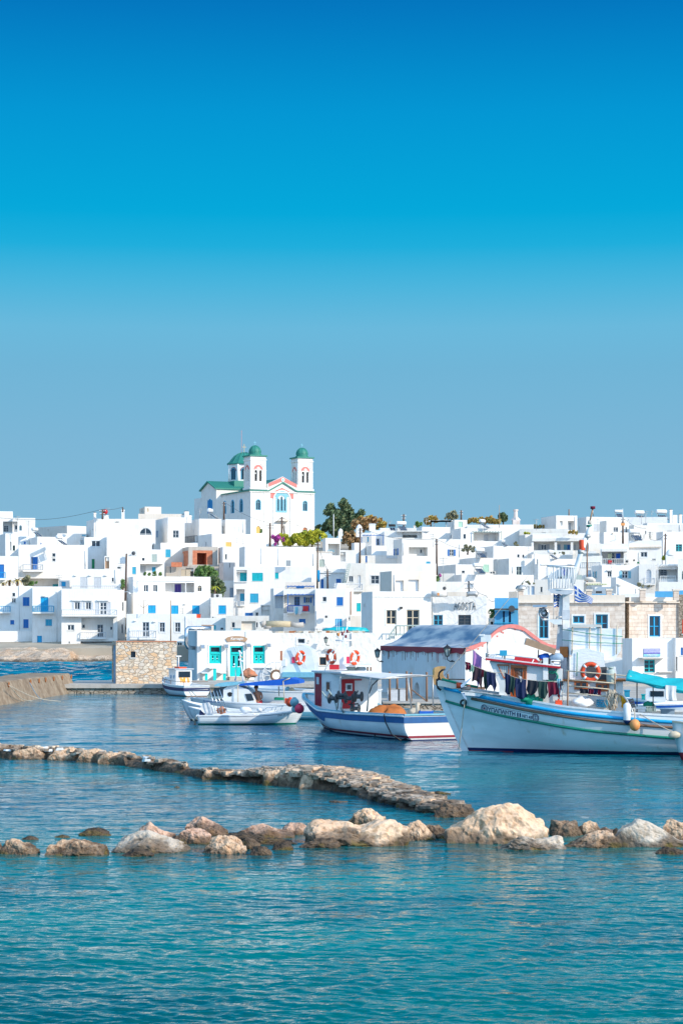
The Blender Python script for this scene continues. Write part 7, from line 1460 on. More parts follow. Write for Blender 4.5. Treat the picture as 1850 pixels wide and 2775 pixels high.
heap('P',1190,510,-1.5,.22,'netgreen','rope_coil','bright green rope coil on the foredeck under the black sweater','rope coil',seed=3,sq=(1.3,1,.9),rough=.6);heap('P',1275,515,-1.5,.15,'netgreen','rope_coil','smaller green rope heap right of the first one','rope coil',seed=5,sq=(1.6,1,.8),rough=.6)
for r,x,y,lab in(('Q',100,548,'small orange jerrycan on the gunwale below the wheelhouse'),):q=wp(f1,r,x,y,-1.75);g=MB();g.box(-.12,-.08,-.13,.12,.08,.1,'orange');g.box(-.03,-.03,.1,.03,.03,.16,'orange');tag(g.build('jerrycan',loc=f1.O+f1.ex*q.x+f1.ey*q.y+Vector((0,0,q.z))),lab,'jerrycan')
g=MB();A,Bv,Cc,Dd=wp(f1,'Q',935,170,-.4),wp(f1,'Q',2000,215,1.0),wp(f1,'Q',2000,480,-1.6),wp(f1,'Q',895,268,-1.7);n_,k=30,12;vs=[]
for i in range(n_+1):
 for j in range(k+1):
  a,b_=i/n_,j/k;p=A*(1-a)*(1-b_)+Bv*a*(1-b_)+Cc*a*b_+Dd*(1-a)*b_;p=p+Vector((0,0,-.22*math.sin(math.pi*a)*(1-b_*.5)+.12*math.sin(math.pi*b_)+.025*math.sin(a*26+b_*9)));vs.append(p)
m_=k+1;g.mesh(vs,[(i*m_+j,(i+1)*m_+j,(i+1)*m_+j+1,i*m_+j+1)for i in range(n_)for j in range(k)],'turqcloth',True);o=g.build('awning',big,fix=False);so_=o.modifiers.new('thickness','SOLIDIFY');so_.thickness=.02
g=MB();wtube(g,f1,'Q',[(895,272,-1.7),(1100,300,-1.7),(2000,490,-1.6)],0,.05,'turqcloth',8);g.build('awning_roll',big)
pcloth('Q',1358,335,1490,348,-1.75,[165,180,175,170],'whitecloth','pale cream striped towel hung on the turquoise awning','towel',4,.03)
for(x0,y0,x1,y1)in((1025,290,1025,660),(1215,330,1215,640)):g=MB();wtube(g,f1,'Q',[(x0,y0),(x1,y1)],-1.2,.02,'darkgrey');g.build('awning_pole',big)
g=MB();wtube(g,f1,'Q',[(1060,680,-2.2),(1300,820,-2.4),(1440,885,-2.6)],0,.018,'rope',5);tag(g.build('mooring_rope',None,loc=O1,rot=(0,0,TH1)),'slack mooring rope from the big hull to the small bow at the right edge','rope')
# ------------------------------------------------------------------ second fishing boat (blue band, red waterline)
A2_=R(25.5);c2=Vector((2.39,80.3,0))+Vector((math.cos(A2_),math.sin(A2_),0))*1.8;L2_=13.4
O2=c2+Vector((-math.sin(A2_),math.cos(A2_),0))*(L2_/2);TH2=-(math.pi/2-A2_);f2=Frame(O2,TH2)
b2=empty('fishing_boat',O2,'fishing boat with broad blue band, red waterline stripe, white awning and orange net','fishing boat','moored boats',TH2)
h2=Hull(L2_,3.6,[(0,1.52),(.22,1.34),(.27,1.26),(.36,1.0),(.6,.98),(1,1.06)],2.2,keel=-.5,full=.45,sharp=2.0,stern=.92,flare=2.6,rq=1.2,linear=True)
h2.build(b2,bottom='navy',boot=.05,deckdrop=.3,deckmat='palegrey',cap='paleblue',capw=.12)
h2.stripe(b2,'hull_stripe','bandblue',lambda t:h2.zs(t)-(.34 if t>.4 else.50),lambda t:h2.zs(t)-.09,.015)
h2.stripe(b2,'hull_stripe','darkred',.11,.20,.015,.02)
h2.rail(b2,'rub_rail','whitepaint',lambda t:h2.zs(t)-.06,.045)
def letters2(P):
 g=MB();put_text(g,'ΜΑΡΚΟΣ Σ',.0,.52,1.0,.46,P,'paleblue',.01,bold=.02);put_text(g,'Ν.Π. 350',.12,.0,.6,.36,P,'paleblue',.01,bold=.02);g.build('lettering',b2,fix=False)
hull_panel(h2,f2,b2,'O',(210,520),(268,538),(268,492),(200,478),letters2)
def atu(fr,r,x,y,u):
 d=fr.ray(r,x,y);C=Vector((0,0,CZ))-fr.O;t_=(u-C.dot(fr.ex))/d.dot(fr.ex);P=C+d*t_;return Vector((u,P.dot(fr.ey),P.z))
UC=-1.2
def P2(x,y,u=UC):return atu(f2,'O',x,y,u)
cl,cr=P2(537,250),P2(770,250);zt_=P2(600,212).z;cf=None
ct=MB();y0,y1=cl.y,min(cr.y+.5,1.35);
u_f=UC
while CX+(lambda w:w.x/w.y)(f2.O+f2.ex*u_f+f2.ey*y0)*F>px('O',300,0)[0]and u_f>-6:u_f-=.05
ct.box(u_f,y0,.6,UC,y1,zt_,'hullwhite');cab=ct.build('cabin',b2)
ct=MB();ct.box(u_f-.1,y0-.1,zt_,UC+.2,y1+.1,zt_+.07,'whitepaint');ct.build('roof',b2)
a,b_=P2(535,265),P2(650,500);g=MB();g.box(UC+.002,a.y+.02,1.0,UC+.05,b_.y,a.z,'red');q0,q1=P2(570,302),P2(630,368);do_=g.build('door',cab);g=MB();g.box(UC+.05,q0.y,q1.z,UC+.07,q1.y,q0.z,'whitepaint');g.box(UC+.065,q0.y+.07,q1.z+.07,UC+.08,q1.y-.07,q0.z-.07,'glass');g.build('window',do_)
q0,q1=P2(650,265),P2(715,275);g=MB();g.box(UC+.002,q0.y,q1.z,UC+.04,q1.y,q0.z,'red');g.build('trim',cab)
(ua,za),(ub,zb)=f2.front('O',312,212,y0),f2.front('O',362,470,y0);g=MB();g.box(ua,y0-.05,1.0,ub,y0-.002,za,'darkred');do_=g.build('door',cab);(u0,z0_),(u1,z1_)=f2.front('O',328,245,y0),f2.front('O',350,310,y0);g=MB();g.box(u0,y0-.07,z1_,u1,y0-.05,z0_,'palegrey');g.build('window',do_)
(ua,za),(ub,zb)=f2.front('O',408,278,y0),f2.front('O',447,385,y0);g=MB();g.box(ua,y0-.04,zb,ub,y0-.002,za,'palegrey');g.box(ua+.06,y0-.05,zb+.06,ub-.06,y0-.04,za-.06,'glass');g.build('window',cab)
cn=[f2.O+f2.ex*u+f2.ey*v for u,v in((0,0),)]
def aw(x,y,Y):return Vector(at('O',x,y,Y))
def loc2(Wp):d=Wp-f2.O;return Vector((d.dot(f2.ex),d.dot(f2.ey),Wp.z))
q=[loc2(aw(450,214,88.5)),loc2(aw(860,205,91.0)),loc2(aw(1350,232,84.5)),loc2(aw(880,262,81.8)),loc2(aw(640,243,85.0))]
g=MB();n_=16;vs=[]
for i in range(n_+1):
 for j in range(9):
  a,b_=i/n_,j/8;fr0=q[0]*(1-a)+(q[3])*a;bk=q[1]*(1-a)+q[2]*a;p=fr0*(1-b_)+bk*b_;p.z+=.10*math.sin(math.pi*b_)-.05*abs(math.sin(a*9.4));vs.append(p)
g.mesh(vs,[(i*9+j,(i+1)*9+j,(i+1)*9+j+1,i*9+j+1)for i in range(n_)for j in range(8)],'whitecloth',True);o=g.build('awning',b2,fix=False);so_=o.modifiers.new('thickness','SOLIDIFY');so_.thickness=.03
for x0,y0_,x1,y1_,Y in((530,240,505,525,86.5),(795,252,765,550,82.8),(1125,258,1158,520,82.5),(1345,240,1350,500,84.5)):g=MB();g.tube([loc2(at('O',x0,y0_,Y)),loc2(at('O',x1,y1_,Y))],.035,'galv',7);g.build('awning_pole',b2)
g=MB();g.tube([q[0],q[3]],.03,'galv',6);g.tube([q[3],q[2]],.03,'galv',6);g.tube([loc2(at('O',870,262,82.5)),loc2(at('O',810,320,82.7)),loc2(at('O',780,400,82.8))],.025,'black',6);g.build('awning_frame',b2)
w_=empty('net_winch',at('O',570,520,85.0),'dark net winch with several drums on the blue-banded boat','winch',None,R(-20))
wloc=lambda x,y,Y=85.0:(lambda d:Vector((d.x*math.cos(R(20))-d.y*math.sin(R(20)),d.x*math.sin(R(20))+d.y*math.cos(R(20)),d.z)))(at('O',x,y,Y)-w_.location)
for(x,y,r_)in((445,435,.26),(590,435,.26),(670,418,.28),(645,525,.24),(525,405,.22)):
 g=MB();c=wloc(x,y);rr=r_*.85;g.lathe([(0,-.08),(rr,-.08),(rr,-.04),(rr*.4,-.03),(rr*.4,.22),(rr*.9,.23),(rr*.9,.26),(0,.26)],'darkgrey',22,tuple(c),axis='x');g.lathe([(0,-.14),(.06,-.14),(.06,-.08)],'galv',12,tuple(c),axis='x');g.build('drum',w_)
for(x0,y0_,x1,y1_)in((365,372,440,470),(420,358,470,430),(685,365,620,490),(470,420,500,540),(600,490,690,482)):g=MB();g.tube([wloc(x0,y0_),wloc(x1,y1_)],.03,'greygreen' if x0<500 else 'darkgrey',6);g.build('arm',w_)
g=MB();g.tube([wloc(445,435),wloc(670,425)],.06,'darkgrey',8);g.tube([wloc(545,470),wloc(535,520),wloc(560,560)],.05,'galv',8);g.build('shaft',w_)
P=at('O',945,575,85.2);P.z=.66;g=MB();g.lathe([(.82,-.1),(.84,.25),(.76,.38),(.56,.48),(.3,.55),(0,.56)],'orangecloth',40,(0,0,0),squash=(1.05,.75));g.v=[(v[0]*(1+.12*noise.noise(Vector(v)*1.5)),v[1],v[2]*(1+.25*noise.noise(Vector((v[0]*1.6,v[1],3))))+.18*noise.noise(Vector(v)*4)+.09*noise.noise(Vector(v)*9))for v in g.v];tag(g.build('net_cover',loc=P),'large heap of orange net under cloth on the blue-banded boat','net heap')
P=at('O',1180,560,82.8);g=MB();g.ball((0,0,0),.24,'rope',24,(1,.8,.8));g.v=[tuple(Vector(v)*(1+.3*noise.fractal(Vector(v)*5,1,2,3)))for v in g.v];tag(g.build('rope_heap',loc=P),'pale straw-coloured rope heap right of the orange net','rope heap')
(a,b_)=at('O',1228,570,82.0),at('O',1352,548,82.0);g=MB();g.box(0,0,-.1,b_.x-a.x,.6,b_.z-a.z,'flagblue');g.box(.05,.05,b_.z-a.z,b_.x-a.x-.05,.55,b_.z-a.z+.05,'rope');tag(g.build('fish_bin',loc=a),'blue plastic bin at the stern of the blue-banded boat','bin')
P=at('O',1212,500,82.2);g=MB();g.tube([(0,0,-.5),(0,0,.14)],.075,'rope',10);g.tube([(-.12,0,.05),(.12,0,.05)],.04,'rope',8);tag(g.build('mooring_post',loc=P),'cream mooring post behind the straw rope heap','post')
for i,(x,y,r_,mt,Y,lab)in enumerate(((85,470,.215,'orange',94.2,'red-orange ball buoy at the back of the bow cluster'),(123,470,.215,'buoygrey',93.2,'pale grey-green ball buoy, uppermost in the bow cluster'),(128,530,.17,'buoygrey',93.4,'dim grey buoy behind the pink one in the bow cluster'),(167,527,.225,'cherry',92.6,'bright pink-red ball buoy, lowest in the bow cluster'))):
 g=MB();g.ball((0,0,0),r_,mt,24,(1,1,1));g.lathe([(.08,r_*.97),(.08,r_*1.12),(0,r_*1.14)],mt,10);tag(g.build('buoy',loc=at('O',x,y,Y)),lab,'buoy','ball buoys at the bow');
for pts,lab in((((835,568),(832,700),(834,865)),'straight black rope hanging down the blue-banded hull'),(((915,575),(925,640),(980,750),(1060,805),(1150,780),(1250,690),(1330,570)),'looped black rope drooping across the stern corner of the blue-banded hull')):
 g=MB();p3=[at('O',x,y,81.9-.4+(0 if i_<2 else-.9 if x<1100 else-.6))if len(pts)>3 else at('O',x,y,83.0)for i_,(x,y)in enumerate(pts)];fine=[]
 for i in range(len(p3)-1):fine+=[p3[i]+(p3[i+1]-p3[i])*k/4 for k in range(4)]
 g.tube(fine+[p3[-1]],.03,'black',5);tag(g.build('mooring_rope'),lab,'rope')
YR=90.0
t=empty('radar_mast',at('F',1135,1085,YR),'white curved radar mast with small red lamps over the red door cabin','mast');L_=lambda x,y,Y=YR:at('F',x,y,Y)-t.location
g=MB();n_=12;pr=[(1100,1085),(1098,1000),(1105,900),(1118,800),(1128,760),(1165,760),(1150,850),(1145,930),(1158,1020),(1190,1085)];q_=[L_(x,y)for x,y in pr];g.prism([(v.x,v.z)for v in q_][::-1],-.08,.08,'whitepaint');g.build('mast_fin',t)
g=MB()
for p0,p1,r_ in(((1130,770),(1190,590),.03),((1055,745),(1240,745),.035),((1185,760),(1185,540),.014),((1135,745),(1140,600),.014),((1068,700),(1070,500),.012),((1240,745),(1242,650),.014),((1085,720),(1085,690),.03),((1060,700),(1115,715),.02)):g.tube([L_(*p0),L_(*p1)],r_,'whitepaint',6)
g.build('crossbar',t)
for x,y in((1187,638),(1133,670),(1173,700)):g=MB();q=L_(x,y);g.lathe([(.0,-.07),(.045,-.07),(.045,.07),(0,.07)],'maroon',10,tuple(q));g.build('lamp',t)
g=MB();q=L_(1087,680);g.lathe([(0,-.09),(.03,-.08),(.08,.06),(.08,.08),(0,.08)],'buoyorange',10,tuple(q));g.build('horn',t)
g=MB();g.tube([L_(1100,790),L_(930,1090)],.02,'whitepaint',5);g.tube([L_(1180,780),L_(1310,1030)],.02,'whitepaint',5);g.tube([L_(1170,780),L_(1290,1060)],.02,'whitepaint',5);g.build('stay',t)
life_ring(at('F',650,945,92.0),.34,'orange life ring leaning left, leftmost of the three above the boats',R(8),R(52),R(12));life_ring(at('F',1005,932,90.3),.34,'orange life ring leaning right, middle one beside the curved mast',R(5),R(-50),R(-14));life_ring(at('F',1275,945,89.8),.34,'orange life ring leaning left, rightmost of the three above the boats',R(8),R(52),R(12))
g=MB();wb=at('F',990,1075,89.6);g.box(-.02,-.2,-.02,.42,.2,.20,'red');g.box(-.16,-.22,-.02,-.02,.1,.12,'whitecloth');tag(g.build('raft_case',loc=wb),'red case lying between the middle ring and the curved mast','case')
def dinghy_top(x0,Y,lab,seed):
 """white sloped canopy shelter with short white posts and a domed cover"""
 t=empty('cabin_cover',at('F',x0,1095,Y),lab,'cabin cover','white cabin covers');l_=lambda x,y,d=0:at('F',x,y,Y)-t.location+Vector((0,d,0))
 g=MB();a,b_=l_(x0-10,1020),l_(x0+310,1045);g.box(a.x,-.9,b_.z,b_.x,.9,a.z,'whitepaint');g.build('canopy',t)
 g=MB();g.tube([l_(x0+300,1040,-.8),l_(x0+300,1100,-.8)],.04,'brownwood',5);g.tube([l_(x0+270,1040,.8),l_(x0+270,1100,.8)],.04,'brownwood',5);g.build('canopy_post',t)
 g=MB();q=l_(x0+165,1095);g.lathe([(.36,-.05),(.34,.10),(.24,.26),(.1,.31),(0,.32)],'whitepaint',20,tuple(q));g.build('radar_dome',t)
 g=MB();a,b_=l_(x0+10,1050),l_(x0+120,1095);g.box(a.x,-.6,b_.z,b_.x,.5,a.z,'greygreen');g.build('windscreen',t)
 g=MB();g.tube([l_(x0-20,1097,-.9),l_(x0+420,1102,-.9)],.035,'beige',6);g.build('handrail',t)
 g=MB();a,b_=l_(x0+25,935,1.0),l_(x0+82,1015,1.0);g.box(a.x,1.0,b_.z,b_.x,1.1,a.z,'cherry');g.box(a.x+.25,.97,b_.z,b_.x,1.0,a.z-.3,'navy');g.build('pink_frame',t)
dinghy_top(1155,91.0,'white cabin cover with round dome under the rightmost life ring',1)
def simple_boat(O,th,L,B_,sheer,label,bow=-1,rake=.6,boot=.08,bottom='darkred',stripe=None,stern=.8,keel=-.35,cap='whitepaint',deck=.25,mat='hullwhite',full=.45,transom=True,group='moored boats',**k):
 t=empty('motor_boat',O,label,'boat',group,th);h=Hull(L,B_,sheer,rake,keel=keel,bow=bow,stern=stern,full=full,**k);h.build(t,mat=mat,bottom=bottom,boot=boot,deckdrop=deck,cap=cap,capw=.07)
 if stripe:h.stripe(t,'hull_stripe',stripe[0],lambda t_:h.zs(t_)-stripe[2],lambda t_:h.zs(t_)-stripe[1],.012)
 return t,h,Frame(O,th)
O9=at('F',640,1200,105.0);O9.z=0
t9,h9,f9=simple_boat(O9,R(-6),8.5,2.6,[(0,1.5),(.4,1.25),(1,1.3)],'white cabin boat with a tall rounded wheelhouse and pale grey canopy behind the blue bimini',bottom='darkred',boot=.25)
g=MB();pr=[f9.front('F',x,y,0)for x,y in((445,1085),(480,1040),(485,900),(500,860),(540,828),(700,800),(800,850),(835,1000),(835,1210),(445,1210))];g.prism(pr[::-1],-.9,.9,'hullwhite');wh9=g.build('wheelhouse',t9)
g=MB();q=[f9.front('F',x,y,-.9)for x,y in((555,935),(640,1005))];g.box(q[0][0],-.95,q[1][1],q[1][0],-.902,q[0][1],'cherry');g.box(q[0][0]+.25,-.97,q[1][1]+.02,q[1][0]-.1,-.95,q[0][1]-.35,'navy');g.build('window',wh9)
g=MB();a,b_=f9.front('F',445,1110,-1.2),f9.front('F',900,1170,-1.2);g.box(a[0],-1.3,b_[1],b_[0],1.1,a[1],'paleblue');g.build('canopy',t9);g=MB();a,b_=f9.front('F',440,960,-.8),f9.front('F',490,1040,-.8);g.box(a[0],-1.0,b_[1],b_[0],-.6,a[1],'whitepaint');g.box(a[0]+.05,-1.02,b_[1]+.3,b_[0]-.3,-1.0,b_[1]+.8,'terracotta');g.build('side_lamp',t9)
g=MB()
for x in(580,605):g.tube([(lambda q:(q[0],-1.1,q[1]))(f9.front('F',x,815,-1.1)),(lambda q:(q[0],-1.1,q[1]))(f9.front('F',x+120,1070,-1.1))],.02,'whitepaint',5)
g.build('stay',t9)
# ---------- small white skiff with outboard (bow to the right)
O3=on_water('N',960,690);O3.y+=.85;TH3=R(1.5)
t3,h3,f3=simple_boat(O3,TH3,4.95,1.75,[(0,.66),(.15,.58),(.4,.47),(1,.42)],'small open white skiff with a dark gunwale line and green bottom, bow to the right',bow=1,rake=.35,boot=.06,bottom='glossgreen',stripe=('navy',.015,.055),keel=-.2,deck=.12)
for z in(.16,.25,.34):h3.stripe(t3,'strake','palegrey',lambda t_,z=z:z+(.12 if t_<.2 else 0)*(1-t_/.2)if t_<.2 else z,lambda t_,z=z:(z+.008)+(.12*(1-t_/.2)if t_<.2 else 0),.006)
def letters3(P):g=MB();put_text(g,'ΣΟΦΙΑ  ΛΝ 1178',0,0,1,1,P,'darkgrey',.006,bold=.01);g.build('lettering',t3,fix=False)
hull_panel(h3,f3,t3,'N',(1240,604),(1352,592),(1352,576),(1240,588),letters3)
def wq(fr,r,x,y,c):u,z=fr.front(r,x,y,c);return Vector((u,c,z))
g=MB()
for(x0,y0_,x1,y1_)in((1100,545,1110,522),(1175,540,1190,515),(1210,548,1225,512),(1270,540,1290,505)):g.tube([wq(f3,'N',x0,y0_,-.7),wq(f3,'N',x1,y1_,-.7)],.015,'steel',5)
g.tube([wq(f3,'N',1095,545,-.7),wq(f3,'N',1125,518,-.7),wq(f3,'N',1200,510,-.7),wq(f3,'N',1300,500,-.7)],.016,'steel',5);g.build('bow_rail',t3)
t=empty('outboard_motor',f3.O+f3.ex*f3.front('N',500,600,0)[0]+Vector((0,0,.3)),'outboard motor under a cream canvas cover at the skiff stern','outboard motor',None,TH3);l_=lambda x,y:wq(f3,'N',x,y,0)-Vector((f3.front('N',500,600,0)[0],0,.3))
g=MB();pr=[l_(x,y)for x,y in((462,505),(480,475),(545,462),(580,520),(592,560),(565,580),(500,572),(470,545))];g.prism([(p.x,p.z)for p in pr][::-1],-.2,.2,'whitecloth');g.v=[tuple(Vector(v)+Vector((0,.04*noise.noise(Vector(v)*9),0)))for v in g.v];g.build('cover',t)
g=MB();pr=[l_(x,y)for x,y in((455,540),(510,575),(480,640),(445,600))];g.prism([(p.x,p.z)for p in pr][::-1],-.1,.1,'navy');g.build('shaft',t)
g=MB()
for x,y in((395,650),(425,635),(455,622),(480,605)):p=l_(x,y);g.tube([p+Vector((-.08,0,.12)),p+Vector((.08,0,-.1))],.045,'beige',6)
g.tube([l_(470,640),l_(400,645)],.05,'darkgrey',6);g.tube([l_(390,690),l_(405,678),l_(420,700)],.03,'rust',5);g.build('lower_unit',t)
t=empty('rod_rack',f3.O+f3.ex*wq(f3,'N',640,570,-.5).x+f3.ey*-.5+Vector((0,0,.4)),'four slanted shiny tubes of a rack at the skiff stern','rod rack',None,TH3);o_=Vector((wq(f3,'N',640,570,-.5).x,-.5,.4))
for(x0,y0_,x1,y1_)in((558,340,612,570),(590,345,655,575),(625,345,690,565),(652,335,732,560)):g=MB();g.tube([wq(f3,'N',x0,y0_,-.5)-o_,wq(f3,'N',x1,y1_,-.5)-o_],.017,'steel',8);g.build('tube',t)
heap('N',915,540,0,.22,'plastic_sheet','white_bag','white wrapped bundle lying amidships in the skiff','bundle',fr=f3,sq=(1.25,.8,.75),rough=.25);heap('N',670,545,.1,.2,'terracotta','net_heap','pinkish net heap at the skiff stern','net',fr=f3,rough=.5)
heap('N',1060,540,.1,.12,'whitecloth','white_bag','small white bag toward the skiff bow','bundle',fr=f3)
# ---------- cabin boat with the blue bimini and the bather
O4=Vector((-3.65,100.0,0));TH4=R(-7)
t4,h4,f4=simple_boat(O4,TH4,8.0,2.5,[(0,1.05),(.3,.85),(1,.72)],'pale blue-grey cabin boat with bright blue bimini and a roof sheet, behind the skiff',bow=-1,rake=.9,boot=.1,bottom='paleblue',keel=-.3,mat='hullwhite',deck=.2)
h4.stripe(t4,'hull_stripe','paleblue',.1,lambda t_:h4.zs(t_)-.35,.01)
def letters4(P):g=MB();put_text(g,'ΑΓ.ΠΑΡΑΣΚΕΥΗ  103',0,0,1,1,P,'flagblue',.008,bold=.015);g.build('lettering',t4,fix=False)
hull_panel(h4,f4,t4,'N',(488,458),(660,468),(658,446),(490,434),letters4)
w4=lambda x,y,c=0.0:wq(f4,'N',x,y,c)
g=MB()
def pr4(pts,c0,c1,mat):g.prism([(w4(x,y,c0).x,w4(x,y,c0).z)for x,y in pts][::-1],c0,c1,mat)
pr4(((690,330),(735,300),(835,255),(850,300),(945,335),(990,400),(1022,505),(690,505)),-.75,.75,'hullwhite');cb4=g.build('cabin',t4)
g=MB();pr4(((600,318),(725,300),(690,400),(560,405)),-.7,.7,'glass');g.build('windscreen',cb4)
g=MB();pr4(((908,378),(975,372),(1000,440),(935,448)),-.78,-.752,'glass');g.build('window',cb4)
g=MB();pr4(((735,365),(760,357),(780,368),(775,400),(750,405),(733,390)),-.77,-.752,'black');g.build('porthole',cb4)
g=MB();pr4(((598,288),(640,268),(845,258),(835,285),(700,300),(605,300)),-.95,.95,'paleblue');g.build('roof_sheet',t4)
g=MB();pr4(((845,290),(860,275),(1250,232),(1365,215),(1455,240),(1460,272),(1250,292),(860,292)),-.9,.95,'royal');g.build('bimini',t4)
g=MB()
for x0,y0_,x1,y1_,c in((838,290,840,540,-.9),(1022,290,1030,500,.6),(1295,245,1310,470,-.9),(1250,300,1255,400,.7)):g.tube([w4(x0,y0_,c),w4(x1,y1_,c)],.025,'beige',6)
g.tube([w4(1295,245,-.92),w4(1365,217,-.92)],.025,'beige',6);g.build('bimini_frame',t4)
g=MB();g.tube([w4(340,345,-.5),w4(420,338,-.5),(w4(560,330,-.5))],.02,'galv',5);g.tube([w4(365,345,-.5),w4(432,412,-.5)],.02,'galv',5);g.tube([w4(340,345,-.5),w4(380,412,-.5)],.02,'galv',5);g.build('bow_rail',t4);g=MB();a,b_=w4(1120,535,-.9),w4(1270,515,-.9);g.box(a.x,-.95,a.z,b_.x,-.7,b_.z,'cyanb');g.build('bench',t4)
g=MB();g.tube([w4(890,250,.3),w4(885,180,.3),w4(865,60,.3),w4(858,-60,.3)],.04,'whitepaint',6);g.tube([w4(818,290,.2),w4(812,130,.2)],.02,'galv',5)
for x,y in((850,-55),(872,-35),(875,5),(850,30),(880,45),(800,78)):q=w4(x,y,.3);g.ball(tuple(q),.055,'whitepaint' if x!=875 else 'khaki',8)
q=w4(812,175,.2);g.build('antenna_mast',t4)
pcloth('N',808,175,820,178,.2,[60,68,60],'flagblue','small furled blue and white pennant on a thin pole by the cabin','pennant',1,.02,'pennant',None,f4)
crate(f4,'N',1315,425,1360,490,.3,'orange','orange crate by the bimini pole')
g=MB();q0,q1=w4(1210,440,.3),w4(1300,415,.3);g.box(q0.x,.1,q0.z,q1.x,.6,q1.z,'netgreen');g.v=[(v[0],v[1],v[2]+.02*math.sin(v[0]*9))for v in g.v];tag(g.build('green_tub',None,loc=f4.O,rot=(0,0,TH4)),'bright green tub behind the bather','tub')
def person(root,joints,radii,edges,headc,headr,mats,label):
 pass
def body_mesh(name,J,E,Rr,mat,parent,sub=2):
 me=bpy.data.meshes.new(name);me.from_pydata([tuple(v)for v in J],E,[]);me.materials.append(MATS[mat]);o=bpy.data.objects.new(name,me);COL.objects.link(o);o.parent=parent
 sk=o.modifiers.new('skin','SKIN');sk.use_smooth_shade=True
 for i,r_ in enumerate(Rr):me.skin_vertices[0].data[i].radius=r_ if isinstance(r_,tuple)else(r_,r_);me.skin_vertices[0].data[i].use_root=(i==0)
 if sub:sb=o.modifiers.new('subdivision','SUBSURF');sb.levels=sub;sb.render_levels=sub
 return o
def finger_chains(J,E,Rr,wrist,hand_dir,side_dir,palm_i):
 """five separate bent fingers rooted in the palm"""
 hd,sdv=Vector(hand_dir).normalized(),Vector(side_dir).normalized();up=hd.cross(sdv)
 for k,(off,ln)in enumerate(((-.03,.075),(-.01,.085),(.01,.08),(.03,.065))):
  b0=len(J);p=J[palm_i]+hd*.03+sdv*off;J+=[p,p+hd*ln*.5-up*.008,p+hd*ln*.85-up*.03];Rr+=[.009,.008,.007];E+=[(palm_i,b0),(b0,b0+1),(b0+1,b0+2)]
 b0=len(J);p=J[palm_i]-sdv*.035;J+=[p,p+hd*.035-sdv*.02];Rr+=[.010,.008];E+=[(palm_i,b0),(b0,b0+1)]
sc4=F/98.0*3.733
Pp=at('N',1052,465,100.1);t=empty('person',Pp,'shirtless person in red shorts leaning forward at the cabin door','person',None,R(0))
J=[Vector((0,0,.02)),Vector((-.02,-.02,.16)),Vector((-.05,-.05,.36)),Vector((-.09,-.09,.50)),Vector((-.12,-.12,.58)),Vector((-.135,-.14,.66)),Vector((-.15,-.16,.77)),
     Vector((.10,-.04,.50)),Vector((.17,-.10,.28)),Vector((.05,-.24,.12)),Vector((.0,-.27,.09)),Vector((-.27,-.06,.49)),Vector((-.30,-.14,.27)),Vector((-.16,-.28,.12)),Vector((-.10,-.30,.09)),
     Vector((.10,.0,-.02)),Vector((.12,-.08,-.40)),Vector((.12,.02,-.80)),Vector((.12,-.12,-.84)),Vector((-.10,0,-.02)),Vector((-.12,-.08,-.40)),Vector((-.12,.02,-.80)),Vector((-.12,-.12,-.84))]
E=[(0,1),(1,2),(2,3),(3,4),(4,5),(5,6),(3,7),(7,8),(8,9),(9,10),(3,11),(11,12),(12,13),(13,14),(0,15),(15,16),(16,17),(17,18),(0,19),(19,20),(20,21),(21,22)]
Rr=[(.15,.11),(.135,.10),(.16,.11),(.15,.09),.055,.075,(.085,.095),.055,.042,.03,.03,.055,.042,.03,.03,.09,.06,.045,.035,.09,.06,.045,.035]
finger_chains(J,E,Rr,None,(-.3,-.5,-.4),(1,0,0),10);finger_chains(J,E,Rr,None,(.3,-.5,-.4),(-1,0,0),14)
body_mesh('body',J,E,Rr,'skin',t)
g=MB();hc=(-.145,-.145,.76);g.ball((hc[0]+.01,hc[1]+.03,hc[2]+.03),.118,'hair',18,(.95,1.02,.98));g.v=[(v[0],v[1],v[2])if not(v[1]<hc[1]-.045 and v[2]<hc[2]+.04)else(v[0],hc[1]-.04,v[2])for v in g.v];g.build('hair',t)
g=MB();g.ball((hc[0],hc[1]-.105,hc[2]-.02),.018,'skin',8,(1,1.3,1.3));
for s in(-1,1):g.ball((hc[0]+s*.035,hc[1]-.09,hc[2]+.0),.012,'black',8);g.ball((hc[0]+s*.095,hc[1],hc[2]-.01),.02,'skin',8,(.6,1,1.3))
g.ball((hc[0],hc[1]-.098,hc[2]-.055),.018,'darkred',8,(1.4,.4,.35));g.build('face',t)
g=MB();g.lathe([(.155,-.26),(.175,-.1),(.165,.05),(.15,.12)],'redcloth',20,(0,0,0),squash=(1.08,.85));g.lathe([(.10,-.32),(.11,-.1)],'redcloth',14,(.1,-.03,0));g.lathe([(.10,-.32),(.11,-.1)],'redcloth',14,(-.1,-.03,0));g.build('shorts',t)
# ---------- two small bows at the left of the skiff
O5=on_water('N',420,668);O5.y+=.9;O5.x+=.5
simple_boat(Vector((-5.65,97.9,0)),R(-14),4.6,1.6,[(0,1.0),(.15,.82),(.5,.55),(1,.5)],'small white rowing boat with a high pale bow at the far left of the skiff',rake=.45,bottom='black',boot=.06,cap='whitepaint',keel=-.2,deck=.15)
simple_boat(Vector((-5.75,96.4,0)),R(-20),3.6,1.3,[(0,.72),(.2,.6),(.5,.45),(1,.42)],'little white dinghy squeezed between the rowing boat and the skiff engine',rake=.35,bottom='paleblue',boot=.05,cap='whitepaint',keel=-.2,deck=.15)
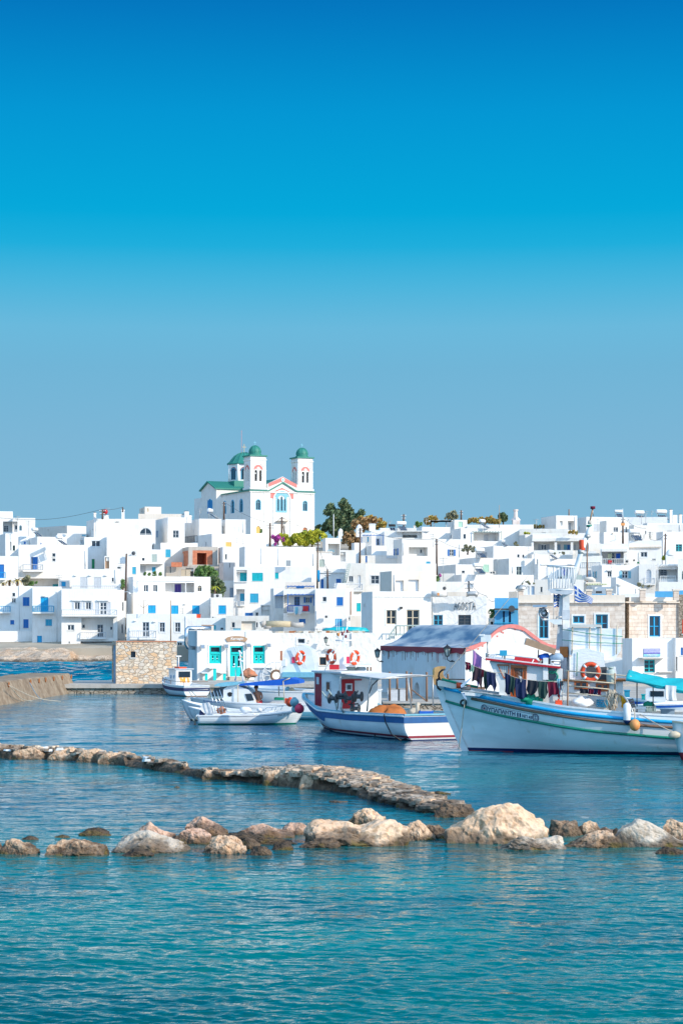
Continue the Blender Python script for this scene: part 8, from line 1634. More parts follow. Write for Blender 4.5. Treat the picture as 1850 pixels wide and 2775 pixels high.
# ---------- small wheelhouse boat by the pier
A6=R(24);cor=Vector((-10.45,131.6,0));L6=6.4;c6=cor+Vector((math.cos(A6),math.sin(A6),0))*.95;O6=c6+Vector((-math.sin(A6),math.cos(A6),0))*(L6/2);TH6=-(math.pi/2-A6)
t6,h6,f6=simple_boat(O6,TH6,L6,2.0,[(0,1.15),(.3,.85),(.6,.72),(1,.70)],'small old wheelhouse boat with rust-stained cabin moored by the rubble stone building',rake=.7,bottom='brownwood',boot=.06,stripe=('navy',.12,.34),stern=.9,keel=-.3)
def P6(r,x,y,u):return atu(f6,r,x,y,u)
U6=-.4;a,b_=P6('N',212,130,U6),P6('N',372,130,U6);zt_=a.z;y0,y1=a.y,b_.y;u_f=U6-1.5
g=MB();g.box(u_f,y0,.4,U6,y1,zt_,'hullwhite');c_=g.build('wheelhouse',t6);g=MB();g.box(u_f-.15,y0-.12,zt_,U6+.1,y1+.12,zt_+.06,'palegrey');g.box(u_f+.3,y0+.3,zt_+.06,U6-.2,y1-.3,zt_+.16,'orange');g.tube([(u_f+.4,(y0+y1)/2,zt_+.06),(u_f+.4,(y0+y1)/2,zt_+.9)],.05,'whitepaint',8);g.box(u_f+.32,(y0+y1)/2-.18,zt_+.85,u_f+.48,(y0+y1)/2+.18,zt_+.93,'whitepaint');g.build('roof',t6)
a,b_=P6('N',238,150,U6),P6('N',355,208,U6);g=MB();g.box(U6+.003,a.y,b_.z,U6+.03,b_.y,a.z,'glass');g.build('window',c_);a,b_=P6('N',245,210,U6),P6('N',350,262,U6);g=MB();g.box(U6+.002,a.y,b_.z,U6+.012,b_.y,a.z,'rustpaint');g.build('rust_stain',c_)
for uu in(-.9,-1.5):g=MB();g.lathe([(.0,0),(.13,0),(.13,-.03),(0,-.03)],'bluegrey',14,(U6+uu+.5,y0,zt_-.5),axis='y');g.build('porthole',c_)
g=MB();h_pts=[h6.p(t_,h6.zs(t_)+.28,-1,-.05)for t_ in(.25,.4,.6,.8,.98)];g.tube(h_pts,.02,'brownwood',5)
for p in h_pts:g.tube([p,p-Vector((0,0,.3))],.02,'brownwood',5)
g.tube([h6.p(.98,h6.zs(.98)+.28,-1,-.05),h6.p(.98,h6.zs(.98)+.28,1,-.05)],.02,'brownwood',5);g.build('guard_rail',t6)
# ---------- white boats behind the bimini and at the right edge
O7=at('N',1210,415,118.0);O7.z=0
simple_boat(O7,R(-55),6.0,2.2,[(0,1.3),(.4,1.0),(1,.95)],'white hull with a dark red bottom behind the bimini poles',rake=.7,bottom='terracotta',boot=.25,stern=.9,keel=-.3)
for(x,y,r_,mt,lab)in((1380,350,.19,'beige','big peach fender ball behind the bimini pole'),(1342,328,.13,'buoygrey','grey fender ball left of the peach one')):g=MB();g.ball((0,0,0),r_,mt,16,(1,1,1.1));tag(g.build('fender_ball',loc=at('N',x,y,106)),lab,'fender')
O8=at('Q',1520,890,69.0);O8.z=0
simple_boat(Vector((at('Q',1450,900,68.5).x+3.3,68.5,0)),R(-4),6.6,2.2,[(0,1.35),(.3,1.15),(1,1.0)],'bow of a small blue-white boat with red bottom cut by the right photo edge',rake=.32,bottom='darkred',boot=.28,keel=-.3,cap='beige')
heap('Q',1465,925,-.2,.17,'beige','fender_ball','cream fender tied on the small bow at the right edge','fender',fr=Frame(Vector((at('Q',1450,900,68.5).x+3.3,68.5,0)),R(-4)),rough=.15)
O10=at('Q',1245,600,104.0);O10.z=0;t10,h10,f10=simple_boat(O10+Vector((1.0,0,0)),R(-12),6.2,2.2,[(0,.95),(.4,.7),(1,.6)],'small white motor boat with a boxy cabin behind the draped towel',bottom='navy',boot=.15,stripe=('flagblue',.1,.25))
g=MB();a,b_=wq(f10,'Q',1128,382,-.6),wq(f10,'Q',1362,560,-.6);g.box(a.x,-.6,.4,b_.x,.8,a.z,'hullwhite');c_=g.build('cabin',t10);g=MB();a,b_=wq(f10,'Q',1182,405,-.6),wq(f10,'Q',1342,470,-.6);g.box(a.x,-.63,b_.z,b_.x,-.602,a.z,'glass');g.build('window',c_)
O11=at('Q',1420,600,96.0);O11.z=0;t11,h11,f11=simple_boat(O11+Vector((1.2,0,0)),R(8),6.0,2.2,[(0,.85),(.4,.95),(1,1.15)],'blue-topped small white boat with a pale name strip near the right photo edge',bottom='navy',boot=.15,stripe=('flagblue',.02,.14),bow=-1)
for i,(x0,y0_,x1,y1_,c,mt,lab)in enumerate(((875,405,940,480,1.5,'cyanb','blue box behind the yellow cloth'),(1080,455,1120,510,1.2,'turqcloth','turquoise bag below the awning'),(1305,630,1470,690,.2,'bluegrey','grey-blue deck hatch at the right of the foam boxes'))):
 (a,z1_),(b_,z0_)=f1.front('Q',x0,y0_,c),f1.front('Q',x1,y1_,c);g=MB();g.box(0,0,0,b_-a,.5,z1_-z0_,mt);g.box(-.02,-.02,z1_-z0_,b_-a+.02,.52,z1_-z0_+.03,mt);tag(g.build('deck_box',loc=f1.O+f1.ex*a+f1.ey*c+Vector((0,0,z0_)),rot=(0,0,TH1)),lab,'box')
(a,b_)=at('K',385,1271,110.2),at('K',602,1140,110.2);g=MB();g.box(0,0,-.3,b_.x-a.x,.5,b_.z-a.z,'palegrey');g.box((b_.x-a.x)*.55,-.01,-.3,(b_.x-a.x)*.65,0,b_.z-a.z,'darkgrey');g.box(-.03,-.03,b_.z-a.z,b_.x-a.x+.03,.53,b_.z-a.z+.05,'galv');tag(g.build('cabinet',loc=a+Vector((0,.8,0))),'pale grey metal cabinet on the quay before the shaded warehouse wall','cabinet')
proto=None
for i,(x,y0_,y1_)in enumerate(((405,935,1271),(490,1000,1140),(600,930,1271),(650,945,1300),(830,940,1300),(1072,960,1040))):
 P=at('K',x,y1_,109.6);z=at('K',x,y0_,109.6).z;g=MB();g.tube([(0,0,.55-P.z if False else 0),(0,0,z-P.z)],.06,'brownwood',6);tag(g.build('rusty_post',loc=P),['rusty post at the left end of the grey cabinet','short rusty post behind the grey cabinet','rusty post at the right end of the grey cabinet','rusty post with a diagonal brace beside the wall niche','rusty post right of the wall niche','short rusty post above the carved bow'][i],'post','rusty posts by the warehouse')
g=MB();g.tube([at('K',655,1140,109.6),at('K',900,1330,109.6)],.04,'brownwood',5);tag(g.build('diagonal_brace'),'thin rusty diagonal bar between two posts by the warehouse','bar')
# ------------------------------------------------------------------ plants
def leafmat(name,cols):
 m,t,b=newmat(name);g=t.nodes.new('ShaderNodeNewGeometry');n=t.nodes.new('ShaderNodeTexWhiteNoise');n.noise_dimensions='1D';t.links.new(g.outputs['Random Per Island'],n.inputs['W'])
 r=t.nodes.new('ShaderNodeValToRGB')
 while len(r.color_ramp.elements)<len(cols):r.color_ramp.elements.new(.5)
 for i,c in enumerate(cols):r.color_ramp.elements[i].position=i/max(1,len(cols)-1);r.color_ramp.elements[i].color=c+(1,)
 t.links.new(n.outputs[0],r.inputs[0]);t.links.new(r.outputs[0],b.inputs['Base Color']);b.inputs['Roughness'].default_value=.7;MATS[name]=m
leafmat('leaf_pine',[(0.054,0.109,0.054),(0.093,0.155,0.07),(0.139,0.202,0.093),(0.171,0.186,0.078)]);leafmat('leaf_brown',[(0.31,0.155,0.062),(0.434,0.232,0.093),(0.248,0.186,0.078),(0.512,0.31,0.139)])
leafmat('leaf_lime',[(0.434,0.465,0.031),(0.589,0.527,0.031),(0.279,0.372,0.046),(0.698,0.589,0.046)]);leafmat('leaf_green',[(0.078,0.186,0.046),(0.139,0.279,0.062),(0.217,0.31,0.093),(0.062,0.124,0.046)])
leafmat('leaf_purple',[(0.465,0.046,0.341),(0.62,0.078,0.465),(0.31,0.078,0.186)]);leafmat('leaf_autumn',[(0.465,0.341,0.062),(0.527,0.248,0.078),(0.248,0.279,0.078),(0.589,0.434,0.078)]);leafmat('leaf_grey',[(0.248,0.264,0.155),(0.341,0.31,0.186),(0.186,0.202,0.124)])
def crown(mb,blobs,n,size,mat,seed=0,zsq=1.0):
 rnd=random.Random(seed);tot=sum(b_[3]**2 for b_ in blobs)
 for(x,y,z,r_)in blobs:
  k=int(n*r_**2/tot)
  for i in range(k):
   d=Vector((rnd.gauss(0,1),rnd.gauss(0,1),rnd.gauss(0,1))).normalized();rr=r_*rnd.uniform(.35,1)**.5;p=Vector((x,y,z))+Vector((d.x*rr,d.y*rr,d.z*rr*zsq))
   p+=d*(r_*.35*noise.noise(p*(1.6/r_)+Vector((seed,0,0))))
   if noise.noise(p*(1.1/size)*.25+Vector((0,seed,0)))<-.33:continue
   s=size*rnd.uniform(.5,1.3);a=Vector((rnd.gauss(0,1),rnd.gauss(0,1),rnd.gauss(0,1))).normalized();b2_=a.orthogonal().normalized();c=a.cross(b2_)
   mb.face([p+b2_*s,p+c*s*.45+a*s*.2,p-b2_*s,p-c*s*.45],mat)
def plant(r,pts,base,Y,mat,label,cat='tree',name='tree',n=900,size=.28,seed=1,trunk=True,thick=.16,rad=.8,zsq=1.0,group=None,lean=True,tmat='polewood'):
 """pts: blobs (x, y, radius) in picture pixels of region r; base: (x, y) where the stem meets the ground"""
 B_=at(r,base[0],base[1],Y);sc_=REG[r][2]*F/Y;t=empty(name,B_,label,cat,group);rnd=random.Random(seed);bl=[]
 for(x,y,rr)in pts:p=at(r,x,y,Y)-B_;q=rr/sc_;bl.append((p.x,rnd.uniform(-.5,.5)*q,p.z,q))
 g=MB();crown(g,bl,int(n*1.5),size*1.08,mat,seed,zsq);g.build('crown',t,fix=False)
 if trunk:
  g=MB();top=Vector((sum(b_[0]for b_ in bl)/len(bl),0,sum(b_[2]for b_ in bl)/len(bl)))
  g.tube([(0,0,-.3),tuple(top*.5),tuple(top)],thick,tmat,6,r1=thick*.4)
  for b_ in bl[:8]:g.tube([tuple(top*.45),tuple((top*.5+Vector(b_[:3]))*.5+Vector((0,0,.1))),b_[:3]],thick*.45,tmat,5,r1=thick*.12)
  g.build('trunk',t)
 return t
plant('C',[(1000,150,45),(960,210,40),(1050,220,60),(1140,110,50),(1170,150,55),(1190,220,75),(1120,290,90),(1010,320,70),(940,370,50),(1060,400,80),(1180,370,90),(1260,300,60),(1350,210,38),(1310,250,35),(1150,80,35),(930,400,35)],(1120,470),432,'leaf_pine','big dark pine tree on the skyline right of the church',n=5200,size=.42,seed=2,thick=.35)
plant('C',[(1290,340,55),(1380,320,60),(1440,360,50),(1340,400,50),(1490,300,40)],(1360,440),425,'leaf_brown','rusty brown tree half overlapping the dark pine',n=1500,size=.40,seed=3)
plant('G',[(20,300,45),(90,310,50),(150,320,45),(200,350,40),(50,360,45),(130,360,40),(60,270,30),(-40,290,40)],(100,400),428,'leaf_autumn','green and orange tree top right of the dark pine, above the blue pergola',n=1600,size=.38,seed=4)
plant('C',[(845,385,26),(865,365,18),(850,410,20)],(850,430),436,'leaf_pine','small dark cypress top just right of the church wall',n=260,size=.35,seed=5)
plant('C',[(470,500,45),(540,540,50),(600,500,50),(480,550,40),(420,480,30),(650,550,40)],(540,600),372,'leaf_lime','bright yellow-green bush in front of the church, left one','bush','bush',2200,.26,6,group='yellow-green bushes below the church')
plant('C',[(690,480,50),(760,470,55),(830,460,50),(890,470,45),(720,540,50),(800,530,50),(860,500,45),(930,490,30),(850,420,22)],(780,600),374,'leaf_lime','wider yellow-green bush in front of the church, right one','bush','bush',2800,.26,7,group='yellow-green bushes below the church')
plant('C',[(770,440,30),(700,440,28),(650,470,26)],(700,590),376,'leaf_green','darker green bush tips behind the yellow-green bushes','bush','bush',500,.26,8)
plant('C',[(340,490,24),(375,520,30),(400,495,30),(440,520,28),(365,570,16)],(400,560),366,'leaf_purple','purple bougainvillea beside the yellow-green bush','bougainvillea','bougainvillea',700,.22,9)
plant('C',[(1180,480,45),(1250,470,50),(1310,500,45),(1220,540,50),(1280,570,45),(1160,540,35),(1240,620,32),(1340,450,30)],(1245,680),362,'leaf_brown','leggy rust-brown tree above the dark shrub by the alley',n=1500,size=.30,seed=10,thick=.22)
plant('C',[(1200,700,45),(1230,740,45),(1180,740,35),(1250,690,35)],(1215,790),350,'leaf_pine','dark green shrub beside the standing person in the alley','shrub','shrub',900,.2,11)
plant('B',[(900,880,55),(960,860,50),(1010,880,50),(1050,920,55),(1000,950,60),(940,920,50),(870,910,35)],(960,1000),297,'leaf_green','leafy green tree just below the unfinished brick house',n=2400,size=.24,seed=12)
plant('B',[(1060,1000,60),(1120,1040,55),(1080,1080,60),(1150,1090,40),(1040,1060,40),(1130,1140,40)],(1090,1190),289,'leaf_pine','dark dense tree left of the turquoise shuttered house',n=2200,size=.24,seed=13)
def palm(P,s,label,seed=0,n=16,mat='leaf_lime'):
 t=empty('palm',P,label,'palm');rnd=random.Random(seed);g=MB()
 for k in range(n):
  a=2*math.pi*k/n+rnd.uniform(-.2,.2);up=rnd.uniform(.3,1.1);pts=[]
  for j in range(6):f_=j/5;pts.append(Vector((math.cos(a)*s*f_,math.sin(a)*s*f_,s*(up*f_-.9*f_*f_))))
  for j in range(5):
   w_=s*.13*(1-j/5.5);sd_=Vector((-math.sin(a),math.cos(a),0))*w_;g.face([pts[j]-sd_,pts[j]+sd_+Vector((0,0,.02)),pts[j+1]+sd_*.8,pts[j+1]-sd_*.8],mat)
 g.build('fronds',t,fix=False);g=MB();g.tube([(0,0,-1.6),(0,0,.1)],s*.14,'polewood',7);g.build('trunk',t);return t
palm(at('B',1068,1070,285),1.0,'small palm with yellow-green fronds before the dark dense tree',1)
for i,(x,y,s)in enumerate(((35,1025,.9),(110,1005,1.1),(200,990,1.2))):palm(at('A',x,y,278.5),s,['yellow-green palm tuft nearest the left photo edge','middle yellow-green palm tuft above the waterside house','right-hand yellow-green palm tuft beside the dry brown bush'][i],i+3,14,'leaf_autumn')
plant('A',[(280,990,35),(320,960,30),(300,1020,35),(330,1010,25)],(300,1055),279,'leaf_grey','dry brown bush behind the left waterside house','bush','bush',700,.16,15)
plant('A',[(370,1020,22),(345,1035,16),(420,1010,12)],(365,1055),278.8,'leaf_green','small green bush right of the dry brown one','bush','bush',260,.16,16)
plant('A',[(1410,1000,24),(1415,1040,22),(1405,1070,18)],(1412,1090),276,'leaf_green','green tree squeezed behind the wooden pole on the left',n=360,size=.16,seed=17)
for i,(x,y,r_)in enumerate(((262,910,17),(315,918,16),(375,912,28),(440,915,20))):plant('B',[(x,y,r_),(x+6,y-r_*.6,r_*.6)],(x,y+18),279.5,'leaf_green',['leftmost green balcony plant under the jade shutter','second green balcony plant, the smallest','third green balcony plant, the widest','rightmost green balcony plant by the white chimney'][i],'plant','balcony_plant',170,.11,20+i,False,group='green plants along the white balcony')
plant('G',[(1150,600,28),(1175,630,26),(1120,640,22),(1205,600,18),(1235,640,26),(1245,610,16)],(1170,672),327,'leaf_grey','sparse grey-green tree in the court beside the blue-shuttered window',n=420,size=.17,seed=30)
plant('G',[(600,345,24),(590,325,15),(640,340,18)],(600,375),362,'leaf_green','small dark green skyline bush left of the thatched pergola','bush','bush',300,.25,31)
plant('G',[(700,300,32),(750,280,36),(790,275,30),(810,300,26),(720,320,28)],(750,350),372,'leaf_autumn','round green-orange tree above the thatched pergola',n=800,size=.25,seed=32)
plant('G',[(960,245,36),(1010,220,40),(1040,250,30),(930,275,24),(1000,265,36)],(990,300),376,'leaf_grey','bare grey-brown tree crown beside the dark skyline pole',n=800,size=.20,seed=33)
plant('G',[(1200,300,24),(1260,295,28),(1330,290,32),(1400,290,32),(1460,300,32),(1520,310,30),(1440,260,16),(1230,290,24),(1320,285,24),(1295,305,26),(1365,305,26),(1430,305,26),(1490,315,24),(1180,315,20)],(1380,345),368,'leaf_autumn','long autumn-coloured hedge on the skyline above the pergola terrace','hedge','hedge',1800,.24,34)
plant('H',[(300,290,30),(335,285,34),(360,320,34),(290,320,28),(325,350,36),(370,350,24)],(330,425),374,'leaf_pine','round dark tree at the right end of the skyline hedge',n=900,size=.24,seed=35)
plant('H',[(760,460,22),(800,455,24),(850,455,24),(910,450,22),(730,468,14),(765,440,12)],(820,485),356,'leaf_autumn','low brown-green bushes below the cylinder chimney house','bushes','bush',520,.20,36)
plant('H',[(640,545,16),(670,548,14),(700,552,10)],(660,570),341,'leaf_lime','yellow-green roof plants left of the portico parapet','plant','roof_plant',160,.16,37,False)
plant('H',[(1270,535,22),(1320,530,28),(1370,540,24)],(1320,555),334,'leaf_autumn','orange-green low bush in front of the arched porch','bush','bush',360,.16,38,False)
plant('H',[(500,700,22),(530,715,20),(510,680,14)],(515,735),330,'leaf_grey','grey-green shrub at the left of the portico side wing','shrub','shrub',260,.14,39)
plant('H',[(1060,838,18),(1130,830,14),(1180,830,22)],(1130,852),319,'leaf_grey','small potted plants on the white terrace below the portico','plant','potted_plant',200,.12,40,False)
plant('G',[(825,960,22),(850,930,16),(830,990,18)],(830,1005),236,'leaf_green','green climbing plant behind the roof air conditioners','climbing plant','climbing_plant',360,.09,41,False)
plant('G',[(860,935,12),(855,915,8)],(858,950),235.5,'leaf_purple','tiny pink bougainvillea sprig over the climbing plant','bougainvillea','bougainvillea',90,.07,42,False)
plant('I',[(1310,900,34),(1350,870,30),(1380,860,30),(1410,880,26),(1290,910,20)],(1340,935),300,'leaf_lime','yellow-green shrub behind the little white chapel-like chimney at right','shrub','shrub',600,.15,43)
plant('I',[(950,1280,28),(1000,1300,20),(1080,1300,16),(930,1260,14)],(970,1320),283,'leaf_grey','grey-green shrub at the foot of the railed stair landing','shrub','shrub',320,.11,44,False)
plant('H',[(640,1250,14),(680,1240,20),(700,1262,16),(760,1262,14),(600,1262,12)],(680,1275),261,'leaf_grey','dry vines over the small white garden pavilion','vine','vine',300,.10,45,False)
plant('L',[(275,110,44),(280,160,40),(250,80,24),(300,90,30)],(275,200),186,'leaf_green','green tree in the gap between the lettered shop and the blue house',n=700,size=.10,seed=46)
plant('J',[(815,1180,14),(820,1160,10)],(815,1200),430,'leaf_green','green pot plant beside the orange church door','plant','potted_plant',80,.2,47,False)
g=MB();t=at('E',247,440,263.5)
def l_(x,y):return at('E',x,y,263.5)-t
for pts,r_ in((((247,440),(248,370),(252,290)),.05),(((248,370),(215,345),(165,320)),.03),(((248,370),(290,340),(315,310)),.03),(((252,290),(235,265),(215,255)),.02),(((252,290),(280,285),(300,290)),.02),(((225,352),(190,372)),.02),(((265,440),(300,395),(345,360)),.02)):g.tube([l_(*p)for p in pts],r_,'polewood',5,r1=r_*.5)
tag(g.build('bare_tree',loc=t),'small leafless tree in front of the sky blue square shutters','tree')
# ------------------------------------------------------------------ poles and wires
def pole(r,x,y0,y1,Y,label,xt=None,arm=0,rad=.13,mat='polewood',name='utility_pole',cat='utility pole',ins=True,group='wooden utility poles'):
 B_=at(r,x,y1,Y);T=at(r,x if xt is None else xt,y0,Y)-B_;t=empty(name,B_,label,cat,group);g=MB();g.tube([(0,0,-.5),tuple(T)],rad,mat,8,r1=rad*.72);g.build('post',t)
 if arm:
  g=MB();
  for dz,s in((.35,1),(.85,.8)):g.box(T.x-arm*s,-.08,T.z-dz-.04,T.x+arm*s,.08,T.z-dz+.04,'darkgrey')
  for dz,s in((.35,1),(.85,.8)):
   for k in(-1,-.5,.5,1):g.lathe([(.05,0),(.06,.1),(.03,.16),(0,.17)],'whitepaint',6,(T.x+arm*s*k*.95,0,T.z-dz+.04))
  g.build('crossarm',t)
 return B_+T
T1=pole('A',1440,680,1180,271,'tall wooden pole rising beside the three-storey waterside house',1452,0,.16)
g=MB();P=at('A',1462,1122,270.6);g.tube([(-.5,0,0),(0,-.3,.05),(.35,-.4,-.1)],.04,'whitepaint',6);g.lathe([(.0,.08),(.14,.03),(.2,-.1),(.1,-.12),(0,-.12)],'whitepaint',12,(.35,-.4,-.15));tag(g.build('street_lamp',loc=P),'white curved street lamp on the tall wooden pole','street lamp')
T2=pole('A',1176,170,250,324,'dark short pole with insulators beside the red roof globe',arm=.5,rad=.14)
T3=pole('A',1410,145,170,326,'tiny dark mast top on the slim skyline chimney',rad=.12)
T4=pole('C',303,330,600,352,'wooden pole left of the bougainvillea below the church',arm=.7,rad=.2)
T5=pole('C',438,255,480,376,'wooden pole standing before the main church door',arm=.5,rad=.18)
T6=pole('C',490,365,560,375,'leaning wooden strut behind the bougainvillea',455,0,.15)
T7=pole('C',845,545,1080,282,'wooden pole at the right edge of the largest middle house',850,.35,.13)
T8=pole('C',965,860,1080,278,'short wooden pole with wires between the blue doors',962,.5,.15)
T9=pole('C',1333,385,790,330,'wooden pole right of the rust-brown tree',1338,.4,.17)
T10=pole('G',438,225,410,356,'dark skyline pole beside the solar boiler with black tanks',arm=.4,rad=.17)
T11=pole('G',818,510,890,298,'wooden pole in the middle of the right hillside',816,.3,.17)
T12=pole('G',1098,180,290,371,'dark skyline pole beside the bare grey crown',arm=.3,rad=.18)
T13=pole('G',1190,995,1118,236,'short black pole with many wires above the dark sign letters',1184,.6,.13,'darkgrey')
T14=pole('H',1260,208,292,352,'reddish skyline mast over the arched porch house',rad=.13,mat='brownwood')
T15=pole('I',210,660,1240,262,'thin dark brown post crossing behind the crane boom',rad=.11,mat='brownwood')
T16=pole('I',717,325,655,318,'wooden pole with an orange box near the right skyline',arm=.3,rad=.17)
T17=pole('I',1310,555,880,322,'wooden pole leaning slightly at the right, by the yellow shrub',1322,.3,.15)
T18=pole('E',562,285,740,260,'slim rusty pole in front of the grey french windows',rad=.08,mat='oldwood',group=None,name='mast_pole',cat='pole')
T19=pole('J',377,825,1025,400,'wooden pole with insulators against the church flank',arm=.35,rad=.2)
pole('C',1033,225,490,380,'white metal post with a cross-shaped top below the pine',rad=.09,mat='whitepaint',name='cross_post',cat='post',arm=.0,group=None)
pole('H',275,150,430,345,'thin pale mast rising above the skyline hedge',rad=.05,mat='oldwood',name='thin_mast',cat='mast',group=None)
pole('I',715,200,330,317,'white mast extension above the orange-boxed pole',rad=.06,mat='whitepaint',name='thin_mast',cat='mast',group=None)
pole('F',1095,420,700,150,'thin white whip mast near the radar mast',rad=.015,mat='whitepaint',name='thin_mast',cat='mast',group=None)
g=MB();P=at('I',717,423,317.6);g.box(-.3,-.2,-.2,.3,.1,.2,'buoyorange');tag(g.build('junction_box',loc=P),'small orange junction box on the right skyline pole','box')
wires=[(at('A',-10,268,330),T2,.9,'long sagging wire from the left skyline to the dark short pole'),(T2,T3,.2,'wire between the dark short pole and the slim chimney top'),(T9,T11,.8,'wire crossing the right hillside to its middle pole'),(T11,at('G',1250,620,325),.6,'wire dropping right from the middle hillside pole'),
         (T13,at('G',1385,1165,200),.35,'black cable falling from the short black pole to the lettered shop corner'),(at('G',1385,1165,200),at('H',225,1500,190),.3,'black cable running on toward the blue house'),(T4,T5,.4,'wire between the two poles below the church'),(T4,T19,.6,'wire from the bougainvillea pole to the flank pole'),(T16,at('I',1040,480,330),.5,'wire from the orange-boxed pole toward the right'),(T17,at('I',1110,640,320),.5,'wire from the right leaning pole toward the scalloped house'),(T7,T8,.5,'wire between the poles of the white alley'),(T5,at('C',800,410,400),.4,'wire from the church door pole to the right')]
for a,b_,sag,lab in wires:
 g=MB();g.tube([a+(b_-a)*(k/12)-Vector((0,0,sag*math.sin(math.pi*k/12)))for k in range(13)],.028,'darkgrey',4);tag(g.build('power_line'),lab,'wire','overhead wires')
# ------------------------------------------------------------------ roof clutter
def boiler(P,s=1.0,rz=0.0,tank='steel'):
 t=empty('solar_boiler',P,rz=rz);g=MB();g.lathe([(0,-.75*s),(.24*s,-.74*s),(.28*s,-.66*s),(.28*s,.66*s),(.24*s,.74*s),(0,.75*s)],tank,16,(0,0,1.15*s),axis='x');g.build('tank',t)
 g=MB()
 for k in(-.38,.38):M_=Matrix.Translation((k*.75*s,-.55*s,.34*s))@Matrix.Rotation(R(33),4,'X');g.box(-.24*s,-.55*s,-.04,.24*s,.55*s,.04,'panelglass',M_);g.box(-.26*s,-.57*s,-.06,.26*s,.57*s,-.04,'galv',M_)
 g.build('solar_panel',t);g=MB()
 for x in(-.6,.6):g.tube([(x*s,0,0),(x*s,0,1.0*s)],.03*s,'galv',5);g.tube([(x*s,0,1.0*s),(x*s,-1.15*s,.02)],.03*s,'galv',5)
 g.build('stand',t);return t
bp_=boiler(Vector((0,0,0)))
bl_=[('A',400,480,315,1.0,70,'white solar boiler ball seen end-on behind the far-left low roof','whitepaint'),('A',680,575,291,1.0,70,'solar boiler on the broad house with the tiny stacked windows',None),('G',410,415,352,1.2,20,'solar boiler with black panels beside the dark skyline pole',None),('G',305,412,353,.8,10,'dark tank solar boiler left of the dark skyline pole','black'),
       ('G',1340,385,345,1.1,60,'solar boiler with white round end on the pergola terrace roof','whitepaint'),('G',1310,725,316,1.1,30,'solar boiler on the roof left of the pale mint door',None),('G',1290,905,296,1.1,30,'blue-topped solar boiler in front of the pale mint door',None),('H',1000,912,306,1.0,60,'solar boiler below the portico with one long panel',None),
       ('H',320,732,327,.8,60,'small solar panel set on the three-tiny-window house',None),('I',655,322,366,1.0,10,'leftmost solar boiler on the far right skyline',None),('I',950,358,366,1.25,20,'middle solar boiler on the far right skyline',None),('I',1260,362,366,1.4,20,'rightmost and largest solar boiler on the skyline',None),('I',880,652,314,1.3,20,'solar boiler on the scalloped cornice house',None),('J',215,1028,345,1.3,80,'white globe solar boiler at the church flank foot','whitepaint')]
for i,(r,x,y,Y,s,rz,lab,mt)in enumerate(bl_):
 c=bp_ if i==0 else copy_tree(bp_);c.location=at(r,x,y,Y)-Vector((0,0,.05));c.scale=(s,)*3;c.rotation_euler.z=R(rz);tag(c,lab,'solar boiler','solar boilers on the roofs')
 if mt:
  k=[q for q in c.children if q.name.startswith('tank')][0];k.data=k.data.copy();k.data.materials[0]=MATS[mt]
def antenna(P,h_,label,arms=3):
 t=empty('tv_antenna',P,label,'antenna','roof antennas');g=MB();g.tube([(0,0,0),(0,0,h_)],.035,'galv',5);g.build('mast',t);g=MB()
 for k in range(arms):g.tube([(-.5+.1*k,0,h_-.3*k-.1),(.5-.1*k,0,h_-.3*k-.1)],.022,'galv',4)
 g.tube([(0,-.5,h_-.1),(0,.5,h_-.1)],.022,'galv',4);g.build('arms',t)
for r,x,y1,y0,Y,lab in(('A',200,300,245,333,'antenna beside the far-left skyline loggia'),('A',328,480,300,320,'tall antenna left of the end-on white boiler'),('A',1228,240,150,325,'antenna by the red roof globe'),('A',678,1000,925,287,'small antenna above the little blue square shutter'),('A',1390,880,785,296,'antenna near the slatted wooden gate'),('B',893,280,160,333,'antenna on the cube house below the church flank'),('B',1325,600,495,312,'antenna right of the yellow shutter'),('B',1395,600,515,311,'antenna pair above the palms house'),('G',695,412,265,350,'antenna left of the thatched skyline pergola'),('G',773,605,450,300,'antenna beside the middle hillside pole'),('G',893,1010,725,240,'tall lattice antenna above the roof air conditioners'),('G',278,380,300,357,'antenna far behind the blue pergola house'),('H',795,512,345,341,'thin antenna left of the cylinder chimney'),('H',690,905,735,320,'antenna before the portico side wing'),('I',362,520,345,356,'antenna on the louvered porch house'),('I',978,420,270,352,'antenna between the two right skyline boilers'),('I',1040,420,235,360,'tall thin antenna on the right skyline'),('I',1125,350,228,362,'thick antenna left of the largest skyline boiler'),('I',1108,640,530,330,'antenna over the scalloped cornice house'),('I',550,1080,960,290,'antenna above the light blue shutters'),('F',840,630,600,153,'stub antenna on the long harbour roof'),('E',700,445,375,270,'angled bracket antenna beside the second sky blue shutter')):
 P=at(r,x,y1,Y);antenna(P,at(r,x,y0,Y).z-P.z,lab)
def aircon(r,x0,y0,x1,y1,Y,label):
 a,b_=at(r,x0,y1,Y),at(r,x1,y0,Y);w_,h_=b_.x-a.x,b_.z-a.z;t=empty('air_conditioner',a,label,'air conditioner','air conditioners');g=MB();g.box(0,0,0,w_,.35,h_,'pale');g.build('casing',t)
 g=MB();r_=min(w_,h_)*.4;g.lathe([(0,-.01),(r_,-.02),(r_,0)],'darkgrey',14,(w_*.45,0,h_*.5),axis='y');g.build('fan_grille',t)
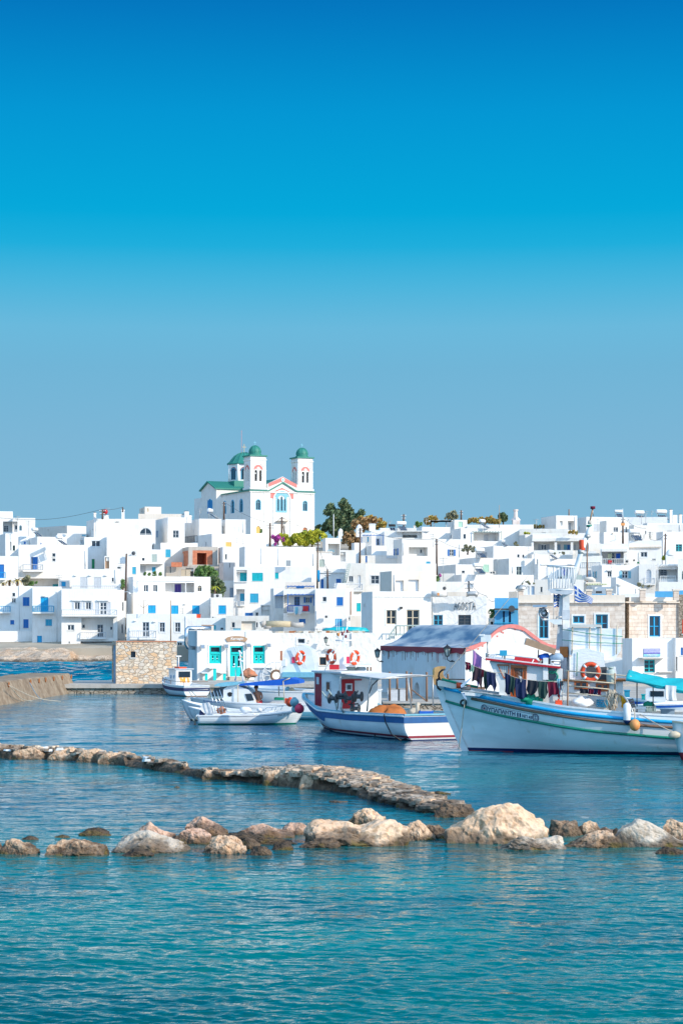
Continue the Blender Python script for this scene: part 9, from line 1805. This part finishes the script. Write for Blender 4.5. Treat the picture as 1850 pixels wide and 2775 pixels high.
for a in(('G',715,1045,752,1115,233,'shorter louvred roof unit left of the tall one'),('G',760,1005,812,1118,232.8,'tall louvred roof unit over the rough white house'),('G',885,1030,935,1125,232,'beige louvred roof unit under the lattice antenna'),('G',1425,885,1465,910,294,'small fan unit right of the mint door panel'),('H',180,1090,222,1122,294,'beige unit at the foot of the shaded doorway'),('I',755,915,800,980,309,'round-fan unit left on the house below the scallops'),('I',858,915,898,950,312,'round-fan unit right on the house below the scallops'),('B',110,645,165,705,296,'two-part unit under the tilted dish'),('B',1057,1143,1150,1185,276.5,'white unit with green front beside the palms'),('F',925,455,978,490,257.2,'rusty orange ventilator on the wall between the blue shutters'),('F',1205,463,1222,520,257,'narrow grey unit by the cream garden block'),('E',1020,470,1080,487,261.5,'low grey unit on the tiny-window house roof')):aircon(*a)
g=MB();P=at('G',755,1145,194);l_=lambda x,y:at('G',x,y,194)-P;g.tube([l_(755,1145),l_(935,1147)],.28,'pale',12);g.box(l_(940,0).x,-.3,l_(0,1168).z,l_(1155,0).x,.3,l_(0,1122).z,'cream');g.tube([l_(1150,1150),l_(1200,1140),l_(1255,1140),l_(1290,1160)],.24,'galv',12);g.box(l_(822,0).x,-.31,l_(0,1163).z,l_(845,0).x,-.28,l_(0,1130).z,'buoyorange');tag(g.build('roof_duct',loc=P),'pale insulated roof duct lying along the lettered shop roof','duct')
g=MB();P=at('F',190,572,155);l_=lambda x,y:at('F',x,y,155)-P;g.tube([l_(260,558),l_(420,555),l_(540,560)],lambda t_:.26-.03*t_,'khaki',12);g.tube([l_(195,568),l_(225,556),l_(260,552)],.23,'concrete',12);g.tube([l_(230,585),l_(315,578)],.2,'concrete',10);g.tube([l_(530,555),l_(600,572),l_(690,565)],.2,'concrete',10);tag(g.build('covered_duct',loc=P),'khaki wrapped fat duct lying on the bar roof','duct')
g=MB();P=at('F',920,655,153);l_=lambda x,y:at('F',x,y,153)-P
g.v=[];g.ball((1.6,.3,.2),.55,'teal',20,(3.2,1,.45));g.v=[tuple(Vector(v)*(1+.25*noise.noise(Vector(v)*2)))for v in g.v];tag(g.build('tarp_heap',loc=P),'crumpled dark teal tarp on the long harbour roof','tarp')
(a,b_)=at('F',1058,655,155),at('F',1125,610,155);g=MB();g.box(0,0,-.1,b_.x-a.x,.5,b_.z-a.z,'teal');g.box(-.03,-.03,b_.z-a.z,b_.x-a.x+.03,.53,b_.z-a.z+.04,'turq');tag(g.build('turquoise_box',loc=a),'turquoise box on the roof behind the radar mast','box')
g=MB();t=empty('ladder',at('C',1165,1015,276),'grey-green steep stair ladder leaning between white houses','ladder');l_=lambda x,y:at('C',x,y,276)-t.location
for dx in(0,34):g.tube([l_(1140+dx,1015),l_(1200+dx*.8,800)],.06,'greygreen',5)
for k in range(11):f_=k/10;g.tube([l_(1140+60*f_,1015-215*f_),l_(1174+53*f_,1015-215*f_)],.05,'greygreen',5)
g.build('rungs',t)
def hang(r,x0,y0,x1,y1,Y,hs,mt,lab,cat='laundry'):
 A,B_=at(r,x0,y0,Y),at(r,x1,y1,Y);g=MB();cloth(g,((0,0,0),tuple(B_-A)),[h_/REG[r][2]/(F/Y)for h_ in hs],mt,.06,10,1,6);tag(g.build('laundry',loc=A),lab,cat)
hang('F',575,350,672,350,260.6,[75,110,90,115,60],'whitecloth','white and pale blue sheets hung over the blue balcony rail');hang('F',678,350,745,350,260.7,[55,60,58],'redcloth','red striped cloth on the blue balcony rail');hang('F',590,365,625,360,260.5,[60,95,70],'paleblue','pale blue garment over the white sheets')
hang('I',503,838,562,838,311.5,[75,78,74],'ygreen','pale green towel in the shaded balcony');hang('I',620,838,680,834,311.5,[74,80,78],'royal','deep blue towel in the shaded balcony');hang('I',505,930,560,935,310.2,[50,48],'redcloth','small red and white cloth on the towel balcony rail');hang('C',845,870,875,870,281.5,[60,140,130],'brightblue','bright blue clothes hung beside the alley pole')
def far_person(P,label,shirt,trousers,s=1.0,seed=0):
 t=empty('person',P,label,'person');J=[Vector(p)*s for p in((0,0,.98),(0,0,1.2),(0,0,1.42),(0,.02,1.52),(0,0,1.62),(0,0,1.74),(.19,0,1.40),(.26,.0,1.12),(.27,-.08,.88),(.27,-.1,.80),(-.19,0,1.40),(-.25,0,1.12),(-.24,-.1,.9),(-.23,-.13,.82),(.09,0,.90),(.10,-.02,.5),(.10,.02,.08),(.10,-.14,.04),(-.09,0,.90),(-.12,-.04,.5),(-.13,.02,.08),(-.13,-.14,.04))]
 E=[(0,1),(1,2),(2,3),(3,4),(4,5),(2,6),(6,7),(7,8),(8,9),(2,10),(10,11),(11,12),(12,13),(0,14),(14,15),(15,16),(16,17),(0,18),(18,19),(19,20),(20,21)]
 Rr=[(.15,.10),(.13,.09),(.15,.10),.055,.08,.085,.055,.042,.032,.035,.055,.042,.032,.035,.09,.06,.045,.04,.09,.06,.045,.04];Rr=[tuple(k*s for k in q)if isinstance(q,tuple)else q*s for q in Rr]
 finger_chains(J,E,Rr,None,(0,-.2,-1),(0,1,0),9);finger_chains(J,E,Rr,None,(0,-.2,-1),(0,1,0),13)
 body_mesh('body',J,E,Rr,'skin',t,1)
 g=MB();g.lathe([(.17,.92),(.165,1.05),(.17,1.25),(.21,1.40),(.15,1.48),(.07,1.50)],shirt,16,(0,0,0),squash=(1,.68));
 for sg in(-1,1):g.tube([(sg*.17,0,1.41),(sg*.25,0,1.18)],.07,shirt,8)
 g.build('shirt',t);g=MB();g.lathe([(.16,.80),(.17,.98)],trousers,14,(0,0,0),squash=(1.05,.8))
 for sg in(-1,1):g.tube([(sg*.09,0,.92),(sg*.11,-.03,.5),(sg*.12,.02,.12)],.10,trousers,10,r1=.07)
 g.build('trousers',t);g=MB();g.ball((0,.02,1.75),.105,'hair',14,(.9,1,.95));g.build('hair',t)
 return t
pp=at('C',1130,782,350);far_person(pp,'person in a white shirt and dark trousers standing in the white alley','whitecloth','denim')
t=empty('scooter',at('C',1140,788,348),'dark parked scooter beside the standing person in the alley','scooter');g=MB();g.torus((-.5,0,.28),.22,.07,'y','black',16,6);g.torus((.55,0,.28),.22,.07,'y','black',16,6);g.build('wheel',t);g=MB();g.prism([(-.6,.4),(-.1,.35),(.3,.35),(.75,.45),(.7,.75),(.2,.8),(0,.5),(-.25,.55),(-.4,1.0),(-.5,1.0)],-.12,.12,'darkgrey');g.tube([(-.42,-.3,1.05),(-.42,.3,1.05)],.03,'black',5);g.build('body',t)
q=MB();a,b_=at('C',1010,850,345),at('C',1175,850,345);c,d=at('C',1180,768,372),at('C',1000,768,372);q.mesh([a,b_,c,d]+[v-Vector((0,0,6))for v in(a,b_,c,d)],[(0,1,2,3),(0,4,5,1),(1,5,6,2),(3,2,6,7),(0,3,7,4)],'paving');tag(q.build('alley_pavement'),kind='structure')
g=MB();g.ball((0,0,.35),.45,'red',16);g.tube([(0,0,-.4),(0,0,0)],.06,'polewood',6);tag(g.build('red_globe',loc=at('A',1207,225,324.5)),'red globe on the gable beside the dark short pole','globe')
g=MB();a=at('H',505,445,358);l_=lambda x,y:at('H',x,y,358)-a;h_=l_(0,210).z;g.box(l_(460,0).x,-.9,-.5,l_(560,0).x,.9,l_(0,365).z,'pinkish');g.lathe([(.95,l_(0,365).z),(.5,l_(0,325).z)],'pinkish',4,(0,0,0),smooth=False);g.lathe([(.42,l_(0,330).z),(.34,l_(0,240).z),(.46,l_(0,232).z),(.46,l_(0,212).z),(0,h_)],'pinkish',8,(0,0,0),smooth=False);tag(g.build('bell_chimney',loc=a),'tall pinkish stepped chimney monument on the skyline','chimney')
g=MB();a,b_=at('H',565,485,357),at('H',652,430,357);g.box(0,0,-.5,b_.x-a.x,.3,(b_.z-a.z)*.6,'pinkish')
for k in range(3):g.box((b_.x-a.x)*k/2.3,-.05,(b_.z-a.z)*.6,(b_.x-a.x)*k/2.3+.3,.35,b_.z-a.z,'pinkish')
tag(g.build('parapet',loc=a),'low pinkish crenellated parapet beside the stepped chimney monument','parapet')
for(r,x,y,Y,s,lab)in(('C',1112,440,382,.62,'small white shrine with a rounded top below the pine'),('C',1325,410,345,.75,'white rounded bell niche above the rust-brown tree'),('I',1388,895,299,1.0,'small white pointed chimney cap before the yellow shrub')):
 g=MB();g.box(-.7*s,-.5,-1.2,.7*s,.5,.4*s,'white');g.lathe([(.72*s,.4*s),(.6*s,.85*s),(.3*s,1.2*s),(0,1.35*s)],'white',12);tag(g.build('white_shrine',loc=at(r,x,y,Y)),lab,'shrine')
t=empty('thatch_pergola',at('G',720,375,353),'white reed pergola on slender posts at the skyline','pergola');l_=lambda x,y,d=0:at('G',x,y,353)-t.location+Vector((0,d,0));g=MB()
for k in range(16):x=725+240*k/15;p=l_(x,312);g.box(p.x,-1.4,p.z,p.x+.5,1.4,p.z+.12+.1*random.random(),'pale')
g.build('reed_roof',t);g=MB()
for x in(787,925):g.tube([l_(x,375),l_(x,315)],.1,'whitepaint',6)
g.build('post',t)
g=MB();P=at('I',170,1200,260);l_=lambda x,y:at('I',x,y,260)-P;g.tube([l_(170,1198),l_(285,1200),l_(300,1215),l_(300,1245)],.28,'cream',10);tag(g.build('flue_pipe',loc=P),'fat cream horizontal flue pipe right of the crane boom base','pipe')
t=empty('shade_frame',at('I',180,1300,245),'cream slatted shade frame on a terracotta post behind the flag','shade frame');l_=lambda x,y:at('I',x,y,245)-t.location;g=MB();a,b_=l_(175,1270),l_(385,1245);g.box(a.x,-1,a.z,b_.x,1,b_.z,'cream')
for k in range(8):x=200+36*k;p=l_(x,1285);g.box(p.x,-1.1,p.z,p.x+.25,1.2,p.z+.18,'ygreen')
g.build('slats',t);g=MB();a,b_=l_(165,1345),l_(200,1275);g.box(a.x,-.2,a.z-.6,b_.x,.2,b_.z,'cream');g.build('post',t)
g=MB();a,b_=at('I',662,1450,225),at('I',684,1300,225);g.tube([(0,0,-.5),(0,0,b_.z-a.z)],.22,'whitepaint',10);g.tube([(0,0,b_.z-a.z),(0,0,b_.z-a.z+.25)],.3,'pale',10);tag(g.build('white_post',loc=a),'round white chimney post in front of the sloping shed','post')
heap('N',945,175,0,.34,'terracotta','net_heap','rusty brown net and buoy heap before the turquoise bar door','net',fr=Frame(Vector((-5,128,0)),0),sq=(1.5,.8,.8),rough=.6,seed=2)
(a,b_)=at('N',1000,212,139.4),at('N',1175,125,139.4);g=MB();g.box(0,0,-.6,b_.x-a.x,.8,b_.z-a.z,'palegrey');g.box(-.08,-.05,b_.z-a.z,b_.x-a.x+.08,.85,b_.z-a.z+.08,'galv');g.box((b_.x-a.x)*.5-.01,-.006,-.5,(b_.x-a.x)*.5+.01,0,b_.z-a.z-.1,'galv');tag(g.build('freezer_cabinet',loc=a),'white two-door cabinet on the quay right of the turquoise window','cabinet')
g=MB();P=at('N',1225,190,139.2);g.torus((0,0,0),.95,.04,'y','whitepaint',26,5)
for k in range(12):an=math.pi/6*k;g.tube([(.35*math.cos(an),0,.35*math.sin(an)),(.95*math.cos(an),0,.95*math.sin(an))],.03,'whitepaint',4)
g.torus((0,0,0),.35,.08,'y','brownwood',16,6);tag(g.build('cable_wheel',loc=P),'spoked white wheel leaning on the quay beside the two-door cabinet','wheel')
t=empty('cafe_table',at('K',1390,1120,108.9),'small wooden crate shelf on the quay between the garments','shelf');g=MB();g.box(-.5,-.2,-.1,.5,.3,.05,'brownwood');g.build('top',t)
